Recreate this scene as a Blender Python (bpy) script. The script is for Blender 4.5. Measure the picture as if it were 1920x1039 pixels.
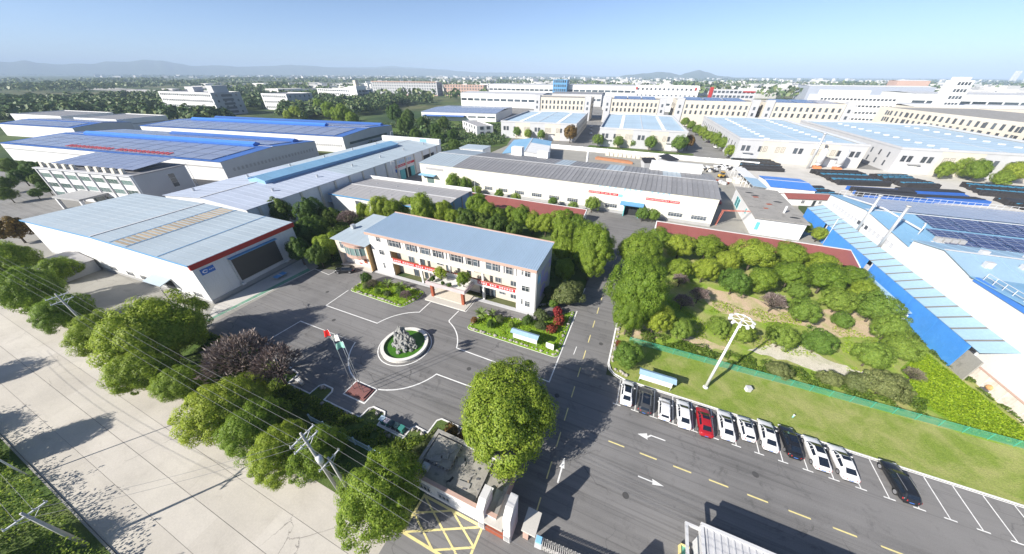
import bpy, math, random
from mathutils import Vector, Matrix, noise
R = math.radians
for o in list(bpy.data.objects):
    bpy.data.objects.remove(o)
S = bpy.context.scene
C = S.collection

# ------------------------------------------------------------------ camera
PITCH, ROLL, YAW, CAMZ = 0.58177, -0.005429, -0.402174, 42.0
fw = Vector((math.sin(YAW)*math.cos(PITCH), math.cos(YAW)*math.cos(PITCH), -math.sin(PITCH)))
rt = Vector((math.cos(YAW), -math.sin(YAW), 0))
dn = fw.cross(rt)
r2 = math.cos(ROLL)*rt + math.sin(ROLL)*dn
d2 = -math.sin(ROLL)*rt + math.cos(ROLL)*dn
cd = bpy.data.cameras.new('camera')
cam = bpy.data.objects.new('camera', cd)
C.objects.link(cam)
cam.matrix_world = Matrix(((r2.x, -d2.x, -fw.x, 0), (r2.y, -d2.y, -fw.y, 0), (r2.z, -d2.z, -fw.z, CAMZ), (0, 0, 0, 1)))
cd.sensor_fit = 'HORIZONTAL'
cd.sensor_width = 36
cd.lens = 577.08/1920*36
cd.clip_start = 0.5
cd.clip_end = 60000
S.camera = cam

# ------------------------------------------------------------------ sky, sun, exposure
SUN_EL, SH_AZ = R(31), R(54.5)          # shadows fall towards SH_AZ (from +X)
W = bpy.data.worlds.new('World')
S.world = W
W.use_nodes = True
nt = W.node_tree
for n in list(nt.nodes):
    nt.nodes.remove(n)
sky = nt.nodes.new('ShaderNodeTexSky')
sky.sky_type = 'NISHITA'
sky.sun_disc = False
sky.sun_elevation = SUN_EL
to_sun = Vector((-math.cos(SH_AZ)*math.cos(SUN_EL), -math.sin(SH_AZ)*math.cos(SUN_EL), math.sin(SUN_EL)))
sky.sun_rotation = math.atan2(to_sun.x, to_sun.y)
sky.altitude = 50
sky.air_density = 0.55
sky.dust_density = 0.7
sky.ozone_density = 3.0
bg = nt.nodes.new('ShaderNodeBackground')
bg.inputs['Strength'].default_value = 0.085
wo = nt.nodes.new('ShaderNodeOutputWorld')
nt.links.new(sky.outputs[0], bg.inputs['Color'])
nt.links.new(bg.outputs[0], wo.inputs['Surface'])
sl = bpy.data.lights.new('sun', 'SUN')
sl.energy = 4.5
sl.angle = R(0.53)
sl.color = (1.0, 0.945, 0.86)
so = bpy.data.objects.new('sun', sl)
C.objects.link(so)
so.rotation_euler = (-to_sun).to_track_quat('-Z', 'Y').to_euler()
vs = S.view_settings
vs.view_transform = 'Standard'
vs.look = 'None'
vs.exposure = 1.08
vs.gamma = 1.0
vs.use_curve_mapping = False
S.cycles.max_bounces = 6
S.cycles.diffuse_bounces = 3
S.cycles.transparent_max_bounces = 12
S.cycles.volume_bounces = 0
S.cycles.use_denoising = True

# ------------------------------------------------------------------ materials
MATS = {}
def newmat(name):
    m = bpy.data.materials.new(name)
    m.use_nodes = True
    t = m.node_tree
    b = t.nodes['Principled BSDF']
    MATS[name] = m
    return m, t, b
def nd(t, typ, **kw):
    n = t.nodes.new(typ)
    for k, v in kw.items():
        if k[0] == '_':
            n.inputs[k[1:]].default_value = v
        else:
            setattr(n, k, v)
    return n
def mixc(t, fac, a, b, blend='MIX'):
    n = t.nodes.new('ShaderNodeMix')
    n.data_type = 'RGBA'
    n.blend_type = blend
    for sock, v in ((n.inputs[0], fac), (n.inputs[6], a), (n.inputs[7], b)):
        if hasattr(v, 'links') or isinstance(v, bpy.types.NodeSocket):
            t.links.new(v, sock)
        elif isinstance(v, (int, float)):
            sock.default_value = v
        else:
            sock.default_value = (*v[:3], 1)
    return n.outputs[2]
def ramp(t, src, stops):
    n = t.nodes.new('ShaderNodeValToRGB')
    e = n.color_ramp.elements
    while len(e) < len(stops):
        e.new(0.5)
    for el, (p, c) in zip(e, stops):
        el.position = p
        el.color = (c, c, c, 1) if isinstance(c, (int, float)) else (*c, 1)
    t.links.new(src, n.inputs[0])
    return n.outputs[0]
def noisef(t, co, scale, detail=4, rough=0.55, dist=0.0):
    n = nd(t, 'ShaderNodeTexNoise', _Scale=scale, _Detail=detail, _Roughness=rough, _Distortion=dist)
    t.links.new(co, n.inputs['Vector'])
    return n.outputs[0]
def coords(t, sc=None, world=False):
    if world:
        o = nd(t, 'ShaderNodeNewGeometry').outputs['Position']
    else:
        o = nd(t, 'ShaderNodeTexCoord').outputs['Object']
    if sc:
        m = nd(t, 'ShaderNodeMapping')
        m.inputs['Scale'].default_value = sc
        t.links.new(o, m.inputs['Vector'])
        o = m.outputs[0]
    return o
def bump(t, b, h, dist=0.05, strength=0.6):
    n = nd(t, 'ShaderNodeBump', _Distance=dist, _Strength=strength)
    t.links.new(h, n.inputs['Height'])
    t.links.new(n.outputs[0], b.inputs['Normal'])
def pm(name, col, rough=0.75, var=0.12, scale=0.35, fine=6.0, metal=0.0, stain=None, stainamt=0.35, streak=None, objvar=0.0, bmp=0.0, spec=0.4):
    """painted / cast surface: broad mottling, fine grain, optional stains and run-off streaks"""
    m, t, b = newmat(name)
    co = coords(t)
    lo = tuple(c*(1-var) for c in col)
    hi = tuple(min(1, c*(1+var*0.7)) for c in col)
    c = mixc(t, ramp(t, noisef(t, co, scale, 5), [(0.3, 0), (0.7, 1)]), lo, hi)
    c = mixc(t, 0.35, c, ramp(t, noisef(t, co, fine, 3), [(0.2, tuple(x*0.75 for x in col)), (0.8, tuple(min(1, x*1.2) for x in col))]))
    if stain:
        f = ramp(t, noisef(t, co, scale*1.7, 6, 0.7, 0.6), [(0.52, 0), (0.72, stainamt)])
        c = mixc(t, f, c, stain)
    if streak:
        f = ramp(t, noisef(t, coords(t, (3.0, 3.0, 0.18)), 1.0, 4, 0.6), [(0.5, 0), (0.8, 0.55)])
        c = mixc(t, f, c, streak)
    if objvar:
        r = nd(t, 'ShaderNodeObjectInfo').outputs['Random']
        c = mixc(t, ramp(t, r, [(0, 0.0), (1, 1.0)]), mixc(t, 1.0, c, (1-objvar,)*3, 'MULTIPLY'), c)
    t.links.new(c, b.inputs['Base Color'])
    b.inputs['Roughness'].default_value = rough
    b.inputs['Metallic'].default_value = metal
    b.inputs['Specular IOR Level'].default_value = spec
    if bmp:
        bump(t, b, noisef(t, co, fine*2, 4), 0.03, bmp)
    return m
def glassmat(name, col, rough=0.08):
    m, t, b = newmat(name)
    r = nd(t, 'ShaderNodeObjectInfo').outputs['Random']
    c = mixc(t, r, tuple(x*0.5 for x in col), tuple(x*1.6 for x in col))
    t.links.new(c, b.inputs['Base Color'])
    b.inputs['Roughness'].default_value = rough
    b.inputs['Specular IOR Level'].default_value = 0.7
    return m

# ------------------------------------------------------------------ mesh helpers
class MB:
    def __init__(s):
        s.v = []; s.f = []
    def add(s, vs, fs):
        n = len(s.v)
        s.v += [tuple(p) for p in vs]
        s.f += [tuple(i+n for i in q) for q in fs]
        return s
    def box(s, x0, y0, z0, x1, y1, z1):
        return s.add([(x0,y0,z0),(x1,y0,z0),(x1,y1,z0),(x0,y1,z0),(x0,y0,z1),(x1,y0,z1),(x1,y1,z1),(x0,y1,z1)],
                     [(3,2,1,0),(4,5,6,7),(0,1,5,4),(1,2,6,5),(2,3,7,6),(3,0,4,7)])
    def cbox(s, x, y, z, sx, sy, sz, rz=0.0):
        c, q = math.cos(rz), math.sin(rz)
        vs = []
        for dz in (0, sz):
            for dx, dy in ((-.5,-.5),(.5,-.5),(.5,.5),(-.5,.5)):
                a, b = dx*sx, dy*sy
                vs.append((x+a*c-b*q, y+a*q+b*c, z+dz))
        return s.add(vs, [(3,2,1,0),(4,5,6,7),(0,1,5,4),(1,2,6,5),(2,3,7,6),(3,0,4,7)])
    def prism(s, poly, z0, z1):
        n = len(poly)
        a = sum(poly[i][0]*poly[(i+1)%n][1]-poly[(i+1)%n][0]*poly[i][1] for i in range(n))
        if a < 0: poly = poly[::-1]
        vs = [(x, y, z0) for x, y in poly]+[(x, y, z1) for x, y in poly]
        fs = [tuple(range(n))[::-1], tuple(range(n, 2*n))]
        fs += [(i, (i+1)%n, n+(i+1)%n, n+i) for i in range(n)]
        return s.add(vs, fs)
    def sheet(s, poly, z):
        n = len(poly)
        a = sum(poly[i][0]*poly[(i+1)%n][1]-poly[(i+1)%n][0]*poly[i][1] for i in range(n))
        if a < 0: poly = poly[::-1]
        return s.add([(x, y, z) for x, y in poly], [tuple(range(n))])
    def slab(s, pts, th):
        """thick quad sheet: 4 points of the top (ccw seen from outside), th downwards along the normal"""
        P = [Vector(p) for p in pts]
        nn = (P[1]-P[0]).cross(P[-1]-P[0]).normalized()*th
        n = len(P)
        fs = [tuple(range(n)), tuple(range(n, 2*n))[::-1]]
        fs += [(i, n+i, n+(i+1)%n, (i+1)%n) for i in range(n)]
        return s.add(P+[p-nn for p in P], fs)
    def tube(s, p, q, r0, r1=None, n=8):
        r1 = r0 if r1 is None else r1
        p, q = Vector(p), Vector(q)
        d = (q-p).normalized()
        a = d.orthogonal().normalized(); b = d.cross(a)
        vs = []
        for c, r in ((p, r0), (q, r1)):
            vs += [c+(a*math.cos(6.2832*i/n)+b*math.sin(6.2832*i/n))*r for i in range(n)]
        fs = [(i, (i+1)%n, n+(i+1)%n, n+i) for i in range(n)]
        fs += [tuple(range(n))[::-1], tuple(range(n, 2*n))]
        return s.add(vs, fs)
    def path(s, pts, rs, n=8):
        """one continuous tube through the points"""
        P = [Vector(p) for p in pts]
        if not isinstance(rs, (list, tuple)): rs = [rs]*len(P)
        vs = []; fs = []
        a = None
        for i, p in enumerate(P):
            d = (P[min(i+1, len(P)-1)]-P[max(i-1, 0)]).normalized()
            if a is None: a = d.orthogonal().normalized()
            a = (a-d*a.dot(d)).normalized()
            b = d.cross(a)
            vs += [p+(a*math.cos(6.2832*k/n)+b*math.sin(6.2832*k/n))*rs[i] for k in range(n)]
        for i in range(len(P)-1):
            fs += [(i*n+k, i*n+(k+1)%n, (i+1)*n+(k+1)%n, (i+1)*n+k) for k in range(n)]
        fs += [tuple(range(n))[::-1], tuple(range((len(P)-1)*n, len(P)*n))]
        return s.add(vs, fs)
    def ring(s, cx, cy, z0, z1, r0, r1, n=48):
        vs = []
        for r, z in ((r1, z0), (r1, z1), (r0, z1), (r0, z0)):
            vs += [(cx+r*math.cos(6.2832*i/n), cy+r*math.sin(6.2832*i/n), z) for i in range(n)]
        fs = []
        for k in range(4):
            a, b = k*n, ((k+1)%4)*n
            fs += [(a+i, a+(i+1)%n, b+(i+1)%n, b+i) for i in range(n)]
        return s.add(vs, fs)
    def disc(s, cx, cy, z, r, n=40):
        return s.add([(cx+r*math.cos(6.2832*i/n), cy+r*math.sin(6.2832*i/n), z) for i in range(n)], [tuple(range(n))])
    def rock(s, cx, cy, cz, rx, ry, rz, seed=0, lv=2, amp=0.35):
        vs, fs = ico(lv)
        off = Vector((seed*7.3, seed*3.1, seed*1.7))
        out = []
        for p in vs:
            k = 1+amp*noise.noise(p*1.6+off)+amp*0.5*noise.noise(p*4+off)
            out.append((cx+p.x*rx*k, cy+p.y*ry*k, cz+p.z*rz*k))
        return s.add(out, fs)
    def mesh(s, name, mat=None, smooth=False):
        me = bpy.data.meshes.new(name)
        me.from_pydata(s.v, [], s.f)
        if mat is not None:
            me.materials.append(MATS[mat] if isinstance(mat, str) else mat)
        if smooth:
            me.polygons.foreach_set('use_smooth', [True]*len(me.polygons))
        me.update()
        return me
    def build(s, name, mat, parent=None, smooth=False, loc=(0,0,0), rz=0.0):
        return put(name, s.mesh(name, mat, smooth), parent, loc, rz)
_ico = {}
def ico(lv):
    if lv in _ico: return _ico[lv]
    import bmesh
    bm = bmesh.new()
    bmesh.ops.create_icosphere(bm, subdivisions=lv, radius=1)
    bm.verts.ensure_lookup_table()
    r = ([v.co.copy() for v in bm.verts], [tuple(v.index for v in f.verts) for f in bm.faces])
    bm.free()
    _ico[lv] = r
    return r
def put(name, me, parent=None, loc=(0,0,0), rz=0.0):
    o = bpy.data.objects.new(name, me)
    C.objects.link(o)
    o.location = loc
    o.rotation_euler = (0, 0, rz)
    if parent is not None: o.parent = parent
    return o
def tag(o, label=None, cat=None, group=None, kind=None):
    if label: o['label'] = label
    if cat: o['category'] = cat
    if group: o['group'] = group
    if kind: o['kind'] = kind
    return o
def thing(name, label, cat, loc=(0,0,0), rz=0.0, group=None):
    o = put(name, None, None, loc, rz)
    return tag(o, label, cat, group)
KIDS = {}
def copy_tree(o, kids, loc, rz=0.0, label=None, scale=None):
    """a thing and its parts (kids: list of (part, [sub-parts])), sharing mesh data"""
    c = o.copy(); C.objects.link(c)
    c.location = loc; c.rotation_euler = (0, 0, rz)
    if scale: c.scale = scale
    if label: c['label'] = label
    for k, subs in kids:
        d = k.copy(); C.objects.link(d); d.parent = c
        for q in subs:
            e = q.copy(); C.objects.link(e); e.parent = d
    return c
def struct(name, mb, mat, parent=None, smooth=False):
    o = mb.build(name, mat, parent, smooth)
    if parent is None: o['kind'] = 'structure'
    return o
def rect(x0, y0, x1, y1): return [(x0,y0),(x1,y0),(x1,y1),(x0,y1)]

# ------------------------------------------------------------------ surface materials
def ground_mat():
    m, t, b = newmat('countryside')
    co = coords(t)
    v = nd(t, 'ShaderNodeTexVoronoi', _Scale=0.0045)
    v.distance = 'CHEBYCHEV'
    mp = nd(t, 'ShaderNodeMapping'); mp.inputs['Rotation'].default_value = (0, 0, 0.4); mp.inputs['Scale'].default_value = (1, 1.8, 1)
    t.links.new(co, mp.inputs[0]); t.links.new(mp.outputs[0], v.inputs['Vector'])
    sep = nd(t, 'ShaderNodeSeparateColor'); t.links.new(v.outputs['Color'], sep.inputs[0])
    f1 = ramp(t, sep.outputs[0], [(0.0, (0.06, 0.10, 0.04)), (0.45, (0.11, 0.15, 0.055)), (0.7, (0.20, 0.19, 0.09)), (1.0, (0.27, 0.225, 0.13))])
    f2 = ramp(t, noisef(t, co, 0.004, 6, 0.6), [(0.3, (0.03, 0.06, 0.025)), (0.6, (0.085, 0.11, 0.045)), (0.8, (0.14, 0.13, 0.075))])
    c = mixc(t, 0.5, f1, f2)
    c = mixc(t, ramp(t, noisef(t, co, 0.02, 6, 0.7), [(0.42, 0.0), (0.62, 0.8)]), c, (0.03, 0.055, 0.025))
    t.links.new(c, b.inputs['Base Color'])
    b.inputs['Roughness'].default_value = 0.95
    b.inputs['Specular IOR Level'].default_value = 0.1
ground_mat()
def asphalt(name, base, yard=True):
    m, t, b = newmat(name)
    co = coords(t)
    c = mixc(t, ramp(t, noisef(t, co, 0.12, 5, 0.6), [(0.3, 0), (0.72, 1)]), tuple(x*0.72 for x in base), tuple(x*1.2 for x in base))
    # tyre-polished bands along the drive directions
    s1 = ramp(t, noisef(t, coords(t, (0.03, 0.9, 1)), 1.0, 5, 0.65), [(0.35, 0.0), (0.75, 0.7)])
    c = mixc(t, s1, c, tuple(x*1.55 for x in base))
    s2 = ramp(t, noisef(t, coords(t, (0.02, 0.6, 1)), 1.7, 4, 0.6, 0.4), [(0.52, 0.0), (0.7, 0.65)])
    c = mixc(t, s2, c, tuple(x*0.55 for x in base))
    c = mixc(t, 0.3, c, ramp(t, noisef(t, co, 9.0, 2), [(0.25, tuple(x*0.6 for x in base)), (0.75, tuple(x*1.5 for x in base))]))
    f = ramp(t, noisef(t, co, 0.45, 6, 0.75, 0.8), [(0.56, 0), (0.7, 0.7)])
    c = mixc(t, f, c, tuple(x*0.45 for x in base))
    f = ramp(t, noisef(t, co, 0.05, 4, 0.6, 0.4), [(0.45, 0), (0.6, 0.55)])
    c = mixc(t, f, c, tuple(x*1.4 for x in base))
    for k_, (sx_, sy_, sc_) in enumerate(((0.012, 1.6, 1.0),)):
        f = ramp(t, noisef(t, coords(t, (sx_, sy_, 1)), sc_*1.3, 5, 0.7, 0.5), [(0.55, 0), (0.62, 0.45), (0.7, 0.0)])
        c = mixc(t, f, c, tuple(x*0.5 for x in base))
    v = nd(t, 'ShaderNodeTexVoronoi', _Scale=0.13); v.feature = 'DISTANCE_TO_EDGE'
    wv = nd(t, 'ShaderNodeVectorMath'); wv.operation = 'ADD'
    wn = nd(t, 'ShaderNodeTexNoise', _Scale=0.6, _Detail=4.0); t.links.new(co, wn.inputs['Vector'])
    ws = nd(t, 'ShaderNodeVectorMath'); ws.operation = 'SCALE'; ws.inputs['Scale'].default_value = 2.2
    t.links.new(wn.outputs['Color'], ws.inputs[0]); t.links.new(co, wv.inputs[0]); t.links.new(ws.outputs[0], wv.inputs[1]); t.links.new(wv.outputs[0], v.inputs['Vector'])
    gt = nd(t, 'ShaderNodeMath'); gt.operation = 'MULTIPLY'
    t.links.new(ramp(t, v.outputs['Distance'], [(0.0, 0.7), (0.01, 0.0)]), gt.inputs[0]); t.links.new(ramp(t, noisef(t, co, 0.07, 3), [(0.5, 0), (0.6, 1)]), gt.inputs[1])
    c = mixc(t, gt.outputs[0], c, tuple(x*0.3 for x in base))
    t.links.new(c, b.inputs['Base Color'])
    b.inputs['Roughness'].default_value = 0.82
    b.inputs['Specular IOR Level'].default_value = 0.3
    bump(t, b, noisef(t, co, 14, 3), 0.02, 0.4)
asphalt('asphalt', (0.158, 0.154, 0.151))
asphalt('asphalt_old', (0.19, 0.185, 0.175))
def concrete(name, base, stain=(0.2, 0.19, 0.17), amt=0.55, crack=True):
    m, t, b = newmat(name)
    co = coords(t, world=True)
    r = nd(t, 'ShaderNodeObjectInfo').outputs['Random']
    c = mixc(t, ramp(t, noisef(t, co, 0.16, 6, 0.6), [(0.3, 0), (0.7, 1)]), tuple(x*0.84 for x in base), tuple(min(1, x*1.1) for x in base))
    c = mixc(t, r, mixc(t, 1.0, c, (0.86, 0.85, 0.83), 'MULTIPLY'), c)
    c = mixc(t, ramp(t, noisef(t, co, 0.35, 7, 0.72, 0.7), [(0.55, 0), (0.78, amt)]), c, stain)
    c = mixc(t, ramp(t, noisef(t, coords(t, (0.05, 1.1, 1), True), 0.9, 4, 0.6), [(0.55, 0), (0.8, 0.4)]), c, tuple(x*0.62 for x in base))
    c = mixc(t, 0.25, c, ramp(t, noisef(t, co, 5.0, 3), [(0.3, tuple(x*0.8 for x in base)), (0.7, tuple(min(1, x*1.15) for x in base))]))
    if crack:
        v = nd(t, 'ShaderNodeTexVoronoi', _Scale=0.21); v.feature = 'DISTANCE_TO_EDGE'
        ds = noisef(t, co, 0.7, 4, 0.6)
        ad = nd(t, 'ShaderNodeVectorMath'); ad.operation = 'ADD'
        sc = nd(t, 'ShaderNodeVectorMath'); sc.operation = 'SCALE'; sc.inputs['Scale'].default_value = 1.6
        cmb = nd(t, 'ShaderNodeCombineXYZ'); t.links.new(ds, cmb.inputs[0]); t.links.new(ds, cmb.inputs[1])
        t.links.new(cmb.outputs[0], sc.inputs[0]); t.links.new(co, ad.inputs[0]); t.links.new(sc.outputs[0], ad.inputs[1])
        t.links.new(ad.outputs[0], v.inputs['Vector'])
        cf = ramp(t, v.outputs['Distance'], [(0.0, 0.8), (0.012, 0.0)])
        gate = ramp(t, noisef(t, co, 0.09, 3), [(0.55, 0), (0.65, 1)])
        mm = nd(t, 'ShaderNodeMath'); mm.operation = 'MULTIPLY'; t.links.new(cf, mm.inputs[0]); t.links.new(gate, mm.inputs[1])
        c = mixc(t, mm.outputs[0], c, (0.12, 0.11, 0.1))
    t.links.new(c, b.inputs['Base Color'])
    b.inputs['Roughness'].default_value = 0.85
    b.inputs['Specular IOR Level'].default_value = 0.3
concrete('concrete_road', (0.52, 0.485, 0.43), (0.3, 0.27, 0.23), 0.6)
concrete('concrete_yard', (0.33, 0.32, 0.29), (0.12, 0.115, 0.1), 0.7)
concrete('concrete_pale', (0.52, 0.5, 0.46), (0.3, 0.27, 0.22), 0.4, False)
def grassmat(name, a, bcol, dry, dryamt=0.6, sc=0.12, thr=0.5):
    m, t, b = newmat(name)
    co = coords(t)
    c = mixc(t, ramp(t, noisef(t, co, 1.3, 6, 0.7), [(0.3, 0), (0.7, 1)]), a, bcol)
    c = mixc(t, ramp(t, noisef(t, co, sc, 5, 0.62, 0.5), [(thr, 0), (thr+0.2, dryamt)]), c, dry)
    c = mixc(t, 0.45, c, ramp(t, noisef(t, co, 7.0, 4, 0.7), [(0.25, tuple(x*0.45 for x in a)), (0.75, tuple(min(1, x*1.7) for x in bcol))]))
    t.links.new(c, b.inputs['Base Color'])
    b.inputs['Roughness'].default_value = 0.95
    b.inputs['Specular IOR Level'].default_value = 0.1
    bump(t, b, noisef(t, co, 6, 4, 0.7), 0.12, 0.9)
grassmat('lawn', (0.12, 0.19, 0.028), (0.215, 0.275, 0.05), (0.40, 0.36, 0.17), 0.9, 0.22, 0.41)
grassmat('grove_soil', (0.15, 0.25, 0.028), (0.24, 0.34, 0.05), (0.46, 0.34, 0.22), 1.0, 0.13, 0.42)
grassmat('weeds', (0.05, 0.1, 0.022), (0.10, 0.15, 0.04), (0.17, 0.15, 0.07), 0.6, 0.09, 0.45)
grassmat('bed_grass', (0.12, 0.22, 0.02), (0.2, 0.32, 0.035), (0.2, 0.17, 0.09), 0.5, 0.4, 0.55)
pm('white_paint', (0.74, 0.74, 0.72), 0.7, 0.15, 1.2, 6, stain=(0.34, 0.33, 0.32), stainamt=0.55)
pm('yellow_paint', (0.72, 0.62, 0.27), 0.7, 0.15, 1.2, 6, stain=(0.4, 0.36, 0.25), stainamt=0.6)
pm('kerb_white', (0.72, 0.71, 0.69), 0.75, 0.15, 0.8, 5, stain=(0.35, 0.33, 0.3), stainamt=0.5)
pm('dark_joint', (0.24, 0.22, 0.2), 0.9, 0.6, 0.8)
pm('green_floor', (0.14, 0.3, 0.21), 0.8, 0.25, 0.5, 4, stain=(0.35, 0.33, 0.28), stainamt=0.9)

# ================================================================== SETTING
struct('ground', MB().sheet(rect(-22000, -22000, 22000, 26000), -0.12), 'countryside')
struct('plaza', MB().sheet([(-75, 16.5), (-61, 14.6), (-16, 14.6), (-16, 7.2), (60, 7.2), (90, 7.2), (90, 37.7), (1.2, 37.7), (1.2, 60), (3.2, 62), (4.2, 90), (9, 101), (9, 113.2),
       (-16, 113.2), (-16, 101), (-9, 96), (-7.2, 60), (-7.2, 56.5), (-15, 49.5), (-15, 47.8), (-66, 47.8), (-67, 44), (-73, 42)], 0.0), 'asphalt')
road = tag(put('public_road', None), kind='structure')
MB().sheet(rect(-420, -6.15, 92, 7.05), -0.035).build('joint_bed', 'dark_joint', road)
rnd = random.Random(5)
slabs = {}
for (y0, y1) in ((-6.1, -3.0), (-2.97, 0.0), (0.05, 3.4), (3.44, 7.0)):
    x = -420.0
    while x < 92:
        Ln = 30.0 if x < -180 else (18.0 if y0 < 0 else 15.0)
        key = (round(y1-y0, 2), Ln)
        if key not in slabs:
            g = 0.003
            slabs[key] = MB().box(0, 0, -0.1, Ln-g, y1-y0, 0.0).mesh('slab', 'concrete_road')
        if not (x > -17 and y0 > 3):
            put('slab', slabs[key], road, (x, y0, -0.012))
        x += Ln
struct('road_verge', MB().sheet(rect(-420, 7.0, -16, 17.5), -0.02), 'weeds')
struct('roadside_strip', MB().sheet(rect(-420, -60, 92, -6.15), -0.03), 'weeds')
struct('kerb', MB().box(-420, -6.32, -0.1, 92, -6.15, 0.12), 'concrete_yard')
struct('warehouse_yard', MB().sheet([(-175, 9.5), (-73.5, 11), (-72.8, 43), (-80, 46), (-175, 42)], 0.01), 'concrete_yard')
struct('sports_strip', MB().sheet([(-79.3, 22.6), (-75.4, 19.0), (-73.9, 41), (-80.6, 44)], 0.02), 'concrete_pale')
struct('green_border', MB().sheet([(-75.6, 19.2), (-74.9, 18.8), (-73.4, 41.0), (-74.8, 41.4)], 0.03), 'green_floor')
struct('drive', MB().sheet([(-175, 20), (-300, 10), (-300, 75), (-160, 85), (-118, 150), (-92, 150), (-92, 100), (-60, 100), (-60, 48), (-80, 45)], -0.03), 'asphalt_old')
struct('depot_yard', MB().sheet([(-62, 100), (9, 100), (56, 100), (56, 146), (60, 160), (170, 168), (230, 220), (230, 236), (-95, 217), (-95, 112)], -0.025), 'concrete_yard')
struct('stock_yard', MB().sheet([(38, 150), (70, 152), (170, 165), (260, 200), (250, 240), (38, 230)], -0.01), 'concrete_pale')
struct('lawn', MB().sheet([(1.45, 40.5), (2.4, 38.6), (4.3, 37.95), (90, 37.95), (90, 47.2), (1.45, 47.0)], 0.10), 'lawn')
struct('grove_ground', MB().sheet([(1.45, 47.0), (90, 47.2), (60, 47.3), (57.6, 55), (55.4, 78), (54, 97), (5.5, 96), (3.4, 62), (1.45, 60)], 0.09), 'grove_soil')
struct('office_garden', MB().sheet([(-15.0, 50.2), (-7.4, 57.5), (-7.4, 60), (-9.2, 95), (-17, 97), (-60, 97), (-60, 58), (-15, 58)], 0.08), 'weeds')
struct('side_garden', MB().sheet([(-72.8, 43.4), (-68.8, 46.6), (-69, 62), (-60, 62), (-58, 74), (-103, 72), (-103, 52), (-82, 46.5)], 0.06), 'weeds')
struct('roadside_garden', MB().sheet([(-75, 16.4), (-61, 12.6), (-17.6, 12.6), (-17.6, 20), (-19.8, 19.9), (-20.2, 17.3), (-22.4, 17.2), (-22.9, 15.4), (-27.5, 15.5), (-27.8, 17.3), (-30, 17.3), (-30.6, 15.4), (-38, 15.4), (-38.3, 17.2), (-40.6, 17.2), (-41, 15.3), (-46, 15.3), (-46.2, 17.2), (-49.5, 17.4), (-61, 18.5)], 0.09), 'weeds')
struct('park_road', MB().sheet([(-51, 216), (-42, 216), (-60, 370), (-88, 560), (-98, 560), (-70, 370)], -0.06), 'asphalt_old')
struct('park_yard', MB().sheet([(-130, 216), (180, 220), (300, 240), (420, 420), (250, 640), (-330, 640), (-160, 330)], -0.08), 'asphalt_old')
struct('park_lawn', MB().sheet([(-42, 226), (25, 232), (25, 238), (-42, 240)], -0.04), 'weeds')
struct('meadow', MB().sheet([(-180, 160), (-118, 152), (-118, 186), (-96, 215), (-130, 330), (-240, 320), (-250, 230)], -0.06), 'weeds')
struct('crop_ground', MB().sheet([(46.3, 51), (47.4, 58.9), (53.6, 66.5), (57.6, 52), (58.4, 48.0), (50, 47.6)], 0.12), 'bed_grass')

grassmat('bare_soil', (0.44, 0.33, 0.22), (0.56, 0.44, 0.31), (0.23, 0.32, 0.05), 0.95, 0.4, 0.46)
grassmat('pale_soil', (0.50, 0.45, 0.37), (0.62, 0.57, 0.48), (0.26, 0.28, 0.10), 0.8, 0.4, 0.5)
def ragged(poly, seed, amp=0.9, step=0.7):
    out = []
    n = len(poly)
    for i in range(n):
        a, b = Vector(poly[i]), Vector(poly[(i+1) % n])
        k = max(1, int((b-a).length/step))
        nn = Vector((-(b-a).y, (b-a).x)).normalized()
        for j in range(k):
            q = a+(b-a)*(j/k)
            q = q+nn*(amp*noise.noise(Vector((q.x*0.55, q.y*0.55, seed)))+0.4*amp*noise.noise(Vector((q.x*1.9, q.y*1.9, seed+5))))
            out.append((q.x, q.y))
    return out
struct('sandy_clearing', MB().sheet(ragged([(17, 69), (19.5, 73), (27, 73), (34, 71), (41, 73), (47, 76), (49.5, 72), (48.5, 67.5), (45, 66.5), (41, 64.2), (36, 65.5), (31, 65), (26, 63.2), (21, 63.5)], 1.0), 0.105), 'bare_soil')
struct('sandy_corner', MB().sheet(ragged([(2.0, 48.4), (5, 52.5), (10, 57.5), (12.4, 55.6), (9.4, 51.0), (6.5, 48.2)], 2.0), 0.105), 'bare_soil')
struct('dusty_strip', MB().sheet(ragged([(24, 53.5), (30, 58.4), (34, 58.6), (38.5, 56.2), (42.5, 54.6), (41, 53.0), (36, 52.6), (30, 53.0)], 3.0, 1.2), 0.105), 'pale_soil')
struct('dusty_patch', MB().sheet(ragged([(12, 52), (16, 54), (21, 52.6), (18, 51.2)], 4.0, 0.8), 0.106), 'bare_soil')
# ------------------------------------------------------------------ painted markings (children of the plaza)
plaza = bpy.data.objects['plaza']
def strip(pts, w, z=0.012, closed=False):
    m = MB()
    P = [Vector((x, y)) for x, y in pts]
    n = len(P)
    L = []; Rr = []
    for i in range(n):
        a = P[i-1] if (i or closed) else P[i]
        b = P[(i+1) % n] if (i < n-1 or closed) else P[i]
        d1 = (P[i]-a); d2_ = (b-P[i])
        d1 = d1.normalized() if d1.length else d2_.normalized()
        d2_ = d2_.normalized() if d2_.length else d1
        n1 = Vector((-d1.y, d1.x)); n2 = Vector((-d2_.y, d2_.x))
        k = (n1+n2); k = k/ max(0.3, k.length_squared/2)
        L.append(P[i]+k*w/2); Rr.append(P[i]-k*w/2)
    vs = [(p.x, p.y, z) for p in L]+[(p.x, p.y, z) for p in Rr]
    rng = range(n if closed else n-1)
    return m.add(vs, [(n+i, n+(i+1) % n, (i+1) % n, i) for i in rng])
def paint(pts, w=0.16, mat='white_paint', name='white_line', closed=False, z=0.012):
    return strip(pts, w, z, closed).build(name, mat, plaza)
def arc(cx, cy, r, a0, a1, n=16):
    return [(cx+r*math.cos(R(a0+(a1-a0)*i/n)), cy+r*math.sin(R(a0+(a1-a0)*i/n))) for i in range(n+1)]
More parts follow.
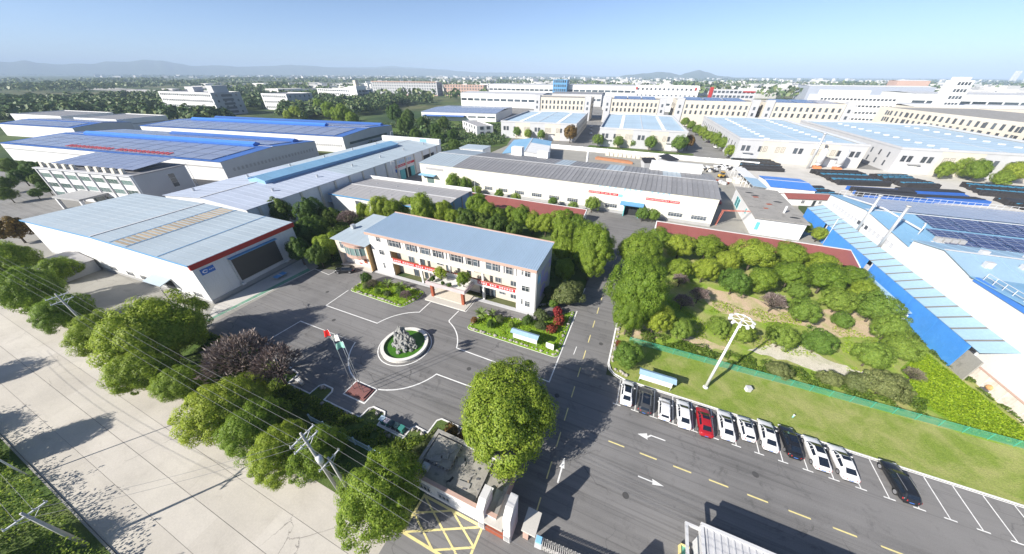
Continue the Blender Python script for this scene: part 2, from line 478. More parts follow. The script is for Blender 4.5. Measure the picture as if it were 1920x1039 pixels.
FC = (-34.0, 29.6)                                   # fountain centre
FR = 9.6
paint([(-58.6, 20.2), (-57.9, 26.6), (-42.9, 26.6)]+arc(*FC, FR, 198.5, 257, 12)+[(-36.1, 20.2)], 0.2)
paint([(-57.6, 38.4), (-57.5, 32.3), (-43.2, 32.3)]+arc(*FC, FR, 163, 112, 12)+[(-37.5, 42.3)], 0.2)
paint([(-30.2, 42.2), (-30.4, 38.8)]+arc(*FC, FR, 66, 20, 12)+[(-7.1, 32.5), (-7.1, 52.2)], 0.2)
paint([(-31.8, 20.2)]+arc(*FC, FR, 283, 341, 12)+[(-16.4, 26.6)], 0.2)
paint([(-36.1, 17.5), (-36.1, 20.2), (-31.8, 20.2), (-31.8, 17.5)], 0.2, closed=True)
paint(arc(*FC, 4.75, 0, 352.5, 47), 0.17, closed=True, name='fountain_line')
paint([(-75.1, 17.3), (-73.0, 41.9), (-67.4, 41.4), (-67, 44.6)], 0.14)
paint([(-59, 47.5), (-57.5, 47.6), (-39.2, 47.55)], 0.14)
paint([(-28.5, 47.5), (-15.2, 47.55)], 0.14)
paint([(-39.1, 42.5), (-28.7, 42.5), (-28.7, 47.5)], 0.14)
paint([(1.15, 60), (1.15, 40.2), (1.5, 39.0), (2.4, 38.15), (3.6, 37.65)], 0.15)
sx = [3.6+2.63*k for k in range(21)]
paint([(3.6, 37.62), (64, 37.62)], 0.13)
for x in sx:
    paint([(x, 32.7), (x, 37.5)], 0.12, name='stall_line')
    paint([(x-0.55, 32.62), (x+0.55, 32.62)], 0.14, name='stall_line')
for k in range(16):
    paint([(3.3+4.08*k, 26.4), (5.4+4.08*k, 26.4)], 0.17, 'yellow_paint', 'yellow_dash')
for y in (14.1, 18.5, 22.8, 26.9, 31.1, 35.3, 39.5, 43.9, 48.4, 53.0, 58, 63, 68, 73, 78, 84):
    x = -3.05+max(0, y-60)*0.03
    paint([(x, y), (x, y+2.2)], 0.15, 'yellow_paint', 'yellow_dash')
paint([(-4.85, 39.9), (-4.8, 42.0)], 0.13, name='white_dash')
def arrow(pts, name):
    MB().sheet(pts, 0.0125).build(name, 'white_paint', plaza)
arrow([(10.5, 29.45), (10.5, 29.62), (8.6, 29.62), (8.2, 29.25), (8.1, 29.62), (6.9, 29.05), (8.25, 28.7), (8.2, 29.0), (8.7, 29.45)], 'arrow_marking')
arrow([(7.4, 23.26), (9.1, 23.26), (9.05, 23.02), (10.4, 23.36), (9.05, 23.7), (9.1, 23.42), (7.4, 23.42)], 'arrow_marking')
arrow([(-1.55, 18.6), (-1.55, 20.5), (-1.32, 20.5), (-1.65, 21.9), (-1.98, 20.5), (-1.75, 20.5), (-1.75, 18.6)], 'arrow_marking')
# yellow box at the gate
bx0, by0, bx1, by1 = -15.9, 7.15, -8.1, 11.0
for pts in ([(bx0, by0), (bx1, by0), (bx1, by1), (bx0, by1)],):
    paint(pts, 0.26, 'yellow_paint', 'yellow_box', True)
mx_, my_ = (bx0+bx1)/2, (by0+by1)/2
for k_, (a, b_) in enumerate((((bx0, by0), (bx1, by1)), ((mx_, by0), (bx1, my_)), ((bx0, my_), (mx_, by1)), ((bx0, by1), (bx1, by0)), ((bx0, my_), (mx_, by0)), ((mx_, by1), (bx1, my_)))):
    paint([a, b_], 0.2, 'yellow_paint', 'yellow_line', z=0.016 if k_ < 3 else 0.02)
struct('gate_apron', MB().sheet(rect(-17, 3.3, 60, 7.3), -0.004), 'asphalt')

# ------------------------------------------------------------------ building materials
pm('wall_white', (0.64, 0.645, 0.65), 0.6, 0.06, 0.3, 4, streak=(0.5, 0.49, 0.47))
pm('wall_clean', (0.68, 0.68, 0.67), 0.6, 0.05, 0.3, 4)
pm('wall_cream', (0.66, 0.64, 0.55), 0.6, 0.06, 0.3, 4, streak=(0.5, 0.48, 0.4))
pm('wall_buff', (0.56, 0.52, 0.44), 0.75, 0.08, 0.2, 3, streak=(0.5, 0.44, 0.36))
pm('wall_grey', (0.370, 0.374, 0.385), 0.7, 0.08, 0.2, 3, streak=(0.38, 0.38, 0.4))
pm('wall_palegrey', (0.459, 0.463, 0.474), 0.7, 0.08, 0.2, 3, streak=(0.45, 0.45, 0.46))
pm('wall_blue', (0.222, 0.385, 0.577), 0.6, 0.08, 0.3, 4)
pm('wall_pink', (0.459, 0.311, 0.252), 0.75, 0.08, 0.3, 4, streak=(0.42, 0.3, 0.25))
pm('wall_ochre', (0.459, 0.296, 0.133), 0.7, 0.1, 0.4, 4)
pm('tile_white', (0.68, 0.66, 0.63), 0.45, 0.06, 0.4, 8)
pm('tile_cream', (0.58, 0.53, 0.45), 0.6, 0.08, 0.4, 6)
pm('roof_paleblue', (0.37, 0.435, 0.48), 0.55, 0.08, 0.12, 3, stain=(0.45, 0.5, 0.53), stainamt=0.5, objvar=0.07, spec=0.3)
pm('roof_officeblue', (0.31, 0.415, 0.53), 0.55, 0.08, 0.15, 3, stain=(0.3, 0.4, 0.5), objvar=0.06, spec=0.3)
pm('roof_sky', (0.2, 0.38, 0.55), 0.5, 0.1, 0.15, 3, stain=(0.36, 0.5, 0.62), objvar=0.06, spec=0.3)
pm('roof_parkblue', (0.38, 0.495, 0.59), 0.6, 0.1, 0.06, 1.5, stain=(0.4, 0.5, 0.55), objvar=0.1, spec=0.3)
pm('roof_deep', (0.05, 0.13, 0.38), 0.5, 0.12, 0.1, 2, spec=0.3)
pm('roof_bright', (0.06, 0.20, 0.58), 0.5, 0.1, 0.2, 2, spec=0.3)
pm('strip_blue', (0.06, 0.25, 0.66), 0.55, 0.12, 0.3, 2, stain=(0.12, 0.33, 0.7), stainamt=0.5)
pm('leanto_blue', (0.29, 0.43, 0.55), 0.55, 0.05, 0.2, 2, objvar=0.05, spec=0.3)
pm('roof_grey', (0.240, 0.240, 0.248), 0.65, 0.1, 0.1, 2, stain=(0.42, 0.42, 0.42), stainamt=0.4, objvar=0.14)
pm('roof_lightgrey', (0.336, 0.328, 0.328), 0.7, 0.08, 0.15, 3, stain=(0.34, 0.33, 0.32), objvar=0.05)
pm('roof_lilac', (0.42, 0.47, 0.56), 0.6, 0.1, 0.15, 3, stain=(0.5, 0.54, 0.62), objvar=0.08)
pm('roof_maroon', (0.253, 0.081, 0.069), 0.7, 0.1, 0.2, 3, objvar=0.08, bmp=0.3)
pm('roof_concrete', (0.288, 0.276, 0.256), 0.9, 0.14, 0.25, 4, stain=(0.12, 0.115, 0.11), stainamt=0.75)
pm('roof_mossy', (0.310, 0.293, 0.259), 0.95, 0.2, 0.5, 5, stain=(0.07, 0.068, 0.06), stainamt=0.85, bmp=0.5)
pm('rust_strip', (0.42, 0.34, 0.24), 0.8, 0.2, 0.6, 4, stain=(0.36, 0.24, 0.14), stainamt=0.9, objvar=0.3)
pm('trim_white', (0.555, 0.555, 0.555), 0.5, 0.05)
pm('trim_blue', (0.10, 0.28, 0.5), 0.5, 0.08)
pm('fascia_red', (0.36, 0.025, 0.02), 0.5, 0.06)
pm('banner_red', (0.55, 0.02, 0.025), 0.6, 0.08)
pm('lettering_white', (0.8, 0.8, 0.8), 0.6)
pm('lettering_blue', (0.22, 0.5, 0.75), 0.6)
pm('lettering_red', (0.55, 0.06, 0.06), 0.6)
pm('frame_white', (0.518, 0.518, 0.518), 0.4)
pm('frame_dark', (0.12, 0.12, 0.13), 0.4)
pm('dark_inside', (0.025, 0.027, 0.03), 0.9)
pm('skylight_grey', (0.17, 0.165, 0.155), 0.8, 0.2)
pm('plinth', (0.34, 0.34, 0.34), 0.85, 0.12, 0.5)
pm('steel', (0.55, 0.56, 0.57), 0.35, 0.06, metal=0.5)
pm('galv', (0.6, 0.61, 0.62), 0.5, 0.08)
pm('pole_grey', (0.42, 0.41, 0.39), 0.8, 0.12)
pm('screen_face', (0.075, 0.07, 0.06), 0.6, 0.05)
pm('door_teal', (0.12, 0.42, 0.45), 0.5, 0.1)
pm('brick_red', (0.30, 0.08, 0.04), 0.7, 0.15, 1.0)
pm('gantry_red', (0.50, 0.15, 0.10), 0.6, 0.1)
glassmat('glass', (0.06, 0.075, 0.09))
glassmat('glass_green', (0.12, 0.18, 0.17))
def pvmat(name, a, b_, sx_, sy_):
    m, t, b = newmat(name)
    br = nd(t, 'ShaderNodeTexBrick', _Scale=1.0)
    br.offset = 0.0
    br.inputs['Brick Width'].default_value = sx_
    br.inputs['Row Height'].default_value = sy_
    br.inputs['Mortar Size'].default_value = 0.05
    br.inputs['Color1'].default_value = (*a, 1); br.inputs['Color2'].default_value = (*b_, 1)
    br.inputs['Mortar'].default_value = (0.35, 0.38, 0.45, 1)
    t.links.new(coords(t), br.inputs['Vector'])
    t.links.new(br.outputs[0], b.inputs['Base Color'])
    b.inputs['Roughness'].default_value = 0.22
    b.inputs['Specular IOR Level'].default_value = 0.6
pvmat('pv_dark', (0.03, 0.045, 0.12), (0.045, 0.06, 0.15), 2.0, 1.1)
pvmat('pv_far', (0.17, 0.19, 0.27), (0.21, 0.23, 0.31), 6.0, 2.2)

# ------------------------------------------------------------------ building helpers
WIN = {}
def window(par, side, L, D, u, z, w, h, nx=2, ny=2, frame='frame_white', glass='glass', name='window', depth=0.10):
    """framed window with a pane; u along the side seen from outside (left to right)"""
    key = (round(w, 2), round(h, 2), nx, ny, frame, glass, depth)
    if key not in WIN:
        m = MB(); e = 0.09 if w > 0.9 else 0.06
        m.box(0, -depth, 0, w, 0.0, e); m.box(0, -depth, h-e, w, 0.0, h)
        m.box(0, -depth, e, e, 0, h-e); m.box(w-e, -depth, e, w, 0, h-e)
        for i in range(1, nx):
            x = w*i/nx; m.box(x-0.035, -depth*0.7, e, x+0.035, 0, h-e)
        for j in range(1, ny):
            y = h*(j/ny) if ny > 2 else h*0.64
            m.box(e, -depth*0.6, y-0.03, w-e, 0, y+0.03)
        p = MB().add([(e/2, -0.02, e/2), (w-e/2, -0.02, e/2), (w-e/2, -0.02, h-e/2), (e/2, -0.02, h-e/2)], [(0, 1, 2, 3)])
        WIN[key] = (m.mesh('window', frame), p.mesh('pane', glass))
    fm, pmh = WIN[key]
    if side == 'F': loc, rz = (u, 0, z), 0
    elif side == 'R': loc, rz = (L, u, z), R(90)
    elif side == 'B': loc, rz = (L-u, D, z), R(180)
    else: loc, rz = (0, D-u, z), R(-90)
    o = put(name, fm, par, loc, rz)
    put('pane', pmh, o)
    return o
def wallbox(par, x0, y0, z0, x1, y1, z1, mat, name='wall'):
    return MB().box(x0, y0, z0, x1, y1, z1).build(name, mat, par)
def gable_walls(par, L, D, h, rise, axis, mats, th=0.25):
    """four walls; the gables carry the roof's rise. mats: F,R,B,L"""
    F, Rm, Bm, Lm = mats
    if axis == 'x':
        MB().box(0, 0, 0, L, th, h).build('wall', F, par)
        MB().box(0, D-th, 0, L, D, h).build('wall', Bm, par)
        for x, mt in ((0, Lm), (L-th, Rm)):
            vs = [(x, th, 0), (x, D-th, 0), (x, D-th, h), (x, D/2, h+rise), (x, th, h)]
            n = 5
            MB().add(vs+[(a+th, b, c) for a, b, c in vs], [(0,4,3,2,1), (5,6,7,8,9)]+[(i, (i+1) % n, n+(i+1) % n, n+i) for i in range(n)]).build('wall', mt, par)
    else:
        MB().box(0, 0, 0, th, D, h).build('wall', Lm, par)
        MB().box(L-th, 0, 0, L, D, h).build('wall', Rm, par)
        for y, mt in ((0, F), (D-th, Bm)):
            vs = [(th, y, 0), (L-th, y, 0), (L-th, y, h), (L/2, y, h+rise), (th, y, h)]
            n = 5
            MB().add(vs+[(a, b+th, c) for a, b, c in vs], [(0,1,2,3,4), (9,8,7,6,5)]+[(i, n+i, n+(i+1) % n, (i+1) % n) for i in range(n)]).build('wall', mt, par)
def roof_panels(par, L, D, h, rise, axis, mat, n, over=0.35, seam=0.07, name='roof_panel', rng=None, alt=None):
    """two slopes laid in sheets with standing seams, every sheet its own part"""
    span, run = (L, D) if axis == 'x' else (D, L)
    w = (span+2*over)/n
    hyp = run/2
    z1 = h+rise+0.12; zo = h+0.12-rise*over/hyp
    g = 0.03
    for sgn in (0, 1):
        m = MB()
        if axis == 'x':
            ya, yb = (-over, D/2-0.02) if sgn == 0 else (D+over, D/2+0.02)
            pts = [(g, ya, zo), (w-g, ya, zo), (w-g, yb, z1), (g, yb, z1)]
            if sgn: pts = pts[::-1]
            m.slab(pts, 0.1)
            sp = [(0, ya, zo+seam), (g*2, ya, zo+seam), (g*2, yb, z1+seam), (0, yb, z1+seam)]
            if sgn: sp = sp[::-1]
            m.slab(sp, 0.14)
        else:
            xa, xb = (-over, L/2-0.02) if sgn == 0 else (L+over, L/2+0.02)
            pts = [(xa, w-g, zo), (xa, g, zo), (xb, g, z1), (xb, w-g, z1)]
            if sgn: pts = pts[::-1]
            m.slab(pts, 0.1)
            sp = [(xa, g*2, zo+seam), (xa, 0, zo+seam), (xb, 0, z1+seam), (xb, g*2, z1+seam)]
            if sgn: sp = sp[::-1]
            m.slab(sp, 0.14)
        mes = {}
        for i in range(n):
            mt = alt(i, sgn) if alt else mat
            if mt not in mes: mes[mt] = m.mesh(name, mt)
            put(name, mes[mt], par, (-over+i*w, 0, 0) if axis == 'x' else (0, -over+i*w, 0))
    rz = h+rise+0.12+seam
    if axis == 'x': MB().box(-over, D/2-0.25, rz, L+over, D/2+0.25, rz+0.08).build('ridge_cap', 'trim_white', par)
    else: MB().box(L/2-0.25, -over, rz, L/2+0.25, D+over, rz+0.08).build('ridge_cap', 'trim_white', par)
def glyph_row(n, size, gap=0.15, seed=1, gaps=()):
    """a row of square characters made of brush strokes, lying in the local xz plane facing -y"""
    r = random.Random(seed); m = MB(); x = 0
    for i in range(n):
        if i in gaps: x += size*0.9
        t = size*0.11
        for k in range(3):
            zz = size*(0.12+0.36*k)+r.uniform(-0.05, 0.05)*size
            a = r.uniform(0, 0.25)*size; b = r.uniform(0.7, 1.0)*size
            m.box(x+a, -0.03, zz, x+b, 0, zz+t)
        for k in range(2):
            xx = x+size*r.uniform(0.15, 0.8); a = r.uniform(0, 0.4)*size; b = r.uniform(0.7, 1.0)*size
            m.box(xx, -0.032, a, xx+t, 0, b)
        x += size*(1+gap)
    return m
def banner(par, u, z, w, h, n, seed, side='F', L=0, D=0, y=-0.12, text='lettering_white', cloth='banner_red', gaps=()):
    o = MB().box(0, -0.03, 0, w, 0, h).build('banner', cloth, par, loc=(u, y, z))
    sz = min(h*0.62, w/((n+len(gaps))*1.18))
    g = glyph_row(n, sz, 0.15, seed, gaps).build('lettering', text, o, loc=((w-(n+0.9*len(gaps))*sz*1.15)/2, -0.035, (h-sz)/2))
    g['kind'] = 'stuff'
    return o
# ================================================================== NEAR BUILDINGS
# ---- warehouse with the red fascia and the dark screen
t = thing('red_fascia_warehouse', 'white warehouse with pale blue roof, red fascia and large dark screen on its end wall', 'warehouse', (-146.5, 18.82, 0), R(3.6))
L, D, h, ri = 66.5, 22.6, 9.8, 0.8
gable_walls(t, L, D, h, ri, 'y', ('wall_clean', 'wall_white', 'wall_white', 'wall_white'))
roof_panels(t, L, D, h, ri, 'y', 'roof_paleblue', 14, seam=0.05)
for i in range(23):
    x0 = L-25.5; s0 = (h+ri+0.16)-(x0-L/2)*ri/(L/2); s1 = (h+ri+0.16)-(x0+5.2-L/2)*ri/(L/2)
    y = 0.3+i*0.97
    MB().slab([(x0, y+0.55, s0), (x0, y, s0), (x0+5.2, y, s1), (x0+5.2, y+0.55, s1)][::-1], 0.05).build('skylight_strip', 'rust_strip', t)
for x in (L-9.2, L-25.9, L-20.1):
    zz = (h+ri+0.19)-(x-L/2)*ri/(L/2)
    MB().box(x, -0.3, zz, x+0.16, D+0.3, zz+0.06).build('roof_seam', 'trim_blue', t)
MB().box(L+0.02, -0.3, 8.75, L+0.5, D+0.3, h+0.02).build('fascia', 'fascia_red', t)
for sg in (0, 1):
    q = [(-0.35, -0.5, h+0.08), (L/2, -0.5, h+ri+0.08), (L/2, -0.36, h+ri+0.12), (-0.35, -0.36, h+0.12)] if sg == 0 else [(L/2, -0.5, h+ri+0.08), (L+0.35, -0.5, h+0.08), (L+0.35, -0.36, h+0.12), (L/2, -0.36, h+ri+0.12)]
    MB().slab(q, 0.3).build('verge_trim', 'trim_blue', t)
MB().box(L+0.02, 6.3, 7.75, L+1.0, 17.3, 7.9).build('screen_hood', 'trim_blue', t)
scr = MB().box(L+0.02, 6.4, 1.8, L+0.35, 17.2, 7.7).build('screen_case', 'frame_white', t)
MB().box(L+0.352, 6.65, 2.05, L+0.38, 16.95, 7.45).build('screen_panel', 'screen_face', scr)
MB().box(L+0.02, 0, 0, L+0.14, D, 0.9).build('plinth', 'plinth', t)
sg = MB().box(L+0.02, 1.0, 6.75, L+0.12, 3.5, 8.05).build('sign', pm('sign_blue', (0.06, 0.16, 0.48)), t)
lm = MB()
for k in range(14):
    a0, a1 = 6.28*k/16, 6.28*(k+1)/16
    lm.slab([(L+0.135, 1.75+0.5*math.cos(a0), 7.4+0.36*math.sin(a0)), (L+0.135, 1.75+0.5*math.cos(a1), 7.4+0.36*math.sin(a1)),
             (L+0.135, 1.78+0.33*math.cos(a1), 7.4+0.2*math.sin(a1)), (L+0.135, 1.78+0.33*math.cos(a0), 7.4+0.2*math.sin(a0))], 0.01)
lm.build('logo', 'lettering_white', sg)
g = glyph_row(3, 0.3, 0.1, 5).build('lettering', 'lettering_white', sg, loc=(L+0.13, 2.42, 7.25), rz=R(90)); g['kind'] = 'stuff'
for k, u in enumerate((6.2, 17.2)):
    MB().box(L+0.2, u, 1.1, L+0.8, u+0.7, 1.6).build('loudspeaker_box', 'wall_white', t)
MB().slab([(L-17.2, -2.3, 3.5), (L-11.0, -2.3, 3.5), (L-11.0, 0.0, 4.1), (L-17.2, 0, 4.1)], 0.15).build('canopy', 'roof_paleblue', t)
MB().box(L-15.6, -0.04, 0, L-11.4, 0.0, 3.3).build('doorway', 'dark_inside', t)
for u in (L-5.2, L-23.5, L-30, L-37):
    window(t, 'F', L, D, u, 1.0, 2.6, 1.2, 4, 2)
for u in (2, 9):
    window(t, 'F', L, D, u+40, 1.0, 2.6, 1.2, 4, 2)
MB().box(0, -0.06, 0, L, -0.001, 0.7).build('plinth', 'plinth', t)
# lean-to at the far front corner
t = thing('grey_lean_to', 'low grey-roofed lean-to against the long white warehouse wall', 'shed', (-133.5, 11.0, 0), R(3.6))
for x0, x1 in ((0, 0.15), (11.85, 12)): MB().box(x0, 0, 0, x1, 8.3, 2.9).build('wall', 'wall_palegrey', t)
MB().box(0.15, 0, 0, 11.85, 0.15, 2.6).build('wall', 'wall_palegrey', t)
MB().slab([(-0.4, -0.5, 2.8), (6, -0.5, 3.6), (6, 8.35, 3.9), (-0.4, 8.35, 3.1)], 0.12).build('roof', 'roof_lightgrey', t)
MB().slab([(6, -0.5, 3.6), (12.4, -0.5, 2.8), (12.4, 8.35, 3.1), (6, 8.35, 3.9)], 0.12).build('roof', 'roof_lightgrey', t)

# ---- long hall with raised blue ridge
t = thing('long_blue_hall', 'long pale-roofed hall with a raised sky-blue ridge monitor running its length', 'warehouse', (-138.7, 44.6, 0), R(3.6))
L, D, h, ri = 37.0, 106.0, 9.6, 1.3
gable_walls(t, L, D, h, ri, 'y', ('wall_white', 'wall_white', 'wall_white', 'wall_white'))
roof_panels(t, L, D, h, ri, 'y', 'roof_lilac', 44, seam=0.04, alt=lambda i, s: 'roof_lilac' if i < 16 else 'roof_paleblue')
MB().add([(14.5, 17, 10.4), (22.5, 17, 10.4), (22.5, 17, 12.0), (18.5, 17, 12.9), (14.5, 17, 12.0), (14.5, 88, 10.4), (22.5, 88, 10.4), (22.5, 88, 12.0), (18.5, 88, 12.9), (14.5, 88, 12.0)],
         [(0,1,2,3,4), (9,8,7,6,5), (1,6,7,2), (0,4,9,5)]).build('monitor_wall', 'wall_blue', t)
for i in range(20):
    y = 16.6+i*3.58
    for q in ([(13.8, y, 11.9), (18.5, y, 13.0), (18.5, y+3.5, 13.0), (13.8, y+3.5, 11.9)], [(18.5, y, 13.0), (23.2, y, 11.9), (23.2, y+3.5, 11.9), (18.5, y+3.5, 13.0)]):
        MB().slab(q[::1], 0.08).build('monitor_panel', 'roof_sky', t)
for i in range(15):
    MB().box(L+0.001, 3+i*7.0, 0, L+0.3, 3.7+i*7.0, h-0.2).build('pilaster', 'wall_buff', t)
for i in range(12):
    x = 30 if i % 2 else 6
    MB().tube((x, 5+i*8.6, 9.7), (x, 5+i*8.6, 11.1), 0.3, 0.42, 10).build('roof_vent', 'steel', t)
MB().box(-0.4, D-2, 9.6, L+0.4, D-0.2, 12.2).build('parapet', 'wall_clean', t)
MB().box(L-12, D-2.1, 10.4, L-7.5, D-2.005, 12.0).build('parapet_panel', 'roof_sky', t)
MB().box(L+0.02, 68, 0, L+0.32, 71.5, 4.4).build('side_panel', 'door_teal', t)
MB().box(L+0.02, 71.5, 0, L+0.1, 76, 4.4).build('doorway', 'dark_inside', t)
MB().box(L+0.02, 76, 0, L+0.32, 79, 4.4).build('side_panel', 'door_teal', t)
o = MB().box(0, -0.03, 0, 14.5, 0, 1.0).build('banner', 'banner_red', t, loc=(L+0.12, 65.5, 5.8), rz=R(90))
g = glyph_row(16, 0.55, 0.15, 3, (8,)).build('lettering', 'lettering_white', o, loc=(1.2, -0.04, 0.2)); g['kind'] = 'stuff'
g = glyph_row(7, 1.2, 0.25, 4, (4,)).build('wall_lettering', 'lettering_blue', t, loc=(L+0.12, 66.5, 7.4), rz=R(90)); g['kind'] = 'stuff'
MB().box(L+0.02, 65, 4.0, L+0.1, 67, 5.4).build('sign', 'sign_blue', t)
MB().box(L+0.02, 87, 4.2, L+0.1, 98, 7.0).build('loading_opening', 'dark_inside', t)

# ---- flat grey-roofed shed with white back parapet
t = thing('grey_roof_shed', 'white shed with flat light grey roof and blue ribbed end wall behind the office', 'warehouse', (-101.4, 73.2, 0), R(2.4))
L, D, h, ri = 45.0, 20.0, 6.6, 0.55
gable_walls(t, L, D, h, ri, 'x', ('wall_clean', 'wall_blue', 'wall_clean', 'wall_white'))
roof_panels(t, L, D, h, ri, 'x', 'roof_lightgrey', 22, seam=0.03)
MB().box(-0.3, D+0.4, 4.5, L+0.6, D+0.75, h+1.1).build('parapet', 'wall_clean', t)
MB().box(-0.3, -0.5, h-0.25, L+0.4, -0.36, h+0.1).build('gutter', 'trim_blue', t)
for i in range(4): MB().box(L+0.001, 2.5+i*5.6, 0, L+0.2, 3.0+i*5.6, h-0.1).build('pilaster', 'plinth', t)
window(t, 'F', L, D, 11, 3.2, 2.6, 2.2, 4, 2, 'frame_dark')
MB().slab([(-9, -0.2, 3.4), (-0.4, -0.2, 3.4), (-0.4, 7, 4.2), (-9, 7, 4.2)], 0.12).build('side_canopy', 'roof_paleblue', t)
for i in range(9): MB().tube((4+i*4.6, 5.2+(i % 2)*9, 6.9), (4+i*4.6, 5.2+(i % 2)*9, 7.35), 0.12, 0.16, 8).build('roof_vent', 'steel', t)

# ---- long cream warehouse with ribbed grey roof
t = thing('cream_warehouse', 'long cream warehouse with ribbed grey roof, two red banners and a blue entrance hood', 'warehouse', (-92.8, 113.4, 0), R(-0.2))
L, D, h, ri = 116.0, 31.5, 9.4, 1.3
gable_walls(t, L, D, h, ri, 'x', ('wall_cream', 'wall_cream', 'wall_cream', 'wall_white'))
roof_panels(t, L, D, h, ri, 'x', 'roof_grey', 72, seam=0.10, alt=lambda i, s: 'roof_paleblue' if (i < 11 or (s == 1 and i > 26 and i % 13 > 8)) else 'roof_grey')
for u, w in ((24.2, 4.0), (32.0, 3.6), (38.4, 4.0), (45.6, 4.1), (52.9, 4.2), (60.1, 4.1), (67.3, 4.1), (74.4, 4.1), (81.5, 4.2), (102.6, 4.5), (109.7, 4.6)):
    window(t, 'F', L, D, u, 1.75, w, 1.45, 5, 2, 'frame_white')
MB().box(0.01, -0.09, 0, 88.2, -0.001, 1.05).build('plinth', 'plinth', t)
MB().box(93.6, -0.09, 0, L-0.01, -0.001, 1.05).build('plinth', 'plinth', t)
banner(t, 74.9, 6.25, 10.4, 0.8, 17, 11, gaps=(8, 10, 12, 14))
banner(t, 94.6, 6.25, 10.5, 0.8, 22, 12, gaps=(16,))
for k, (u, n) in enumerate(((78.2, 4), (86.7, 4), (95.6, 4))):
    g = glyph_row(n, 1.0, 0.75, 20+k).build('wall_lettering', 'lettering_blue', t, loc=(u, -0.02, 8.2)); g['kind'] = 'stuff'
MB().box(85.5, -0.08, 5.9, 86.9, -0.005, 6.95).build('sign', 'lettering_blue', t)
MB().slab([(86.7, -2.6, 4.35), (94.5, -2.6, 4.35), (94.5, 0, 4.75), (86.7, 0, 4.75)], 0.3).build('entrance_hood', 'trim_blue', t)
MB().box(88.3, -0.06, 0, 93.4, -0.005, 4.15).build('doorway', 'dark_inside', t)
for u in (88.2, 93.2): MB().box(u, -2.0, 0, u+0.25, -0.07, 4.3).build('door_cheek', 'door_teal', t)
MB().slab([(0.1, -2.2, 4.9), (8.3, -2.2, 4.9), (8.3, 0, 5.1), (0.1, 0, 5.1)], 0.3).build('side_hood', 'roof_sky', t)
MB().box(3.0, -0.06, 0, 6.6, -0.005, 4.6).build('doorway', 'glass_green', t)
MB().box(3.1, -0.07, 6.9, 12.2, -0.005, 7.9).build('louvre', 'roof_lightgrey', t)
MB().box(93.5, D-2.6, 9.2, 112.5, D+1.8, 12.6).build('roof_house', 'wall_clean', t)
for x, hh in ((31, 5.2), (44, 4.2)):
    MB().box(x, D-1.2, 8.6, x+5.2, D+2.2, 8.6+hh*0.9).build('duct_box', 'wall_clean', t)
MB().tube((67, D+1, 0), (67, D+1, 14.5), 0.45, 0.45, 12).build('flue', 'wall_clean', t)

# ---- the two maroon-roofed bicycle sheds
def maroon_shed(label, x0, x1, y0, y1):
    t = thing('maroon_roof_shed', label, 'shed', (x0, y0, 0), 0, 'long low sheds with maroon roofs')
    Ln = x1-x0; Dp = y1-y0
    MB().box(0, Dp-0.2, 0, Ln, Dp, 3.7).build('wall', 'wall_clean', t)
    n = max(4, int(Ln/4))
    for i in range(n+1):
        MB().tube((0.3+(Ln-0.6)*i/n, 0.3, 0), (0.3+(Ln-0.6)*i/n, 0.3, 2.5), 0.07, 0.07, 8).build('post', 'steel', t)
    w = Ln/n
    pmh = MB().slab([(0, 0, 2.55), (w-0.02, 0, 2.55), (w-0.02, Dp+0.1, 4.0), (0, Dp+0.1, 4.0)], 0.1).mesh('roof_panel', 'roof_maroon')
    for i in range(n): put('roof_panel', pmh, t, (i*w, 0, 0))
    MB().box(-0.2, Dp-0.1, 3.98, Ln+0.2, Dp+0.25, 4.12).build('ridge_trim', 'trim_white', t)
    for x in (-0.25, Ln+0.02):
        MB().add([(x, 0, 0), (x+0.22, 0, 0), (x+0.22, Dp, 0), (x, Dp, 0), (x, 0, 2.6), (x+0.22, 0, 2.6), (x+0.22, Dp, 4.05), (x, Dp, 4.05)],
                 [(3,2,1,0),(4,5,6,7),(0,1,5,4),(1,2,6,5),(2,3,7,6),(3,0,4,7)]).build('end_wall', 'wall_clean', t)
maroon_shed('maroon-roofed shed behind the row of trees at the back of the office', -60.3, -15.9, 94.0, 101.3)
maroon_shed('maroon-roofed shed along the far side of the grove', 6.4, 53.6, 93.6, 100.3)

# ---- office block
t = thing('office_block', 'three-storey white office block with pale blue roof, pink cornice and red slogan banners', 'office building', (-57.6, 47.8, 0))
L, D, h = 42.4, 10.2, 10.3
MB().box(0, D-0.25, 0, L, D, h).build('wall', 'tile_white', t)
MB().box(0, 0, 0, 0.25, D-0.25, h).build('wall', 'tile_white', t)
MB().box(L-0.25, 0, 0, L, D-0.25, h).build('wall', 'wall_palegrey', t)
MB().box(0.25, 0, 0, 5.6, 0.25, h).build('wall', 'tile_white', t)               # stair towers
MB().box(38.3, 0, 0, L-0.25, 0.25, h).build('wall', 'tile_white', t)
MB().box(5.6, 0, 6.95, 38.3, 0.25, 8.3).build('wall', 'tile_cream', t)           # third-floor spandrel
MB().box(5.6, 0, 10.15, 38.3, 0.25, h).build('wall', 'tile_white', t)
MB().box(5.6, 0, 3.55, 38.3, 0.25, 5.0).build('wall', 'tile_white', t)           # second-floor parapet
MB().box(5.6, 1.9, 0, 38.3, 2.1, 3.4).build('back_wall', 'tile_cream', t)
MB().box(5.6, 1.9, 3.4, 38.3, 2.1, 7.0).build('back_wall', 'tile_cream', t)
for z in (3.3, 6.75): MB().box(5.6, 0.25, z, 38.3, 1.9, z+0.2).build('gallery_floor', 'wall_palegrey', t)
for x, mt in ((5.6, 'wall_ochre'), (38.1, 'tile_cream')): MB().box(x, 0.25, 0, x+0.2, 1.9, 6.75).build('cheek_wall', mt, t)
for x in (13.8, 22.0, 30.2):
    MB().box(x, 0.02, 0, x+0.45, 0.5, 6.95).build('column', 'tile_white', t)
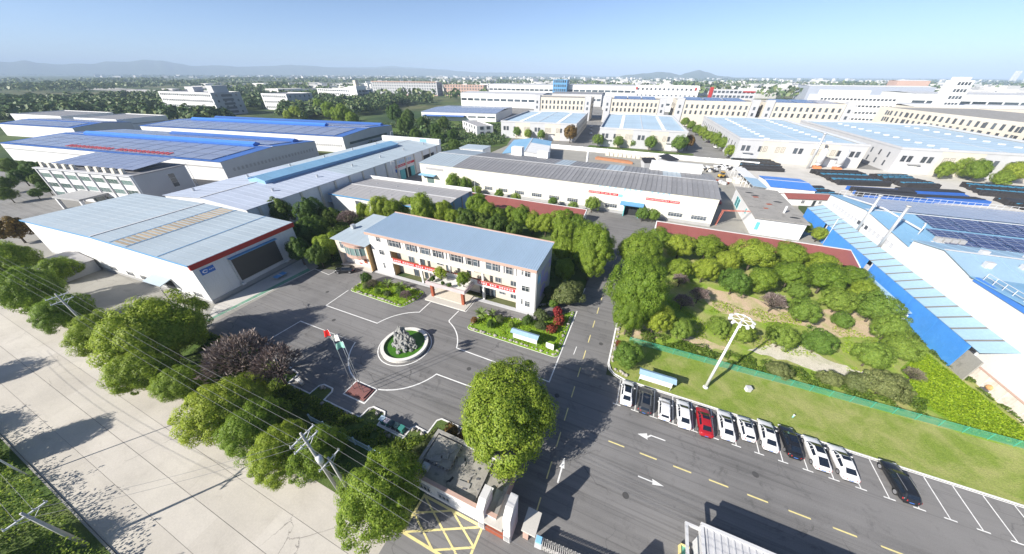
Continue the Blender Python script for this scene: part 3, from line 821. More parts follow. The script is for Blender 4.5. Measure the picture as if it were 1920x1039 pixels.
# third floor glazing band: wide bays, pairs and narrow lights
for u, w, n in ((6.1, 3.0, 3), (11.2, 1.0, 1), (12.7, 1.0, 1), (15.2, 2.2, 2), (18.3, 1.0, 1), (19.8, 1.0, 1), (23.0, 2.7, 3), (27.0, 1.1, 1), (28.4, 1.2, 1), (31.4, 1.4, 1), (32.9, 1.4, 2), (35.9, 1.5, 2)):
    window(t, 'F', L, D, u, 8.32, w, 1.8, n, 2, 'frame_white')
for u in (9.6, 10.3, 14.3, 17.7, 21.2, 22.1, 26.1, 30.2, 30.8, 34.9, 37.6):
    MB().box(u, -0.02, 8.3, u+0.5, 0.2, 10.15).build('pier', 'tile_white', t)
MB().box(5.6, 0.21, 8.3, 38.3, 0.25, 10.15).build('glazing_backing', 'wall_palegrey', t)
for u, z, w, hh in ((2.3, 8.8, 1.3, 1.4), (2.3, 5.3, 1.5, 1.4), (2.6, 1.4, 0.45, 1.7), (39.3, 8.9, 0.35, 1.3), (40.0, 8.7, 1.2, 1.5), (39.4, 5.1, 1.7, 1.4), (39.3, 1.6, 0.35, 1.4), (40.2, 1.3, 1.1, 1.5)):
    window(t, 'F', L, D, u, z, w, hh, 2 if w > 0.9 else 1, 2)
for u, z, w, hh, n in ((9.3, 3.7, 1.7, 2.6, 'window'), (13.0, 3.6, 1.0, 2.4, 'door'), (17.5, 5.0, 1.8, 1.1, 'window'), (20.0, 3.6, 1.0, 2.4, 'door'), (25.5, 3.6, 1.0, 2.4, 'door'), (32.5, 4.2, 1.5, 2.0, 'window'), (36.1, 4.2, 1.5, 2.0, 'window'),
                       (10.2, 0.1, 1.5, 2.6, 'door'), (13.4, 0.1, 1.0, 2.3, 'door'), (15.6, 1.2, 1.2, 1.2, 'window'), (28.6, 0.1, 0.9, 2.3, 'door'), (30.0, 0.1, 1.0, 2.4, 'door'), (31.5, 0.1, 1.0, 2.4, 'door'), (33.4, 1.3, 1.5, 1.0, 'window'), (36.1, 0.9, 1.6, 1.9, 'window')):
    o = window(t, 'F', L, D, u, z, w, hh, 2 if w > 1.1 else 1, 2 if n == 'window' else 1, 'frame_dark' if n == 'door' else 'frame_white', name=n)
    o.location.y = 1.9
banner(t, 6.1, 4.15, 12.6, 0.82, 19, 31, y=-0.03, gaps=(4, 10, 14))
banner(t, 29.2, 4.1, 8.8, 0.82, 13, 32, y=-0.03, gaps=(4, 7))
MB().box(5.6, -0.06, 5.0, 38.3, 0.3, 5.08).build('parapet_cap', 'brick_red', t)
# cornice and roof
MB().box(-0.55, -0.55, 10.32, L+0.2, 0.0, 11.05).build('cornice', 'wall_pink', t)
MB().box(-0.55, 0.0, 10.32, -0.02, D+0.2, 11.05).build('cornice', 'wall_pink', t)
n = 12; w = (L+0.9)/n
pmh = MB().slab([(0, -0.6, 11.1), (w-0.03, -0.6, 11.1), (w-0.03, D+0.4, 11.75), (0, D+0.4, 11.75)], 0.08).add([], []).mesh('roof_panel', 'roof_officeblue')
for i in range(n): put('roof_panel', pmh, t, (-0.6+i*w, 0, 0))
rb = MB()
for k in range(7): rb.slab([(0.25+k*0.5, -0.6, 11.16), (0.29+k*0.5, -0.6, 11.16), (0.29+k*0.5, D+0.4, 11.81), (0.25+k*0.5, D+0.4, 11.81)], 0.07)
rbm = rb.mesh('roof_rib', 'roof_officeblue')
for i in range(n):
    o = put('roof_rib', rbm, t, (-0.6+i*w, 0, 0)); o['kind'] = 'stuff'
MB().box(-0.6, D+0.3, 11.7, L+0.3, D+0.5, 11.95).build('roof_trim', 'wall_pink', t)
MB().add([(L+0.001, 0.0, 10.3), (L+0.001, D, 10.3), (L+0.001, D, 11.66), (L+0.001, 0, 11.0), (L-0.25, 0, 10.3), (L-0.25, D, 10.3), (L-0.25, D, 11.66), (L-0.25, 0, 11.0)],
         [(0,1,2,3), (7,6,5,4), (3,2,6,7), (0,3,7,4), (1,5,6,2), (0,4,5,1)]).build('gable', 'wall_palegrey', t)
def muralmat():
    m, tt, b = newmat('mural')
    co = coords(tt)
    c = ramp(tt, noisef(tt, co, 0.35, 3, 0.5, 0.8), [(0.3, (0.42, 0.45, 0.55)), (0.45, (0.34, 0.28, 0.62)), (0.55, (0.5, 0.47, 0.36)), (0.7, (0.55, 0.56, 0.6))])
    tt.links.new(c, b.inputs['Base Color'])
muralmat()
MB().box(L+0.01, 3.3, 2.2, L+0.08, 9.9, 8.6).build('mural_panel', 'mural', t)
MB().box(L+0.01, 1.2, 6.7, L+0.08, 2.6, 8.4).build('wall_sign', 'lettering_blue', t)
MB().tube((L+0.12, 0.15, 0), (L+0.12, 0.15, 10.4), 0.07, 0.07, 8).build('downpipe', 'steel', t)
MB().box(-0.2, -0.9, 0, L+0.1, 0.0, 0.12).build('apron', 'wall_palegrey', t)
MB().box(11.0, -0.12, 6.95, 28.5, -0.001, 7.05).build('string_course', 'tile_white', t)

# ---- portico with roof garden
t = thing('entrance_portico', 'entrance portico with red columns and a planted white terrace on top', 'portico', (-39.2, 42.6, 0))
MB().box(0, 0, 0, 10.3, 5.15, 0.16).build('platform', 'concrete_pale', t)
MB().box(0.8, 1.6, 0.16, 9.5, 5.15, 0.32).build('platform_step', 'tile_cream', t)
for x in (0.75, 8.6): MB().box(x, 1.5, 0.16, x+0.62, 2.1, 3.5).build('column', 'brick_red', t)
MB().box(0.2, 1.1, 3.5, 9.8, 5.15, 3.95).build('canopy', 'tile_white', t)
for q in ((0.1, 1.0, 3.52, 9.9, 1.25, 4.35), (0.1, 1.25, 3.52, 0.35, 5.1, 4.35), (9.65, 1.25, 3.52, 9.9, 5.1, 4.35)):
    MB().box(*q).build('parapet', pm('parapet_mauve', (0.5, 0.42, 0.42)) if 'parapet_mauve' not in MATS else 'parapet_mauve', t)

# ---- annex with bowed bay window
t = thing('office_annex', 'two-storey cream annex with bowed bay window and blue mono-pitch roof beside the office', 'office building', (-68.6, 46.8, 0))
L, D, h = 10.4, 14.0, 7.4
MB().box(0, D-0.25, 0, L, D, h).build('wall', 'tile_cream', t)
MB().box(0, 0, 0, 0.25, D-0.25, h).build('wall', 'tile_cream', t)
MB().box(L-0.25, 0, 0, L, D-0.25, h).build('wall', 'wall_ochre', t)
MB().box(0.25, 0, 3.7, L-0.25, 0.25, h).build('wall', 'tile_cream', t)
MB().box(0.25, 1.2, 0, L-0.25, 1.4, 3.7).build('wall', 'tile_white', t)
MB().box(0.25, 0.25, 3.5, L-0.25, 1.4, 3.7).build('soffit', 'tile_cream', t)
bay = [(3.4, 0.0)]+[(6.2+3.0*math.cos(R(a)), 0.0-1.35*math.sin(R(a))) for a in (160, 135, 110, 90, 60, 35)]+[(9.6, 0.0)]
for z0, z1, mt, nm in ((3.6, 4.6, 'wall_pink', 'bay_sill'), (6.6, 7.5, 'wall_pink', 'bay_head'), (4.6, 6.6, 'glass_green', 'bay_glass')):
    MB().prism(bay, z0, z1).build(nm, mt, t)
for (x, y) in bay[1:-1]: MB().box(x-0.06, y-0.1, 4.6, x+0.06, y+0.02, 6.6).build('bay_mullion', 'frame_white', t)
window(t, 'F', L, D, 1.4, 5.0, 1.7, 1.9, 3, 2)
o = MB().box(4.1, 1.1, 1.7, 5.6, 1.19, 3.0).build('notice_board', 'lettering_red', t)
MB().box(6.9, 1.1, 1.2, 7.9, 1.19, 2.7).build('notice_board', 'brick_red', t)
MB().box(5.0, 1.1, 0.6, 5.9, 1.19, 0.95).build('notice_board', 'lettering_red', t)
n = 6; w = (L+1.2)/n
pmh = MB().slab([(0, -0.75, 7.62), (w-0.03, -0.75, 7.62), (w-0.03, D+0.4, 8.5), (0, D+0.4, 8.5)], 0.1).mesh('roof_panel', 'roof_paleblue')
for i in range(n): put('roof_panel', pmh, t, (-0.6+i*w, 0, 0))
MB().prism([(-0.5, -0.6), (3.3, -0.6), (4.2, -1.5), (8.4, -1.5), (L-0.1, -0.2), (L-0.1, 0.0), (-0.5, 0.0)], 7.4, 7.55).build('cornice', 'wall_pink', t)
MB().box(0.6, 5.0, 8.1, 1.4, 6.0, 9.1).build('roof_vent', 'steel', t)
MB().box(0, -0.5, 0, L, 1.2, 0.15).build('entrance_step', 'concrete_pale', t)

# ---- gatehouse
t = thing('gatehouse', 'derelict flat-roofed gatehouse with stained concrete roof and low parapets', 'gatehouse', (-17.5, 11.3, 0))
MB().box(0, 0, 0, 11.0, 0.3, 3.4).build('wall', 'wall_white', t)
MB().box(0, 5.4, 0, 11.0, 5.7, 3.4).build('wall', 'wall_white', t)
MB().box(0, 0.3, 0, 0.3, 5.4, 3.4).build('wall', 'wall_white', t)
MB().box(10.7, 0.3, 0, 11.0, 5.4, 3.4).build('wall', 'wall_pink', t)
MB().box(0.3, 0.3, 2.75, 8.2, 5.4, 2.95).build('roof_deck', 'roof_mossy', t)
MB().box(8.2, 0.3, 2.5, 10.7, 5.4, 2.7).build('lower_roof_deck', 'roof_mossy', t)
MB().box(8.05, 0.3, 2.7, 8.2, 5.4, 3.05).build('deck_edge', 'roof_concrete', t)
MB().slab([(0.5, 2.1, 3.42), (3.9, 2.1, 3.42), (3.9, 5.1, 3.55), (0.5, 5.1, 3.55)], 0.16).build('raised_slab', 'roof_mossy', t)
for (x, y, a, sx_, sy_) in ((4.7, 3.6, 0.3, 1.0, 0.9), (5.4, 4.3, 0.2, 1.1, 0.8), (3.2, 4.3, -0.5, 0.6, 1.1), (2.0, 2.6, 0.3, 1.1, 0.7), (2.7, 3.2, 0.25, 0.9, 0.7), (6.2, 1.6, 0.1, 1.5, 0.5), (7.2, 4.6, 0.4, 0.7, 0.7)):
    MB().cbox(x, y, 3.5 if x < 3.9 and y > 2.1 else 2.96, sx_, sy_, 0.12, a).build('loose_slab', 'roof_concrete', t)
for k in range(6): MB().box(0.7+k*0.52, 1.98, 2.95, 1.0+k*0.52, 2.2, 3.3).build('slab_block', 'roof_concrete', t)
for k in range(6): MB().box(3.72, 2.3+k*0.5, 2.95, 3.96, 2.6+k*0.5, 3.3).build('slab_block', 'roof_concrete', t)
MB().box(0.8, 1.0, 2.96, 1.6, 1.7, 3.6).build('cistern', 'wall_palegrey', t)
MB().tube((6.7, 1.2, 3.0), (6.6, 3.0, 3.0), 0.05, 0.05, 6).build('loose_pipe', 'frame_dark', t)
q_ = random.Random(6)
for k in range(34):
    x, y = q_.uniform(4.2, 10.4), q_.uniform(0.6, 5.1); s = q_.uniform(0.06, 0.22)
    MB().cbox(x, y, 2.96 if x < 8.0 else 2.71, s*q_.uniform(1, 4), s, s*0.5, q_.uniform(0, 3)).build('debris_piece', ('roof_concrete', 'frame_dark', 'rust_strip', 'dark_inside')[k % 4], t)
MB().box(9.0, 1.6, 2.71, 9.5, 2.6, 3.0).build('fallen_board', 'wall_clean', t)
for q in ((-0.05, -0.05, 3.4, 11.05, 0.35, 3.52), (-0.05, 5.35, 3.4, 11.05, 5.75, 3.52)):
    MB().box(*q).build('coping', 'wall_pink' if q[1] < 0 else 'roof_concrete', t)
for q in ((-0.05, 0.35, 3.4, 0.35, 5.35, 3.52), (10.65, 0.35, 3.4, 11.05, 5.35, 3.52)):
    MB().box(*q).build('coping', 'roof_concrete', t)
for u in (1.0, 3.6): window(t, 'F', 11, 5.7, u, 1.0, 1.6, 1.3, 3, 2)
# ---- gate piers: tapered white slabs with grey tile inner faces
def pier(label, x, y, hgt, rz=0.0):
    t = thing('gate_pier', label, 'gate pier', (x, y, 0), rz, 'tall white gate piers')
    w, d = 0.8, 2.1
    MB().add([(0,0,0),(w,0,0),(w,d,0),(0,d,0),(0,0,hgt*0.84),(w,0,hgt*0.84),(w,d,hgt*0.97),(0,d,hgt*0.97),(0,0.75,hgt),(w,0.75,hgt)],
             [(3,2,1,0),(0,1,5,4),(4,5,9,8),(8,9,6,7),(1,2,6,9,5),(3,0,4,8,7),(2,3,7,6)]).build('shaft', 'tile_white', t)
    MB().box(w, 0.12, 0.4, w+0.03, d-0.1, hgt*0.83).build('side_cladding', pm('pier_mauve', (0.42, 0.38, 0.42)) if 'pier_mauve' not in MATS else 'pier_mauve', t)
    f = MB().box(0.06, -0.08, 0.2, 0.74, -0.001, 1.9).build('notice_frame', 'tile_white', t)
    MB().box(0.15, -0.1, 0.4, 0.65, -0.082, 1.7).build('notice_panel', 'plinth', f)
    return t
pier('white gate pier joined to the gatehouse wall', -8.5, 10.9, 5.7)
pier('taller white gate pier standing free beside the gate lane', -5.5, 10.9, 6.8)
pier('white gate pier on the far side of the sliding gate', 3.6, 7.0, 6.4)
pier('tallest white gate pier next to the visitor office', 6.2, 6.9, 7.0)
t = thing('gate_booth', 'small flat-roofed brick-fronted booth between the white gate piers', 'booth', (-7.65, 10.9, 0))
MB().box(0, 0.4, 0, 2.1, 2.9, 2.6).build('wall', 'wall_pink', t)
MB().box(-0.05, -0.2, 2.6, 2.1, 3.1, 2.95).build('roof', 'concrete_pale', t)
MB().box(0, 0.0, 0.0, 2.1, 0.4, 0.95).build('counter', 'brick_red', t)
MB().box(0.1, 0.32, 1.0, 2.0, 0.41, 2.4).build('shutter', 'dark_inside', t)
t = thing('gate_canopy_block', 'cream concrete canopy block on the gate lane side of the pier', 'canopy', (-3.75, 11.6, 0))  # canopy slab carried on a short wall, no lamp in it
MB().prism([(0, 0), (1.5, 0), (1.5, 2.2), (0, 2.2)], 2.7, 3.0).build('roof', 'concrete_pale', t)
MB().box(0.1, 0.3, 0, 0.7, 1.4, 2.7).build('wall', 'wall_pink', t)

# ---- visitor office at the frame's lower edge (corrugated white roof)
t = thing('visitor_office', 'white corrugated-roofed visitor office with a framed green notice bay', 'office building', (13.3, 8.6, 0))
L, D = 30.0, 10.2
for q in ((0, 0, 0, L, 0.2, 3.2), (0, D-0.2, 0, L, D, 3.5), (0, 0.2, 0, 0.2, D-0.2, 3.4), (L-0.2, 0.2, 0, L, D-0.2, 3.4)): MB().box(*q).build('wall', 'wall_white', t)
MB().slab([(-0.1, -0.5, 3.3), (L+0.1, -0.5, 3.3), (L+0.1, D+0.1, 3.75), (-0.1, D+0.1, 3.75)], 0.1).build('roof', 'wall_palegrey', t)
rbm = MB().slab([(0, -0.5, 3.39), (0.12, -0.5, 3.39), (0.12, D+0.1, 3.84), (0, D+0.1, 3.84)], 0.085).mesh('roof_rib', 'wall_palegrey')
for i in range(50): put('roof_rib', rbm, t, (0.1+i*0.6, 0, 0))
MB().box(-0.3, D+0.1, 3.55, L+0.3, D+0.4, 3.95).build('roof_trim', 'trim_white', t)
MB().box(-0.4, -0.4, 3.2, -0.1, D+0.1, 3.9).build('roof_trim', 'trim_white', t)
MB().box(-1.7, 4.0, 3.3, -1.45, D+0.0, 3.6).build('bay_frame', 'trim_white', t)
MB().box(-1.45, D-0.25, 3.3, -0.4, D, 3.6).build('bay_frame', 'trim_white', t)
MB().box(-1.25, 4.0, 0, -0.45, D-0.9, 0.35).build('bay_floor', pm('notice_green', (0.16, 0.42, 0.3)), t)
MB().box(-1.3, D-0.95, 0.0, -0.45, D-0.8, 0.5).build('bay_edge', 'yellow_paint', t)
MB().box(-1.43, 4.0, 0, -1.27, D-0.95, 0.5).build('bay_edge', 'yellow_paint', t)

# ================================================================== RIGHT SIDE
RZ = R(2.6)
def hall(name, label, loc, rz, L, D, h, ri, axis, walls, roof, n, cat='warehouse', seam=0.06, **kw):
    t = thing(name, label, cat, loc, rz)
    gable_walls(t, L, D, h, ri, axis, walls)
    roof_panels(t, L, D, h, ri, axis, roof, n, seam=seam, **kw)
    return t
def loc2(x, y, ox=60.4, oy=45.0, r=RZ):
    return (ox+x*math.cos(r)-y*math.sin(r), oy+x*math.sin(r)+y*math.cos(r), 0)
# north hall with solar roof
t = hall('solar_roof_factory', 'white factory hall with blue roof covered in dark solar panels', loc2(0, 47.4), RZ, 75, 38.6, 10.0, 1.7, 'x', ('wall_clean',)*4, 'roof_sky', 24)
for i in range(17):
    window(t, 'L', 75, 38.6, 4.0+i*1.85, 7.6, 1.2, 0.95, 2, 1, 'wall_palegrey' if i not in (8, 10) else 'frame_dark', 'glass' if i in (8, 9, 10) else 'wall_palegrey')
for u in range(11):
    for v in range(6):
        x0 = 7.5+u*5.9+(v//3)*2.0; yy = 3.2+v*2.45+(0.9 if v >= 3 else 0)
        zz = 10.0+1.7*yy/19.3+0.36
        sl_ = 1.7/19.3
        MB().slab([(x0, yy, zz), (x0+5.6, yy, zz), (x0+5.6, yy+2.2, zz+2.2*sl_), (x0, yy+2.2, zz+2.2*sl_)], 0.06).build('solar_panel', 'pv_dark', t)
for u in range(10):
    for v in range(4):
        x0 = 3.5+u*7.0; yy = 20.6+v*4.3; sl_ = -1.7/19.3
        zz = 11.7+(yy-19.3)*sl_+0.36
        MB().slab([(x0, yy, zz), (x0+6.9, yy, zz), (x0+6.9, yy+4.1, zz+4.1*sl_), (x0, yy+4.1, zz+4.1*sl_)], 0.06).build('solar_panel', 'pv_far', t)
MB().path([(2, 36, 10.6), (4, 21, 12.1), (5.5, 8, 11.4)], 0.22, 6).build('roof_pipe', 'trim_white', t)
for k in range(4):
    MB().box(6.0+k*1.3, 3.6, 10.5, 7.0+k*1.3, 4.6, 11.5).build('condenser', 'plinth', t)
MB().box(5.4, 3.2, 10.38, 12.0, 5.0, 10.48).build('condenser_base', 'galv', t)
for s_ in range(40):
    pass
# middle hall
t = hall('pale_roof_factory', 'white windowless factory hall with pale blue roof and ridge gutters', loc2(-0.15, 31.0), RZ, 75, 16.2, 11.5, 1.5, 'x', ('wall_clean',)*4, 'leanto_blue', 20, seam=0.09)
for k, (x, y) in enumerate(((3, 3.5), (6, 9.5), (8.5, 4.5), (13, 10.5), (13.5, 4.0), (18, 9.0), (22, 5))):
    MB().box(x, y, 12.0, x+1.1, y+0.8, 13.4).build('roof_vent', 'wall_palegrey', t)
# south hall with roof railing
t = hall('railed_roof_factory', 'white factory hall with bright blue roof edge and a white railing along it', loc2(-0.3, -26.0), RZ, 75, 56.8, 11.6, 1.6, 'x', ('wall_clean',)*4, 'roof_sky', 20)
for i in range(24):
    MB().tube((0.6, 56.0-i*1.8, 11.7), (0.6, 56.0-i*1.8, 13.1), 0.05, 0.05, 6).build('railing_post', 'trim_white', t)
for z in (12.5, 13.1): MB().box(0.56, 14.0, z, 0.64, 56.0, z+0.06).build('railing_bar', 'trim_white', t)
MB().box(-0.2, 13, 11.2, 0.3, 56.4, 11.95).build('roof_edge', 'roof_bright', t)
# lean-to with bright blue side
t = thing('blue_lean_to', 'long pale blue lean-to roof with bright blue side cladding below the factory wall', 'shed', loc2(0, 0), RZ)
n = 22; y0, y1 = 16.5, 86.0; w = (y1-y0)/n
pmh = MB().slab([(-4.3, w-0.5, 5.15), (-4.3, 0, 5.15), (-0.45, 0, 6.5), (-0.45, w-0.5, 6.5)], 0.1).mesh('roof_panel', 'leanto_blue')
sm = MB().slab([(-4.3, 0.46, 5.13), (-4.3, 0, 5.13), (-0.45, 0, 6.48), (-0.45, 0.46, 6.48)], 0.08).mesh('skylight_strip', 'skylight_grey')
for i in range(n):
    put('roof_panel', pmh, t, (0, y0+i*w, 0))
    put('skylight_strip', sm, t, (0, y0+(i+1)*w-0.48, 0))
for a, b_ in ((18.2, 46.5), (48.5, 70.0), (72.0, 85.5)):
    k = max(1, round((b_-a)/7)); ww = (b_-a)/k
    sp = MB().box(-4.25, 0, 0.0, -4.1, ww-0.03, 5.0).mesh('side_panel', 'strip_blue')
    for i in range(k): put('side_panel', sp, t, (0, a+i*ww, 0))
for i in range(12): MB().box(-4.0, 17+i*6, 0, -3.8, 17.2+i*6, 5.0).build('post', 'galv', t)
MB().box(-4.28, 46.8, 0.5, -4.05, 48.2, 4.0).build('side_window', 'wall_palegrey', t)
t = thing('dusty_wall_panel', 'dusty grey concrete end panel at the open end of the blue lean-to', 'wall', loc2(-4.1, 15.2), RZ)
MB().box(-0.1, 0, 0, 0.1, 2.9, 4.2).build('panel', 'roof_concrete', t)
t = thing('blue_tarpaulin_stack', 'bright blue tarpaulin over a pallet stack in the yard beside the lean-to', 'tarpaulin', loc2(-0.2, 12.2), RZ)
MB().add([(0, 0, 0), (6, 0.4, 0), (6, 4, 0), (0, 3.4, 0), (0.3, 0.3, 2.2), (5.8, 0.6, 2.5), (5.8, 3.6, 2.6), (0.4, 3.2, 2.1)],
         [(3,2,1,0),(4,5,6,7),(0,1,5,4),(1,2,6,5),(2,3,7,6),(3,0,4,7)]).build('tarpaulin', 'roof_bright', t)
t = thing('cement_mixer', 'small orange and grey machine standing in the white yard by the lean-to', 'machine', loc2(-2.2, 13.6), RZ)
MB().rock(0, 0, 0.95, 0.55, 0.5, 0.5, 3, 2, 0.1).build('drum', pm('machine_orange', (0.5, 0.28, 0.12)), t)
MB().box(-0.6, -0.4, 0, 0.6, 0.4, 0.5).build('chassis', 'frame_dark', t)
struct('factory_yard', MB().sheet([(57.5, 40), (120, 40), (120, 64), (56.2, 66), (54.9, 78), (53.8, 100), (60, 100), (60, 60)], 0.03), 'concrete_pale')
# low pale shed against the blue side
t = thing('low_pale_shed', 'low pale blue shed roof squeezed between the grove and the blue cladding', 'shed', (52.3, 74.0, 0), R(3.2))
MB().slab([(0, 0, 2.5), (1.9, 0, 3.1), (1.9, 17.5, 3.1), (0, 17.5, 2.5)], 0.12).build('roof', 'leanto_blue', t)
MB().box(0.1, 0.1, 0, 1.8, 17.3, 2.4).build('wall', 'wall_white', t)
# boundary wall: rendered panels between piers
t = thing('boundary_wall', 'stained pinkish-white boundary wall along the crop plot', 'wall', (58.55, 48.0, 0), R(6.2))
pm('render_stained', (0.66, 0.6, 0.54), 0.9, 0.12, 0.4, 4, stain=(0.4, 0.3, 0.25), stainamt=0.6, streak=(0.42, 0.33, 0.28))
wp = MB().box(0, 0.02, 0, 0.2, 2.9, 2.2).mesh('wall_panel', 'render_stained')
pp = MB().box(-0.06, 0, 0, 0.26, 0.02, 2.26).mesh('pier', 'render_stained')
cp = MB().box(-0.08, 0, 2.262, 0.28, 2.92, 2.36).mesh('coping', 'wall_pink')
for i in range(11):
    put('wall_panel', wp, t, (0, -6+i*2.92, 0)); put('coping', cp, t, (0, -6+i*2.92, 0)); put('pier', pp, t, (0, -6+i*2.92, 0))

# ---- chimneys / lamp masts on the right
def chimney(label, x, y, z0, z1, r=0.34):
    t = thing('steel_chimney', label, 'chimney', (x, y, 0), 0, 'steel chimneys of the factory')
    MB().tube((0, 0, z0), (0, 0, z1), r, r*0.9, 14).build('pipe', 'steel', t, True)
    MB().tube((0, 0, z1+0.15), (0, 0, z1+0.35), r*1.5, r*1.2, 14).build('cap', 'pole_grey', t, True)
    for k in range(3): MB().tube((r*math.cos(k*2.1), r*math.sin(k*2.1), z1-0.3), (r*math.cos(k*2.1), r*math.sin(k*2.1), z1+0.2), 0.03, 0.03, 5).build('cap_strut', 'steel', t)
    MB().box(0.0, -0.1, z0+2.5, 1.5, 0.1, z0+2.7).build('bracket', 'steel', t)
chimney('steel chimney of the factory, further one from the grove', 57.2, 109.8, 5.9, 16.0)
chimney('steel chimney of the factory, nearer one with a rusty cap', 57.6, 99.3, 5.9, 16.7)
t = thing('roof_post', 'short white bent pipe on the blue solar factory roof', 'pipe', (62.6, 99.5, 0))
MB().path([(0, 0, 10.3), (0, 0, 13.0), (0.2, 0.5, 13.3), (0.2, 1.0, 13.1)], 0.14, 8).build('pipe', 'trim_white', t, True)

# ---- concrete-roofed workshop and its neighbours
t = thing('concrete_roof_workshop', 'single-storey workshop with stained flat concrete roof and teal doors', 'workshop', (34.4, 112.4, 0), R(0.8))
L, D, h = 12.9, 33.5, 5.2
for q in ((0, 0, 0, L, 0.25, h), (0, D-0.25, 0, L, D, h), (0, 0.25, 0, 0.25, D-0.25, h), (L-0.25, 0.25, 0, L, D-0.25, h)): MB().box(*q).build('wall', 'wall_white', t)
MB().box(-0.5, -0.5, h, L+0.5, D+0.5, h+0.3).build('roof', 'roof_concrete', t)
for (x, y, sx_, sy_, rz, mt) in ((4, 22, 1.6, 1.0, 0.3, 'brick_red'), (6.5, 15, 1.5, 1.1, 0.5, 'brick_red'), (4.5, 10, 1.2, 0.8, 0.2, 'brick_red')): MB().cbox(x, y, h+0.3, sx_, sy_, 0.1, rz).build('brick_patch', mt, t)
for q in ((3, 27), (4.2, 24), (10, 19), (10.8, 4)): MB().sheet([(q[0]+1.6*math.cos(k*0.63)*random.Random(k).uniform(.7, 1), q[1]+0.9*math.sin(k*0.63)*random.Random(k+9).uniform(.7, 1)) for k in range(10)], h+0.304).build('tar_patch', 'dark_inside', t)
MB().tube((8.8, 7.5, h+0.3), (8.8, 7.5, h+2.5), 0.3, 0.3, 10).build('stub_chimney', 'wall_white', t)
for u in (6, 9, 21): window(t, 'L', L, D, u, 0.3 if u < 20 else 2.4, 2.4 if u < 20 else 1.2, 3.4 if u < 20 else 1.6, 2, 2, 'door_teal', name='door' if u < 20 else 'window')
MB().box(0.6, -0.02, 1.5, 1.6, -0.001, 4).build('drain_stain_pipe', 'door_teal', t)
t = thing('maroon_roof_cottage', 'small white cottage with maroon metal roof in the stock yard', 'cottage', (52.4, 148.2, 0), R(17))
L, D, h = 15.5, 6.0, 2.7
gable_walls(t, L, D, h, 1.1, 'x', ('wall_clean',)*4)
roof_panels(t, L, D, h, 1.1, 'x', 'roof_maroon', 8, seam=0.03)
window(t, 'F', L, D, 5, 1.0, 1.2, 1.2, 2, 2); window(t, 'F', L, D, 9.2, 0.1, 1.0, 2.1, 1, 1, 'frame_dark', name='door'); window(t, 'F', L, D, 11.2, 1.0, 1.0, 1.2, 2, 2)
t = thing('blue_canvas_hall', 'low hall with plain bright blue roof in the stock yard', 'hall', (49.0, 159.5, 0), R(3))
gable_walls(t, 15.0, 17.5, 3.6, 0.7, 'x', ('wall_clean',)*4)
roof_panels(t, 15.0, 17.5, 3.6, 0.7, 'x', 'roof_bright', 6, seam=0.01)
t = thing('white_open_shed', 'narrow white-roofed open shed along the scrap yard lane', 'shed', (41.5, 155.0, 0), R(4.5))
MB().slab([(0, 0, 4.4), (5.2, 0, 4.0), (5.2, 14, 4.0), (0, 14, 4.4)], 0.15).build('roof', 'leanto_blue', t)
MB().slab([(0, 14, 4.4), (5.2, 14, 4.0), (5.2, 34, 4.0), (0, 34, 4.4)], 0.15).build('roof', 'wall_clean', t)
MB().box(5.0, 0, 0, 5.2, 34, 3.9).build('wall', 'wall_clean', t)
for i in range(8): MB().tube((0.2, 0.3+i*4.7, 0), (0.2, 0.3+i*4.7, 4.2), 0.09, 0.09, 8).build('post', 'galv', t)
# red crane gantry
t = thing('crane_gantry', 'red lattice crane gantry spanning the lane beside the cream warehouse', 'gantry', (25.1, 115.6, 0), R(18))
def lattice(m, a, b, w, n):
    a, b = Vector(a), Vector(b)
    d = (b-a); s1 = Vector((0, 0, 1)).cross(d).normalized() if abs(d.normalized().z) < 0.9 else Vector((0, 1, 0))
    for k in (-1, 1): m.tube(a+s1*w*k/2, b+s1*w*k/2, 0.09, 0.09, 6)
    for i in range(n): m.tube(a+d*(i/n)+s1*w*(0.5 if i % 2 else -0.5), a+d*((i+1)/n)+s1*w*(-0.5 if i % 2 else 0.5), 0.05, 0.05, 5)
for nm, a, b in (('leg', (0, 0, 0), (0.8, 0, 4.9)), ('leg', (14.2, 0, 0), (13.4, 0, 4.9)), ('beam', (0.4, 0, 5.1), (13.8, 0, 5.1))):
    m = MB(); lattice(m, a, b, 0.8, 9); o = m.build(nm, 'gantry_red', t); o['kind'] = 'stuff'
# white perimeter wall of the far park
t = thing('white_perimeter_wall', 'long white perimeter wall in front of the far factory park', 'wall', (-67, 217.5, 0), R(-1.6))
wp = MB().box(0, 0, 0, 7.7, 0.3, 2.6).mesh('wall_panel', 'wall_clean'); pp = MB().box(-0.25, -0.1, 0, 0.25, 0.4, 2.8).mesh('pier', 'wall_clean')
for i in range(15):
    put('wall_panel', wp, t, (0.25+i*8.2, 0, 0)); put('pier', pp, t, (i*8.2, 0, 0))
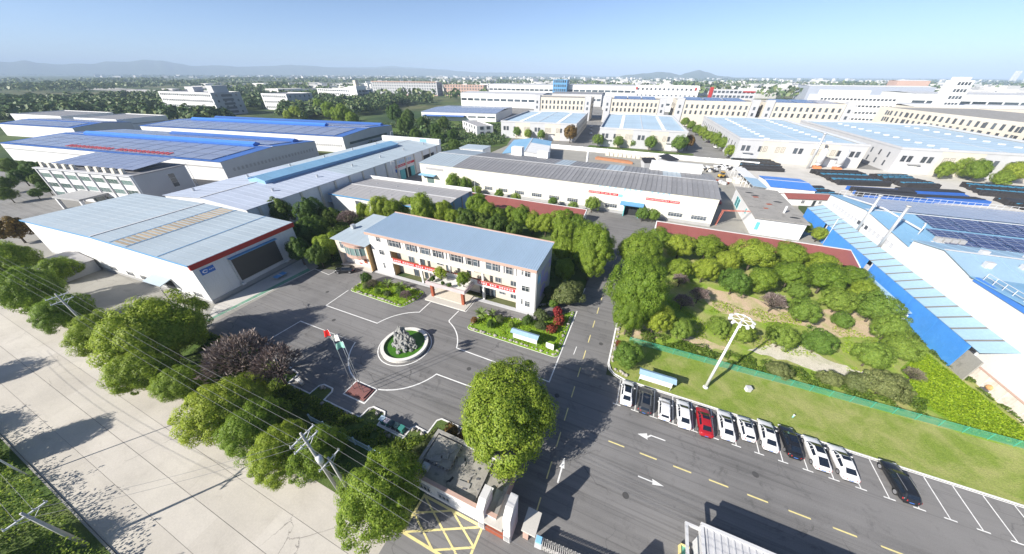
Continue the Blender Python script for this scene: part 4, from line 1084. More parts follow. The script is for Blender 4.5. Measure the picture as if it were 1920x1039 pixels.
# ================================================================== FAR FACTORY PARK
def grid(t, side, L, D, n, zs, w, h, m0, m1, nx=2, ny=2, frame='frame_dark', glass='glass', skip=()):
    ln = L if side in 'FB' else D
    for z in zs:
        for i in range(n):
            if (i in skip): continue
            u = m0+(ln-m0-m1)*(i+0.5)/n-w/2
            window(t, side, L, D, u, z, w, h, nx, ny, frame, glass)
def park_hall(label, loc, rz, L, D, h=11.2, fw_=(), side_n=18, doors=()):
    t = thing('blue_roof_hall', label, 'factory hall', loc, rz, 'pale blue roofed halls of the far park')
    gable_walls(t, L, D, h, 0.5, 'y', ('wall_palegrey', 'wall_buff', 'wall_palegrey', 'wall_palegrey'))
    roof_panels(t, L, D, h-0.4, 0.9, 'y', 'roof_parkblue', 14, over=-0.5, seam=0.05)
    for q in ((-0.2, -0.2, h, L+0.2, 0.5, h+1.0), (-0.2, 0.5, h, 0.5, D, h+1.0), (L-0.5, 0.5, h, L+0.2, D, h+1.0), (0.5, D-0.5, h, L-0.5, D, h+1.0)): MB().box(*q).build('parapet', 'wall_palegrey', t)
    k = 5; ww = L/k
    for i in range(k):
        if i % 2: MB().box(i*ww, -0.06, 0, (i+1)*ww, -0.001, h+0.9).build('facade_panel', 'wall_buff', t)
    n = max(4, int(L/7.5))
    for i in range(n):
        u = L*(i+0.5)/n
        for du in (-2.1, 0.4): window(t, 'F', L, D, u+du, 5.6, 1.7, 2.8, 2, 3, 'frame_dark', depth=0.2)
    for u in doors:
        MB().box(u-2.5, -1.2, 4.4, u+2.5, -0.07, 4.7).build('door_hood', 'plinth', t)
        MB().box(u-2, -0.1, 0, u+2, -0.065, 4.2).build('door', 'wall_clean', t)
    grid(t, 'L', L, D, side_n, (2.0, 6.2), 1.2, 2.6, 3, 3)
    grid(t, 'R', L, D, side_n, (2.0, 6.2), 1.2, 2.6, 3, 3)
    for s_ in range(2):
        o = None
        for j in range(12):
            MB().box(L*(0.25+0.5*s_)-1.2, 6+j*(D-12)/12, h+0.15, L*(0.25+0.5*s_)+1.2, 7.2+j*(D-12)/12, h+0.75).build('roof_vent', 'galv', t)
    return t
park_hall('blue-roofed hall of the far park with an orange tree before its door', (-113.0, 242.0, 0), R(6), 58.5, 85, doors=(40,), side_n=10)
park_hall('blue-roofed hall of the far park between the two straight lanes', (-36.0, 238.0, 0), R(5), 55.0, 98, doors=(6, 46), side_n=10)
park_hall('blue-roofed hall of the far park with two silos at its front', (45.5, 228.5, 0), R(4.5), 59.5, 122, doors=(6, 46), side_n=16)
park_hall('blue-roofed hall of the far park behind the bushy green trees', (116.5, 230.5, 0), R(4.5), 80.0, 122, doors=(8,), side_n=16)
def cream_block(label, loc, rz, L, D, h, n, rows, pv=False, flatroof='roof_concrete'):
    t = thing('cream_factory_block', label, 'factory block', loc, rz, 'cream factory blocks of the far park')
    tw = 7.0
    for q, m_ in (((tw, 0, 0, L-tw, 0.3, h), 'wall_buff'), ((0, D-0.3, 0, L, D, h), 'wall_buff'), ((L-0.3, 0, 0, L, D-0.3, h), 'wall_buff'), ((0, 0, 0, 0.3, D-0.3, h), 'wall_buff')):
        MB().box(*q).build('wall', m_, t)
    for x in (0, L-tw): MB().box(x+0.31, -0.8, 0, x+tw-0.31, 4.0, h+1.8).build('stair_tower', 'wall_palegrey', t)
    MB().box(0.3, 0.3, h-0.6, L-0.3, D-0.3, h-0.4).build('roof', flatroof, t)
    if pv:
        for i in range(3):
            MB().slab([(tw+2+i*(L-2*tw-4)/3, 4, h-0.1), (tw+1+(i+1)*(L-2*tw-4)/3, 4, h-0.1), (tw+1+(i+1)*(L-2*tw-4)/3, D-3, h+1.2), (tw+2+i*(L-2*tw-4)/3, D-3, h+1.2)], 0.1).build('solar_array', 'pv_dark', t)
    grid(t, 'F', L, D, n, rows, 1.8, 3.2, tw+0.5, tw+0.5, 2, 3)
    for x in (2.6, L-4.4):
        for z in rows: o = window(t, 'F', L, D, x, z, 1.8, 2.6, 2, 2, 'frame_dark'); o.location.y = -0.8
    grid(t, 'L', L, D, 6, rows, 1.6, 3.0, 3, 3)
    grid(t, 'R', L, D, 6, rows, 1.6, 3.0, 3, 3)
    return t
cream_block('cream factory block with bare flat roof, first behind the blue halls', (-132, 371, 0), R(6), 62, 36, 21.5, 11, (10.5, 15.5))
cream_block('cream factory block with solar roof, facing the lane end', (-56.5, 375, 0), R(6), 60, 36, 21.5, 11, (10.5, 15.5), True)
cream_block('cream factory block with solar roof behind the silo hall', (12, 380, 0), R(5), 70, 38, 22, 12, (10.5, 15.5), True)
cream_block('cream factory block with solar roof next to the white office tower wing', (86, 386, 0), R(4), 66, 36, 22, 11, (10.5, 15.5), True)
t = cream_block('long cream factory block running to the frame edge with angled rows of windows', (203, 296, 0), R(10), 70, 128, 19.5, 8, (9.5, 14))
for z in (9.0, 14.0): grid(t, 'L', 70, 128, 22, (z,), 2.0, 3.4, 8, 3, 2, 3)
def office(name, label, loc, rz, L, D, h, fl, n, wall='wall_clean', side='wall_palegrey', roof='roof_lightgrey', frame='frame_white', group=None, w=2.0, hh=1.6, strip_=False):
    t = thing(name, label, 'building', loc, rz, group)
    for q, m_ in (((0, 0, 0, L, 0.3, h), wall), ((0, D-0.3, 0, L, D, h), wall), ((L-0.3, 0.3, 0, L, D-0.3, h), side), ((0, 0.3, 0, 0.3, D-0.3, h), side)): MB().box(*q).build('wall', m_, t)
    MB().box(0.3, 0.3, h-1.0, L-0.3, D-0.3, h-0.8).build('roof', roof, t)
    fh = h/fl
    for k in range(fl):
        grid(t, 'F', L, D, n, (fh*k+fh*0.3,), w, hh, 1.5, 1.5, 2, 1, frame)
        grid(t, 'R', L, D, max(2, int(D/7)), (fh*k+fh*0.3,), w, hh, 1.5, 1.5, 2, 1, frame)
        if strip_: MB().box(0, -0.5, fh*k+fh*0.02, L, -0.001, fh*k+fh*0.2).build('ledge', wall, t)
    return t
t = office('white_office_block', 'white five-storey office block with rows of small windows in the far park', (136, 430, 0), R(4), 60, 22, 27, 5, 20, 'wall_clean', 'wall_clean', frame='frame_dark')
MB().box(5, 6, 26.3, 40, 18, 31).build('penthouse', 'wall_clean', t)
t = office('stair_tower_block', 'tall white tower with vertical brown window strips beyond the park', (289, 556, 0), R(8), 15, 14, 39, 6, 4, 'wall_clean', 'wall_clean', frame='frame_dark', w=2.2, hh=3)
MB().box(2, 2, 38.5, 12, 12, 42).build('roof_house', 'wall_clean', t)
def long_hall(label, loc, rz, L, D, h, wall='wall_clean', roof='roof_lightgrey', n=14, band=True):
    t = thing('distant_hall', label, 'factory hall', loc, rz)
    for q, m_ in (((0, 0, 0, L, 0.4, h), wall), ((0, D-0.4, 0, L, D, h), wall), ((L-0.4, 0.4, 0, L, D-0.4, h), wall), ((0, 0.4, 0, 0.4, D-0.4, h), wall)): MB().box(*q).build('wall', m_, t)
    MB().slab([(-0.3, -0.3, h+0.05), (L+0.3, -0.3, h+0.05), (L+0.3, D/2, h+1.4), (-0.3, D/2, h+1.4)], 0.2).build('roof_slope', roof, t)
    MB().slab([(-0.3, D/2, h+1.4), (L+0.3, D/2, h+1.4), (L+0.3, D+0.3, h+0.05), (-0.3, D+0.3, h+0.05)], 0.2).build('roof_slope', roof, t)
    if band:
        for i in range(n): MB().box(L*i/n+1, -0.15, h*0.45, L*(i+1)/n-1, -0.001, h*0.62).build('window_band', 'glass', t)
    return t
long_hall('white hall with orange panels left of the cream blocks', (-294, 482, 0), R(4), 132, 60, 18, 'wall_clean', 'wall_palegrey', 12)
long_hall('grey flat hall behind the first cream block', (-170, 560, 0), R(4), 80, 60, 17, 'wall_palegrey', 'roof_grey', 10)
long_hall('very long white hall on the horizon left of the blue glass office', (-405, 800, 0), R(2), 165, 70, 22, 'wall_clean', 'wall_palegrey', 14)
long_hall('very long white hall on the horizon right of the blue glass office', (-208, 805, 0), R(2), 250, 80, 23, 'wall_clean', 'wall_palegrey', 18)
long_hall('white domed-roof hall with red lettering board in the middle distance', (-80, 520, 0), R(5), 120, 50, 16, 'wall_clean', 'wall_clean', 8)
long_hall('pale hall between the cream blocks and the red trimmed office', (60, 470, 0), R(4), 110, 60, 15, 'wall_palegrey', 'roof_parkblue', 8)
t = office('red_trim_office', 'long white office with red corner brackets and square windows on the skyline', (-48, 640, 0), R(3), 96, 30, 28, 3, 14, 'wall_clean', 'wall_clean', frame='frame_dark', w=3, hh=3)
for x in (0.5, 90): MB().box(x, -0.5, 22, x+2.5, -0.05, 26).build('bracket_panel', 'fascia_red', t)
t = office('red_tower_office', 'white office with red stair tower and blue glazing beyond the park', (58, 560, 0), R(3), 52, 24, 26, 5, 10, 'wall_palegrey', 'wall_clean', frame='frame_dark', w=3.4, hh=2.6)
MB().box(-3, -1, 0, 1, 4, 29).build('red_tower', 'fascia_red', t); MB().box(37, -0.6, 23.5, 51, -0.05, 25).build('red_frame', 'fascia_red', t)
t = office('blue_glass_office', 'small blue glass office between the two long white halls', (-238, 790, 0), R(2), 32, 20, 33, 4, 6, 'trim_blue', 'trim_blue', frame='trim_blue', w=3.5, hh=5)
long_hall('long hall with dark blue window wall far to the east', (262, 900, 0), R(3), 190, 60, 26, 'pv_dark', 'wall_clean', 10, False)
long_hall('white low sheds stretching to the frame edge under the skyline', (330, 700, 0), R(3), 160, 80, 22, 'wall_clean', 'wall_palegrey', 10)
long_hall('maroon-walled hall on the eastern skyline', (520, 1200, 0), R(2), 60, 40, 34, 'wall_pink', 'wall_clean', 6)
long_hall('cream low hall in front of the tall white tower', (232, 480, 0), R(8), 120, 40, 17, 'wall_buff', 'wall_clean', 12)
long_hall('white hall edged with parked lorries in front of the skyline sheds', (250, 560, 0), R(6), 140, 50, 14, 'wall_clean', 'wall_palegrey', 10)
# silos at the silo hall
for k, (x, y) in enumerate(((84.5, 224.5), (93.5, 225.5))):
    t = thing('cement_silo', ('left' if k == 0 else 'right')+' one of two grey silos on red and orange bases', 'silo', (x, y, 0), 0, 'grey silos')
    MB().tube((0, 0, 2.6), (0, 0, 9.5), 1.5, 1.5, 14).build('barrel', 'galv', t, True)
    MB().tube((0, 0, 1.2), (0, 0, 2.6), 0.4, 1.5, 14).build('hopper', 'galv', t, True)
    MB().tube((0, 0, 9.5), (0, 0, 10.2), 1.5, 0.3, 14).build('lid', 'galv', t, True)
    MB().box(-1.6, -1.6, 0, 1.6, 1.6, 1.2).build('base', pm('silo_orange', (0.55, 0.2, 0.08)) if 'silo_orange' not in MATS else 'silo_orange', t)
t = thing('steel_flue_pair', 'tall slanting steel flue in front of the silo hall', 'flue', (80, 222, 0))
MB().tube((0, 0, 0), (0, 0, 17), 0.6, 0.55, 12).build('pipe', 'steel', t, True)
MB().tube((0, 0, 17.1), (0, 0, 17.6), 0.8, 0.7, 12).build('cap', 'steel', t, True)
# ---- sheds between the cream warehouse and the park
office('small_white_plant', 'small white works building with dark garage openings among the shrubs', (-160, 262, 0), R(-42), 38, 14, 7.7, 2, 5, 'wall_clean', 'wall_clean', frame='frame_dark', w=3, hh=2.2)
t = long_hall('low solar-roofed shed beyond the shrub field', (-240, 309, 0), R(11), 84, 80, 8, 'wall_clean', 'pv_far', 8)
MB().slab([(4, -6, 4.6), (50, -6, 4.6), (50, -0.3, 5.4), (4, -0.3, 5.4)], 0.2).build('awning', 'roof_deep', t)
t = thing('blue_canopy_hall', 'open-fronted hall with blue roof and white gable behind the cream warehouse', 'hall', (-74, 160, 0), R(14))
gable_walls(t, 24, 42, 6.2, 1.5, 'y', ('wall_clean', 'wall_clean', 'wall_clean', 'wall_clean'))
roof_panels(t, 24, 42, 6.2, 1.5, 'y', 'roof_sky', 8, seam=0.05, alt=lambda i, s: 'wall_clean' if s == 1 and i < 5 else 'roof_sky')
t = thing('white_pump_house', 'white cube-shaped plant house with blue cap behind the cream warehouse', 'building', (-99, 157, 0), R(4))
MB().box(0, 0, 0, 14, 11, 7.4).build('wall', 'wall_clean', t); MB().box(-0.3, -0.3, 7.4, 14.3, 11.3, 7.8).build('roof', 'roof_paleblue', t)
# ================================================================== LEFT SIDE
def pv_hall(name, label, loc, rz, L, D, h, monitors, letters=False):
    t = thing(name, label, 'factory hall', loc, rz)
    gable_walls(t, L, D, h, 1.6, 'x', ('wall_clean', 'wall_palegrey', 'wall_clean', 'wall_palegrey'))
    roof_panels(t, L, D, h, 1.6, 'x', 'roof_deep', 26, seam=0.05)
    n = 13
    for i in range(n):
        for s_ in range(2):
            for v in range(3):
                w = (L-10)/n
                run = D/2-5
                ya = 1.5+v*run/3 if s_ == 0 else D-1.5-v*run/3
                yb = ya+(run/3-0.5)*(1 if s_ == 0 else -1)
                za = h+1.6*min(ya, D-ya)/(D/2)+0.35; zb = h+1.6*min(yb, D-yb)/(D/2)+0.35
                q = [(4+i*w, ya, za), (4+(i+1)*w-0.6, ya, za), (4+(i+1)*w-0.6, yb, zb), (4+i*w, yb, zb)]
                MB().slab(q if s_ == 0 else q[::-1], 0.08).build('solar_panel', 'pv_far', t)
    for (x0, x1, y) in monitors:
        zr = h+1.6*min(y, D-y)/(D/2)
        MB().add([(x0, y-1.7, zr-0.1), (x1, y-1.7, zr-0.1), (x1, y-2.0, zr+1.0), (x1, y, zr+1.9), (x1, y+2.0, zr+1.0), (x1, y+1.7, zr-0.1), (x0, y-2.0, zr+1.0), (x0, y, zr+1.9), (x0, y+2.0, zr+1.0), (x0, y+1.7, zr-0.1)],
                 [(0,1,2,6), (6,2,3,7), (7,3,4,8), (8,4,5,9), (1,5,4,3,2), (0,6,7,8,9)]).build('ridge_monitor', 'roof_bright' if y < D*0.7 else 'roof_deep', t)
    return t
t = pv_hall('lettered_solar_hall', 'huge solar-roofed hall with blue ridge monitor and a row of red roof lettering', (-333, 56.6, 0), R(8.2), 160, 54, 9.0, ((20, 150, 27), (60, 155, 46)))
sz = 2.6
g = MB(); rr = random.Random(8); x = 0
for i in range(23):
    if i == 11: x += 3.2
    for k in range(3): g.slab([(x, 0.3+k*1.0, 0), (x+2.0, 0.3+k*1.0, 0), (x+2.0, 0.75+k*1.0, 0.03), (x, 0.75+k*1.0, 0.03)], 0.1)
    for k in range(2):
        xx = x+rr.uniform(0.1, 1.5); g.slab([(xx, 0.1, 0.02), (xx+0.4, 0.1, 0.02), (xx+0.4, 3.1, 0.1), (xx, 3.1, 0.1)], 0.1)
    x += 3.15
o = g.build('roof_lettering', 'lettering_red', t, loc=(50, 2.5, 9.75)); o['kind'] = 'stuff'
o.rotation_euler.x = math.atan(1.6/27)
MB().box(0, -0.12, 6.2, 160, -0.001, 6.8).build('louvre_band', 'plinth', t)
for i in range(24): MB().box(160.001, 4+i*2.0, 4.2, 160.12, 4.9+i*2.0, 5.6).build('louvre', 'plinth', t)
t = pv_hall('rear_solar_hall', 'solar-roofed hall with two deep blue ridge monitors in front of the wood', (-350, 122, 0), R(8.9), 174, 54, 9.3, ((15, 140, 27), (10, 170, 48)))
MB().box(174.001, 5, 4.0, 174.12, 46, 5.4).build('louvre_band', 'glass', t)
for i in range(14): MB().box(150+i*1.6, -0.1, 3.4, 151+i*1.6, -0.001, 4.6).build('louvre', 'plinth', t)
t = pv_hall('far_blue_hall', 'partly seen deep blue roofed hall at the left frame edge', (-470, 86, 0), R(9), 85, 34, 8.5, ())
for k, (label, loc, L) in enumerate((('grey flat-roofed hall furthest to the left behind the blue roofs', (-549, 111, 0), 70), ('grey flat-roofed hall second from the left behind the blue roofs', (-457, 122, 0), 52))):
    t = thing('grey_roof_hall', label, 'factory hall', loc, R(8.5), 'grey flat-roofed halls')
    D, h = 35, 10
    for q in ((0, 0, 0, L, 0.3, h), (0, D-0.3, 0, L, D, h), (L-0.3, 0.3, 0, L, D-0.3, h), (0, 0.3, 0, 0.3, D-0.3, h)): MB().box(*q).build('wall', 'wall_clean', t)
    MB().box(0.3, 0.3, h-0.7, L-0.3, D-0.3, h-0.5).build('roof', 'roof_grey', t)
    MB().box(4, -0.1, 5.6, L-4, -0.001, 6.2).build('window_band', 'plinth', t); MB().box(L+0.001, 3, 5.6, L+0.1, D-3, 6.2).build('window_band', 'plinth', t)
# office with solar roof on the left
t = thing('solar_roof_office', 'three-storey white office with slanted green windows, rooftop boxes and solar roof', 'office building', (-213, 39.2, 0), R(10))
L, D, h = 49, 17, 11.6
for q, m_ in (((0, 0, 0, L, 0.3, h), 'wall_clean'), ((0, D-0.3, 0, L, D, h), 'wall_white'), ((L-0.3, 0.3, 0, L, D-0.3, h), 'wall_grey'), ((0, 0.3, 0, 0.3, D-0.3, h), 'wall_white')): MB().box(*q).build('wall', m_, t)
for i in range(8): MB().box(i*(L-0.6)/7, -0.35, 0, i*(L-0.6)/7+0.6, -0.001, h+0.3).build('pilaster', 'wall_palegrey', t)
for k in range(3):
    for i in range(7): window(t, 'F', L, D, 0.9+i*(L-0.6)/7, 1.2+k*3.6, 5.2, 1.8, 3, 1, 'frame_white', 'glass_green')
MB().box(-0.3, -0.6, h, L+0.3, 0.6, h+0.4).build('cornice', 'wall_palegrey', t)
MB().box(-0.3, 0.6, h, L+0.3, D+0.3, h+0.3).build('roof', 'roof_grey', t)
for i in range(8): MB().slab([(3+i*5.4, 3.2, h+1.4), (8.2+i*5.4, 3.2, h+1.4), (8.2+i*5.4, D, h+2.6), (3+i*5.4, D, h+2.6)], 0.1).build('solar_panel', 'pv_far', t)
for i in range(11):
    if i == 5: continue
    MB().add([(2+i*4.1, 0.7, h+0.3), (3.4+i*4.1, 0.7, h+0.3), (3.4+i*4.1, 1.8, h+0.3), (2+i*4.1, 1.8, h+0.3), (2+i*4.1, 0.9, h+2.1), (3.4+i*4.1, 0.9, h+2.1), (3.4+i*4.1, 1.6, h+2.1), (2+i*4.1, 1.6, h+2.1)],
             [(3,2,1,0),(4,5,6,7),(0,1,5,4),(1,2,6,5),(2,3,7,6),(3,0,4,7)]).build('roof_box', 'wall_buff', t)
window(t, 'R', L, D, 10, 5, 2.2, 5, 1, 3, 'frame_white')
MB().box(17, -8, 4.0, 31, 0, 4.6).build('porch_roof', 'plinth', t)
for x in (17.6, 29.8): MB().box(x, -7.8, 0, x+0.8, -7.0, 4.0).build('porch_column', 'wall_white', t)
MB().box(20, -0.1, 0, 28, -0.02, 3.8).build('entrance_glass', 'glass_green', t)
# slabs on the left skyline
t = office('grey_slab_block', 'long white four-storey block with grey gable, seen left of the solar halls', (-569, 232, 0), R(3), 97, 32, 23.3, 4, 26, 'wall_clean', 'wall_grey', w=2.4, hh=2.4, strip_=True)
MB().box(40, 10, 23, 52, 20, 28).build('roof_house', 'wall_palegrey', t); MB().box(84, 6, 23, 94, 22, 30).build('roof_house', 'wall_palegrey', t)
for k in range(5): MB().box(97.001, 10, 2+k*4.2, 97.2, 22, 4.5+k*4.2).build('gable_opening', 'frame_dark', t)
t = office('second_slab_block', 'smaller pale block with stepped grey gable right of the long slab', (-505, 312, 0), R(4), 46, 40, 19.3, 3, 12, 'wall_clean', 'wall_grey', w=2.2, hh=2.6)
t = office('balcony_slab_block', 'white block with four balcony rows and a corner clock tower', (-575, 455, 0), R(-6), 108, 30, 20, 4, 18, 'wall_clean', 'wall_palegrey', w=4.4, hh=2.4, strip_=True)
MB().box(88, -1, 0, 108, 18, 25).build('corner_block', 'wall_clean', t); MB().box(98, 3, 25, 104, 9, 33).build('clock_tower', 'wall_buff', t)
t = office('pink_trim_block', 'long white block with pink trim and regular windows, left of the wood', (-640, 655, 0), R(10), 165, 30, 27, 5, 26, 'wall_palegrey', 'wall_grey', 'wall_pink', w=3, hh=3)
for k in (0, 5): MB().box(0, -0.6, 26.2 if k else 0.1, 165, -0.05, 28 if k else 2).build('trim_band', 'wall_pink', t)
t = office('pink_end_block', 'small pink-roofed block right of the pink trimmed slab', (-470, 700, 0), R(10), 95, 26, 22, 4, 14, 'wall_pink', 'wall_pink', 'wall_pink', w=3, hh=3)
# ================================================================== VEGETATION
import numpy as np
TREES = {
'grove_back': ('camphor', [(7.6, 89.2, 3.65), (12.5, 84.4, 4.07), (19.2, 87.3, 4.12), (29.3, 86.0, 4.86), (38.6, 92.2, 3.85), (44.2, 89.3, 3.56), (49.7, 86.8, 3.09)]),
'grove_mid': ('camphor', [(2.9, 72.7, 6.1), (12.3, 73.9, 2.77), (17.8, 74.8, 3.17), (23.6, 82.0, 3.13), (29.1, 75.0, 3.33), (35.6, 79.9, 3.54), (42.1, 80.5, 4.19), (49.2, 80.3, 2.84)]),
'grove_inner': ('round', [(23.5, 71.9, 3.05), (36.4, 75.8, 2.07), (34.9, 66.6, 2.82), (42.6, 73.3, 3.01), (47.8, 72.3, 3.37), (47.9, 66.8, 2.81)]),
'grove_front': ('round', [(3.9, 41.1, 2.49), (12.2, 51.6, 2.29), (19.0, 55.7, 1.99), (22.7, 55.4, 2.04), (29.0, 56.5, 2.37), (34.7, 57.5, 2.48), (41.9, 67.9, 1.68), (41.6, 57.1, 2.53), (47.8, 61.8, 2.53)]),
'road_right': ('camphor', [(3.4, 52.3, 5.08), (3.0, 48.8, 3.24), (7.6, 50.8, 2.69)]),
'grove_plum': ('plum', [(12.8, 70.6, 2.06), (13.1, 61.5, 2.28), (16.3, 65.2, 2.31), (30.3, 68.2, 2.69)]),
'grove_grey': ('dry', [(47.2, 56.2, 1.6)]),
'fence_bush': ('pale', [(41.0, 50.8, 2.76), (27.2, 48.5, 1.82), (34.6, 50.1, 1.7), (38.0, 50.9, 1.72)]),
'office_back': ('camphor', [(-49.2, 85.9, 4.15), (-43.7, 82.9, 3.66), (-40.1, 84.0, 2.97), (-37.4, 86.4, 3.17), (-32.5, 84.3, 3.57), (-28.6, 83.7, 3.18), (-24.5, 83.7, 3.45), (-20.1, 85.4, 4.07), (-16.1, 86.7, 3.41)]),
'office_back_low': ('dark', [(-47.9, 75.9, 3.94), (-43.8, 77.5, 3.42), (-37.4, 75.6, 3.81), (-32.5, 77.0, 2.95)]),
'office_right': ('camphor', [(-8.0, 68.6, 5.54), (-7.6, 64.8, 3.54), (-16.8, 76.7, 3.68), (-15.1, 68.6, 3.26), (-12.7, 61.2, 2.73)]),
'office_right_low': ('pale', [(-9.6, 53.4, 3.6), (-13.7, 54.1, 1.82)]),
'annex_back': ('dark', [(-102.7, 55.3, 4.2), (-93.1, 58.9, 4.13), (-89.1, 61.7, 3.07), (-82.5, 49.0, 3.8), (-85.6, 54.1, 3.29), (-77.1, 42.3, 3.09), (-71.5, 43.4, 2.71)]),
'annex_back_green': ('camphor', [(-83.2, 69.4, 2.56), (-75.7, 70.0, 3.94), (-72.0, 71.7, 3.45), (-60.8, 72.5, 4.43), (-70.3, 76.8, 3.41), (-55.7, 75.2, 3.62), (-51.8, 74.6, 3.04)]),
'annex_yellow': ('camphor', [(-71.7, 46.9, 3.66)]),
'annex_plum': ('plum', [(-83.7, 63.9, 3.46)]),
'cream_front': ('round', [(-72.7, 108.3, 3.62), (-67.8, 109.4, 3.13), (-51.7, 108.1, 2.09), (-43.7, 106.4, 2.02), (-29.8, 108.9, 1.97), (-21.8, 107.2, 1.89), (-15.4, 109.9, 2.59), (2.0, 108.6, 2.28), (5.4, 109.2, 2.25), (-62.8, 109.7, 1.92)]),
'roadside': ('camphor', [(-133.7, 11.1, 5.06), (-109.5, 8.1, 5.1), (-96.8, 8.1, 3.95), (-82.6, 8.1, 4.21), (-68.3, 11.5, 6.57), (-64.0, 6.6, 3.88), (-57.9, 8.2, 3.24), (-45.5, 7.7, 4.67), (-39.7, 7.9, 3.66), (-33.4, 7.0, 3.5), (-29.6, 8.8, 3.29), (-18.6, 8.1, 4.52)]),
'roadside_gap': ('camphor', [(-122.3, 14.6, 3.52), (-72.1, 15.3, 3.51)]),
'centre': ('camphor', [(-9.7, 21.5, 6.64)]),
'plum_front': ('plum', [(-51.6, 13.6, 5.31), (-46.0, 15.2, 4.25)]),
'far_hall1': ('round', [(-99.6, 244.3, 3.9), (-89.6, 240.4, 3.58), (-78.9, 240.4, 3.52)]),
'far_orange': ('autumn', [(-56.9, 241.2, 5.48), (21.6, 250.9, 4.36)]),
'far_hall2': ('round', [(-35.4, 233.8, 3.76), (-22.0, 235.6, 3.48), (-13.1, 241.9, 2.91), (-1.9, 235.6, 4.39), (15.4, 235.3, 5.2)]),
'lane': ('camphor', [(13.2, 438.7, 4.73), (19.8, 405.7, 4.34), (23.7, 370.1, 4.2), (27.6, 343.9, 4.13), (30.8, 319.5, 4.26), (34.1, 305.4, 4.26), (36.9, 286.3, 4.36), (39.7, 269.8, 4.45), (42.7, 255.5, 4.18), (44.1, 233.9, 4.12)]),
'hall3': ('round', [(62.7, 237.2, 3.62)]),
'hall4': ('camphor', [(133.4, 239.8, 4.85), (133.3, 224.7, 4.23), (142.9, 233.7, 4.71), (144.7, 225.5, 5.22), (158.8, 239.7, 4.96), (158.1, 227.6, 5.16), (148.9, 217.4, 3.75)]),
'left_edge': ('dark', [(-240.0, 34.5, 3.02), (-248.8, 40.8, 3.59), (-239.3, 42.1, 2.7), (-220.5, 30.0, 2.64), (-217.5, 35.5, 2.13), (-220.7, 39.6, 2.56), (-263.4, 47.7, 3.89), (-277.5, 44.6, 3.88)]),
'left_edge_red': ('autumn', [(-163.3, 18.3, 3.88)]),
'shrubfield': ('dark', [(-169.1, 246.1, 5.46), (-154.4, 211.9, 5.24), (-186.0, 217.2, 6.38), (-152.4, 186.9, 5.15), (-136.6, 209.6, 4.27), (-191.9, 249.3, 5.62), (-232.3, 258.9, 8.07), (-220.4, 263.2, 7.05), (-133.7, 186.4, 4.28), (-114.9, 176.4, 4.02)]),
'yellow_wood': ('camphor', [(-308.4, 251.3, 8.74), (-274.5, 235.2, 8.67), (-367.1, 288.0, 8.13), (-258.8, 232.1, 6.54), (-351.8, 245.6, 6.07), (-355.5, 237.7, 4.86), (-345.6, 248.1, 4.45)]),
}
def leafmat(name, a, b_, c_, trans=0.5, rough=0.5):
    """a: darkest leaf, b_: common leaf, c_: young leaf; varied leaf by leaf and tree by tree"""
    m, t, b = newmat(name)
    ri = nd(t, 'ShaderNodeNewGeometry').outputs['Random Per Island']
    oi = nd(t, 'ShaderNodeObjectInfo').outputs['Random']
    c = ramp(t, ri, [(0.0, a), (0.55, b_), (1.0, c_)])
    hs = nd(t, 'ShaderNodeHueSaturation')
    mr = nd(t, 'ShaderNodeMapRange'); mr.inputs[3].default_value = 0.478; mr.inputs[4].default_value = 0.512
    t.links.new(oi, mr.inputs[0]); t.links.new(mr.outputs[0], hs.inputs['Hue'])
    mv = nd(t, 'ShaderNodeMapRange'); mv.inputs[3].default_value = 1.18; mv.inputs[4].default_value = 0.8
    t.links.new(oi, mv.inputs[0]); t.links.new(mv.outputs[0], hs.inputs['Value'])
    t.links.new(c, hs.inputs['Color'])
    t.links.new(hs.outputs[0], b.inputs['Base Color'])
    b.inputs['Roughness'].default_value = rough
    b.inputs['Specular IOR Level'].default_value = 0.25
    tr = nd(t, 'ShaderNodeBsdfTranslucent'); t.links.new(hs.outputs[0], tr.inputs['Color'])
    mx = nd(t, 'ShaderNodeMixShader'); mx.inputs[0].default_value = trans
    out = t.nodes['Material Output']
    t.links.new(b.outputs[0], mx.inputs[1]); t.links.new(tr.outputs[0], mx.inputs[2]); t.links.new(mx.outputs[0], out.inputs['Surface'])
leafmat('leaf_camphor', (0.16, 0.25, 0.03), (0.25, 0.37, 0.042), (0.38, 0.48, 0.07))
leafmat('leaf_round', (0.13, 0.22, 0.038), (0.21, 0.345, 0.055), (0.32, 0.44, 0.08))
leafmat('leaf_dark', (0.07, 0.13, 0.026), (0.115, 0.20, 0.038), (0.18, 0.27, 0.055))
leafmat('leaf_pale', (0.090, 0.128, 0.045), (0.173, 0.225, 0.075), (0.285, 0.330, 0.135))
leafmat('leaf_plum', (0.11, 0.08, 0.07), (0.22, 0.17, 0.15), (0.36, 0.30, 0.27), 0.15)
leafmat('leaf_dry', (0.096, 0.088, 0.064), (0.208, 0.184, 0.128), (0.320, 0.288, 0.192), 0.15)
leafmat('leaf_autumn', (0.126, 0.084, 0.028), (0.280, 0.168, 0.049), (0.364, 0.238, 0.070))
leafmat('leaf_red', (0.140, 0.028, 0.021), (0.336, 0.070, 0.042), (0.462, 0.140, 0.070))
leafmat('leaf_crop', (0.17, 0.30, 0.018), (0.30, 0.46, 0.025), (0.42, 0.56, 0.04))
leafmat('leaf_cover', (0.08, 0.15, 0.022), (0.15, 0.25, 0.034), (0.26, 0.34, 0.055))
leafmat('leaf_far', (0.043, 0.085, 0.031), (0.085, 0.145, 0.048), (0.170, 0.204, 0.076), 0.15)
leafmat('leaf_poplar', (0.098, 0.112, 0.063), (0.196, 0.196, 0.119), (0.280, 0.266, 0.168), 0.15)
pm('bark', (0.11, 0.09, 0.07), 0.9, 0.25, 2.0, 8)
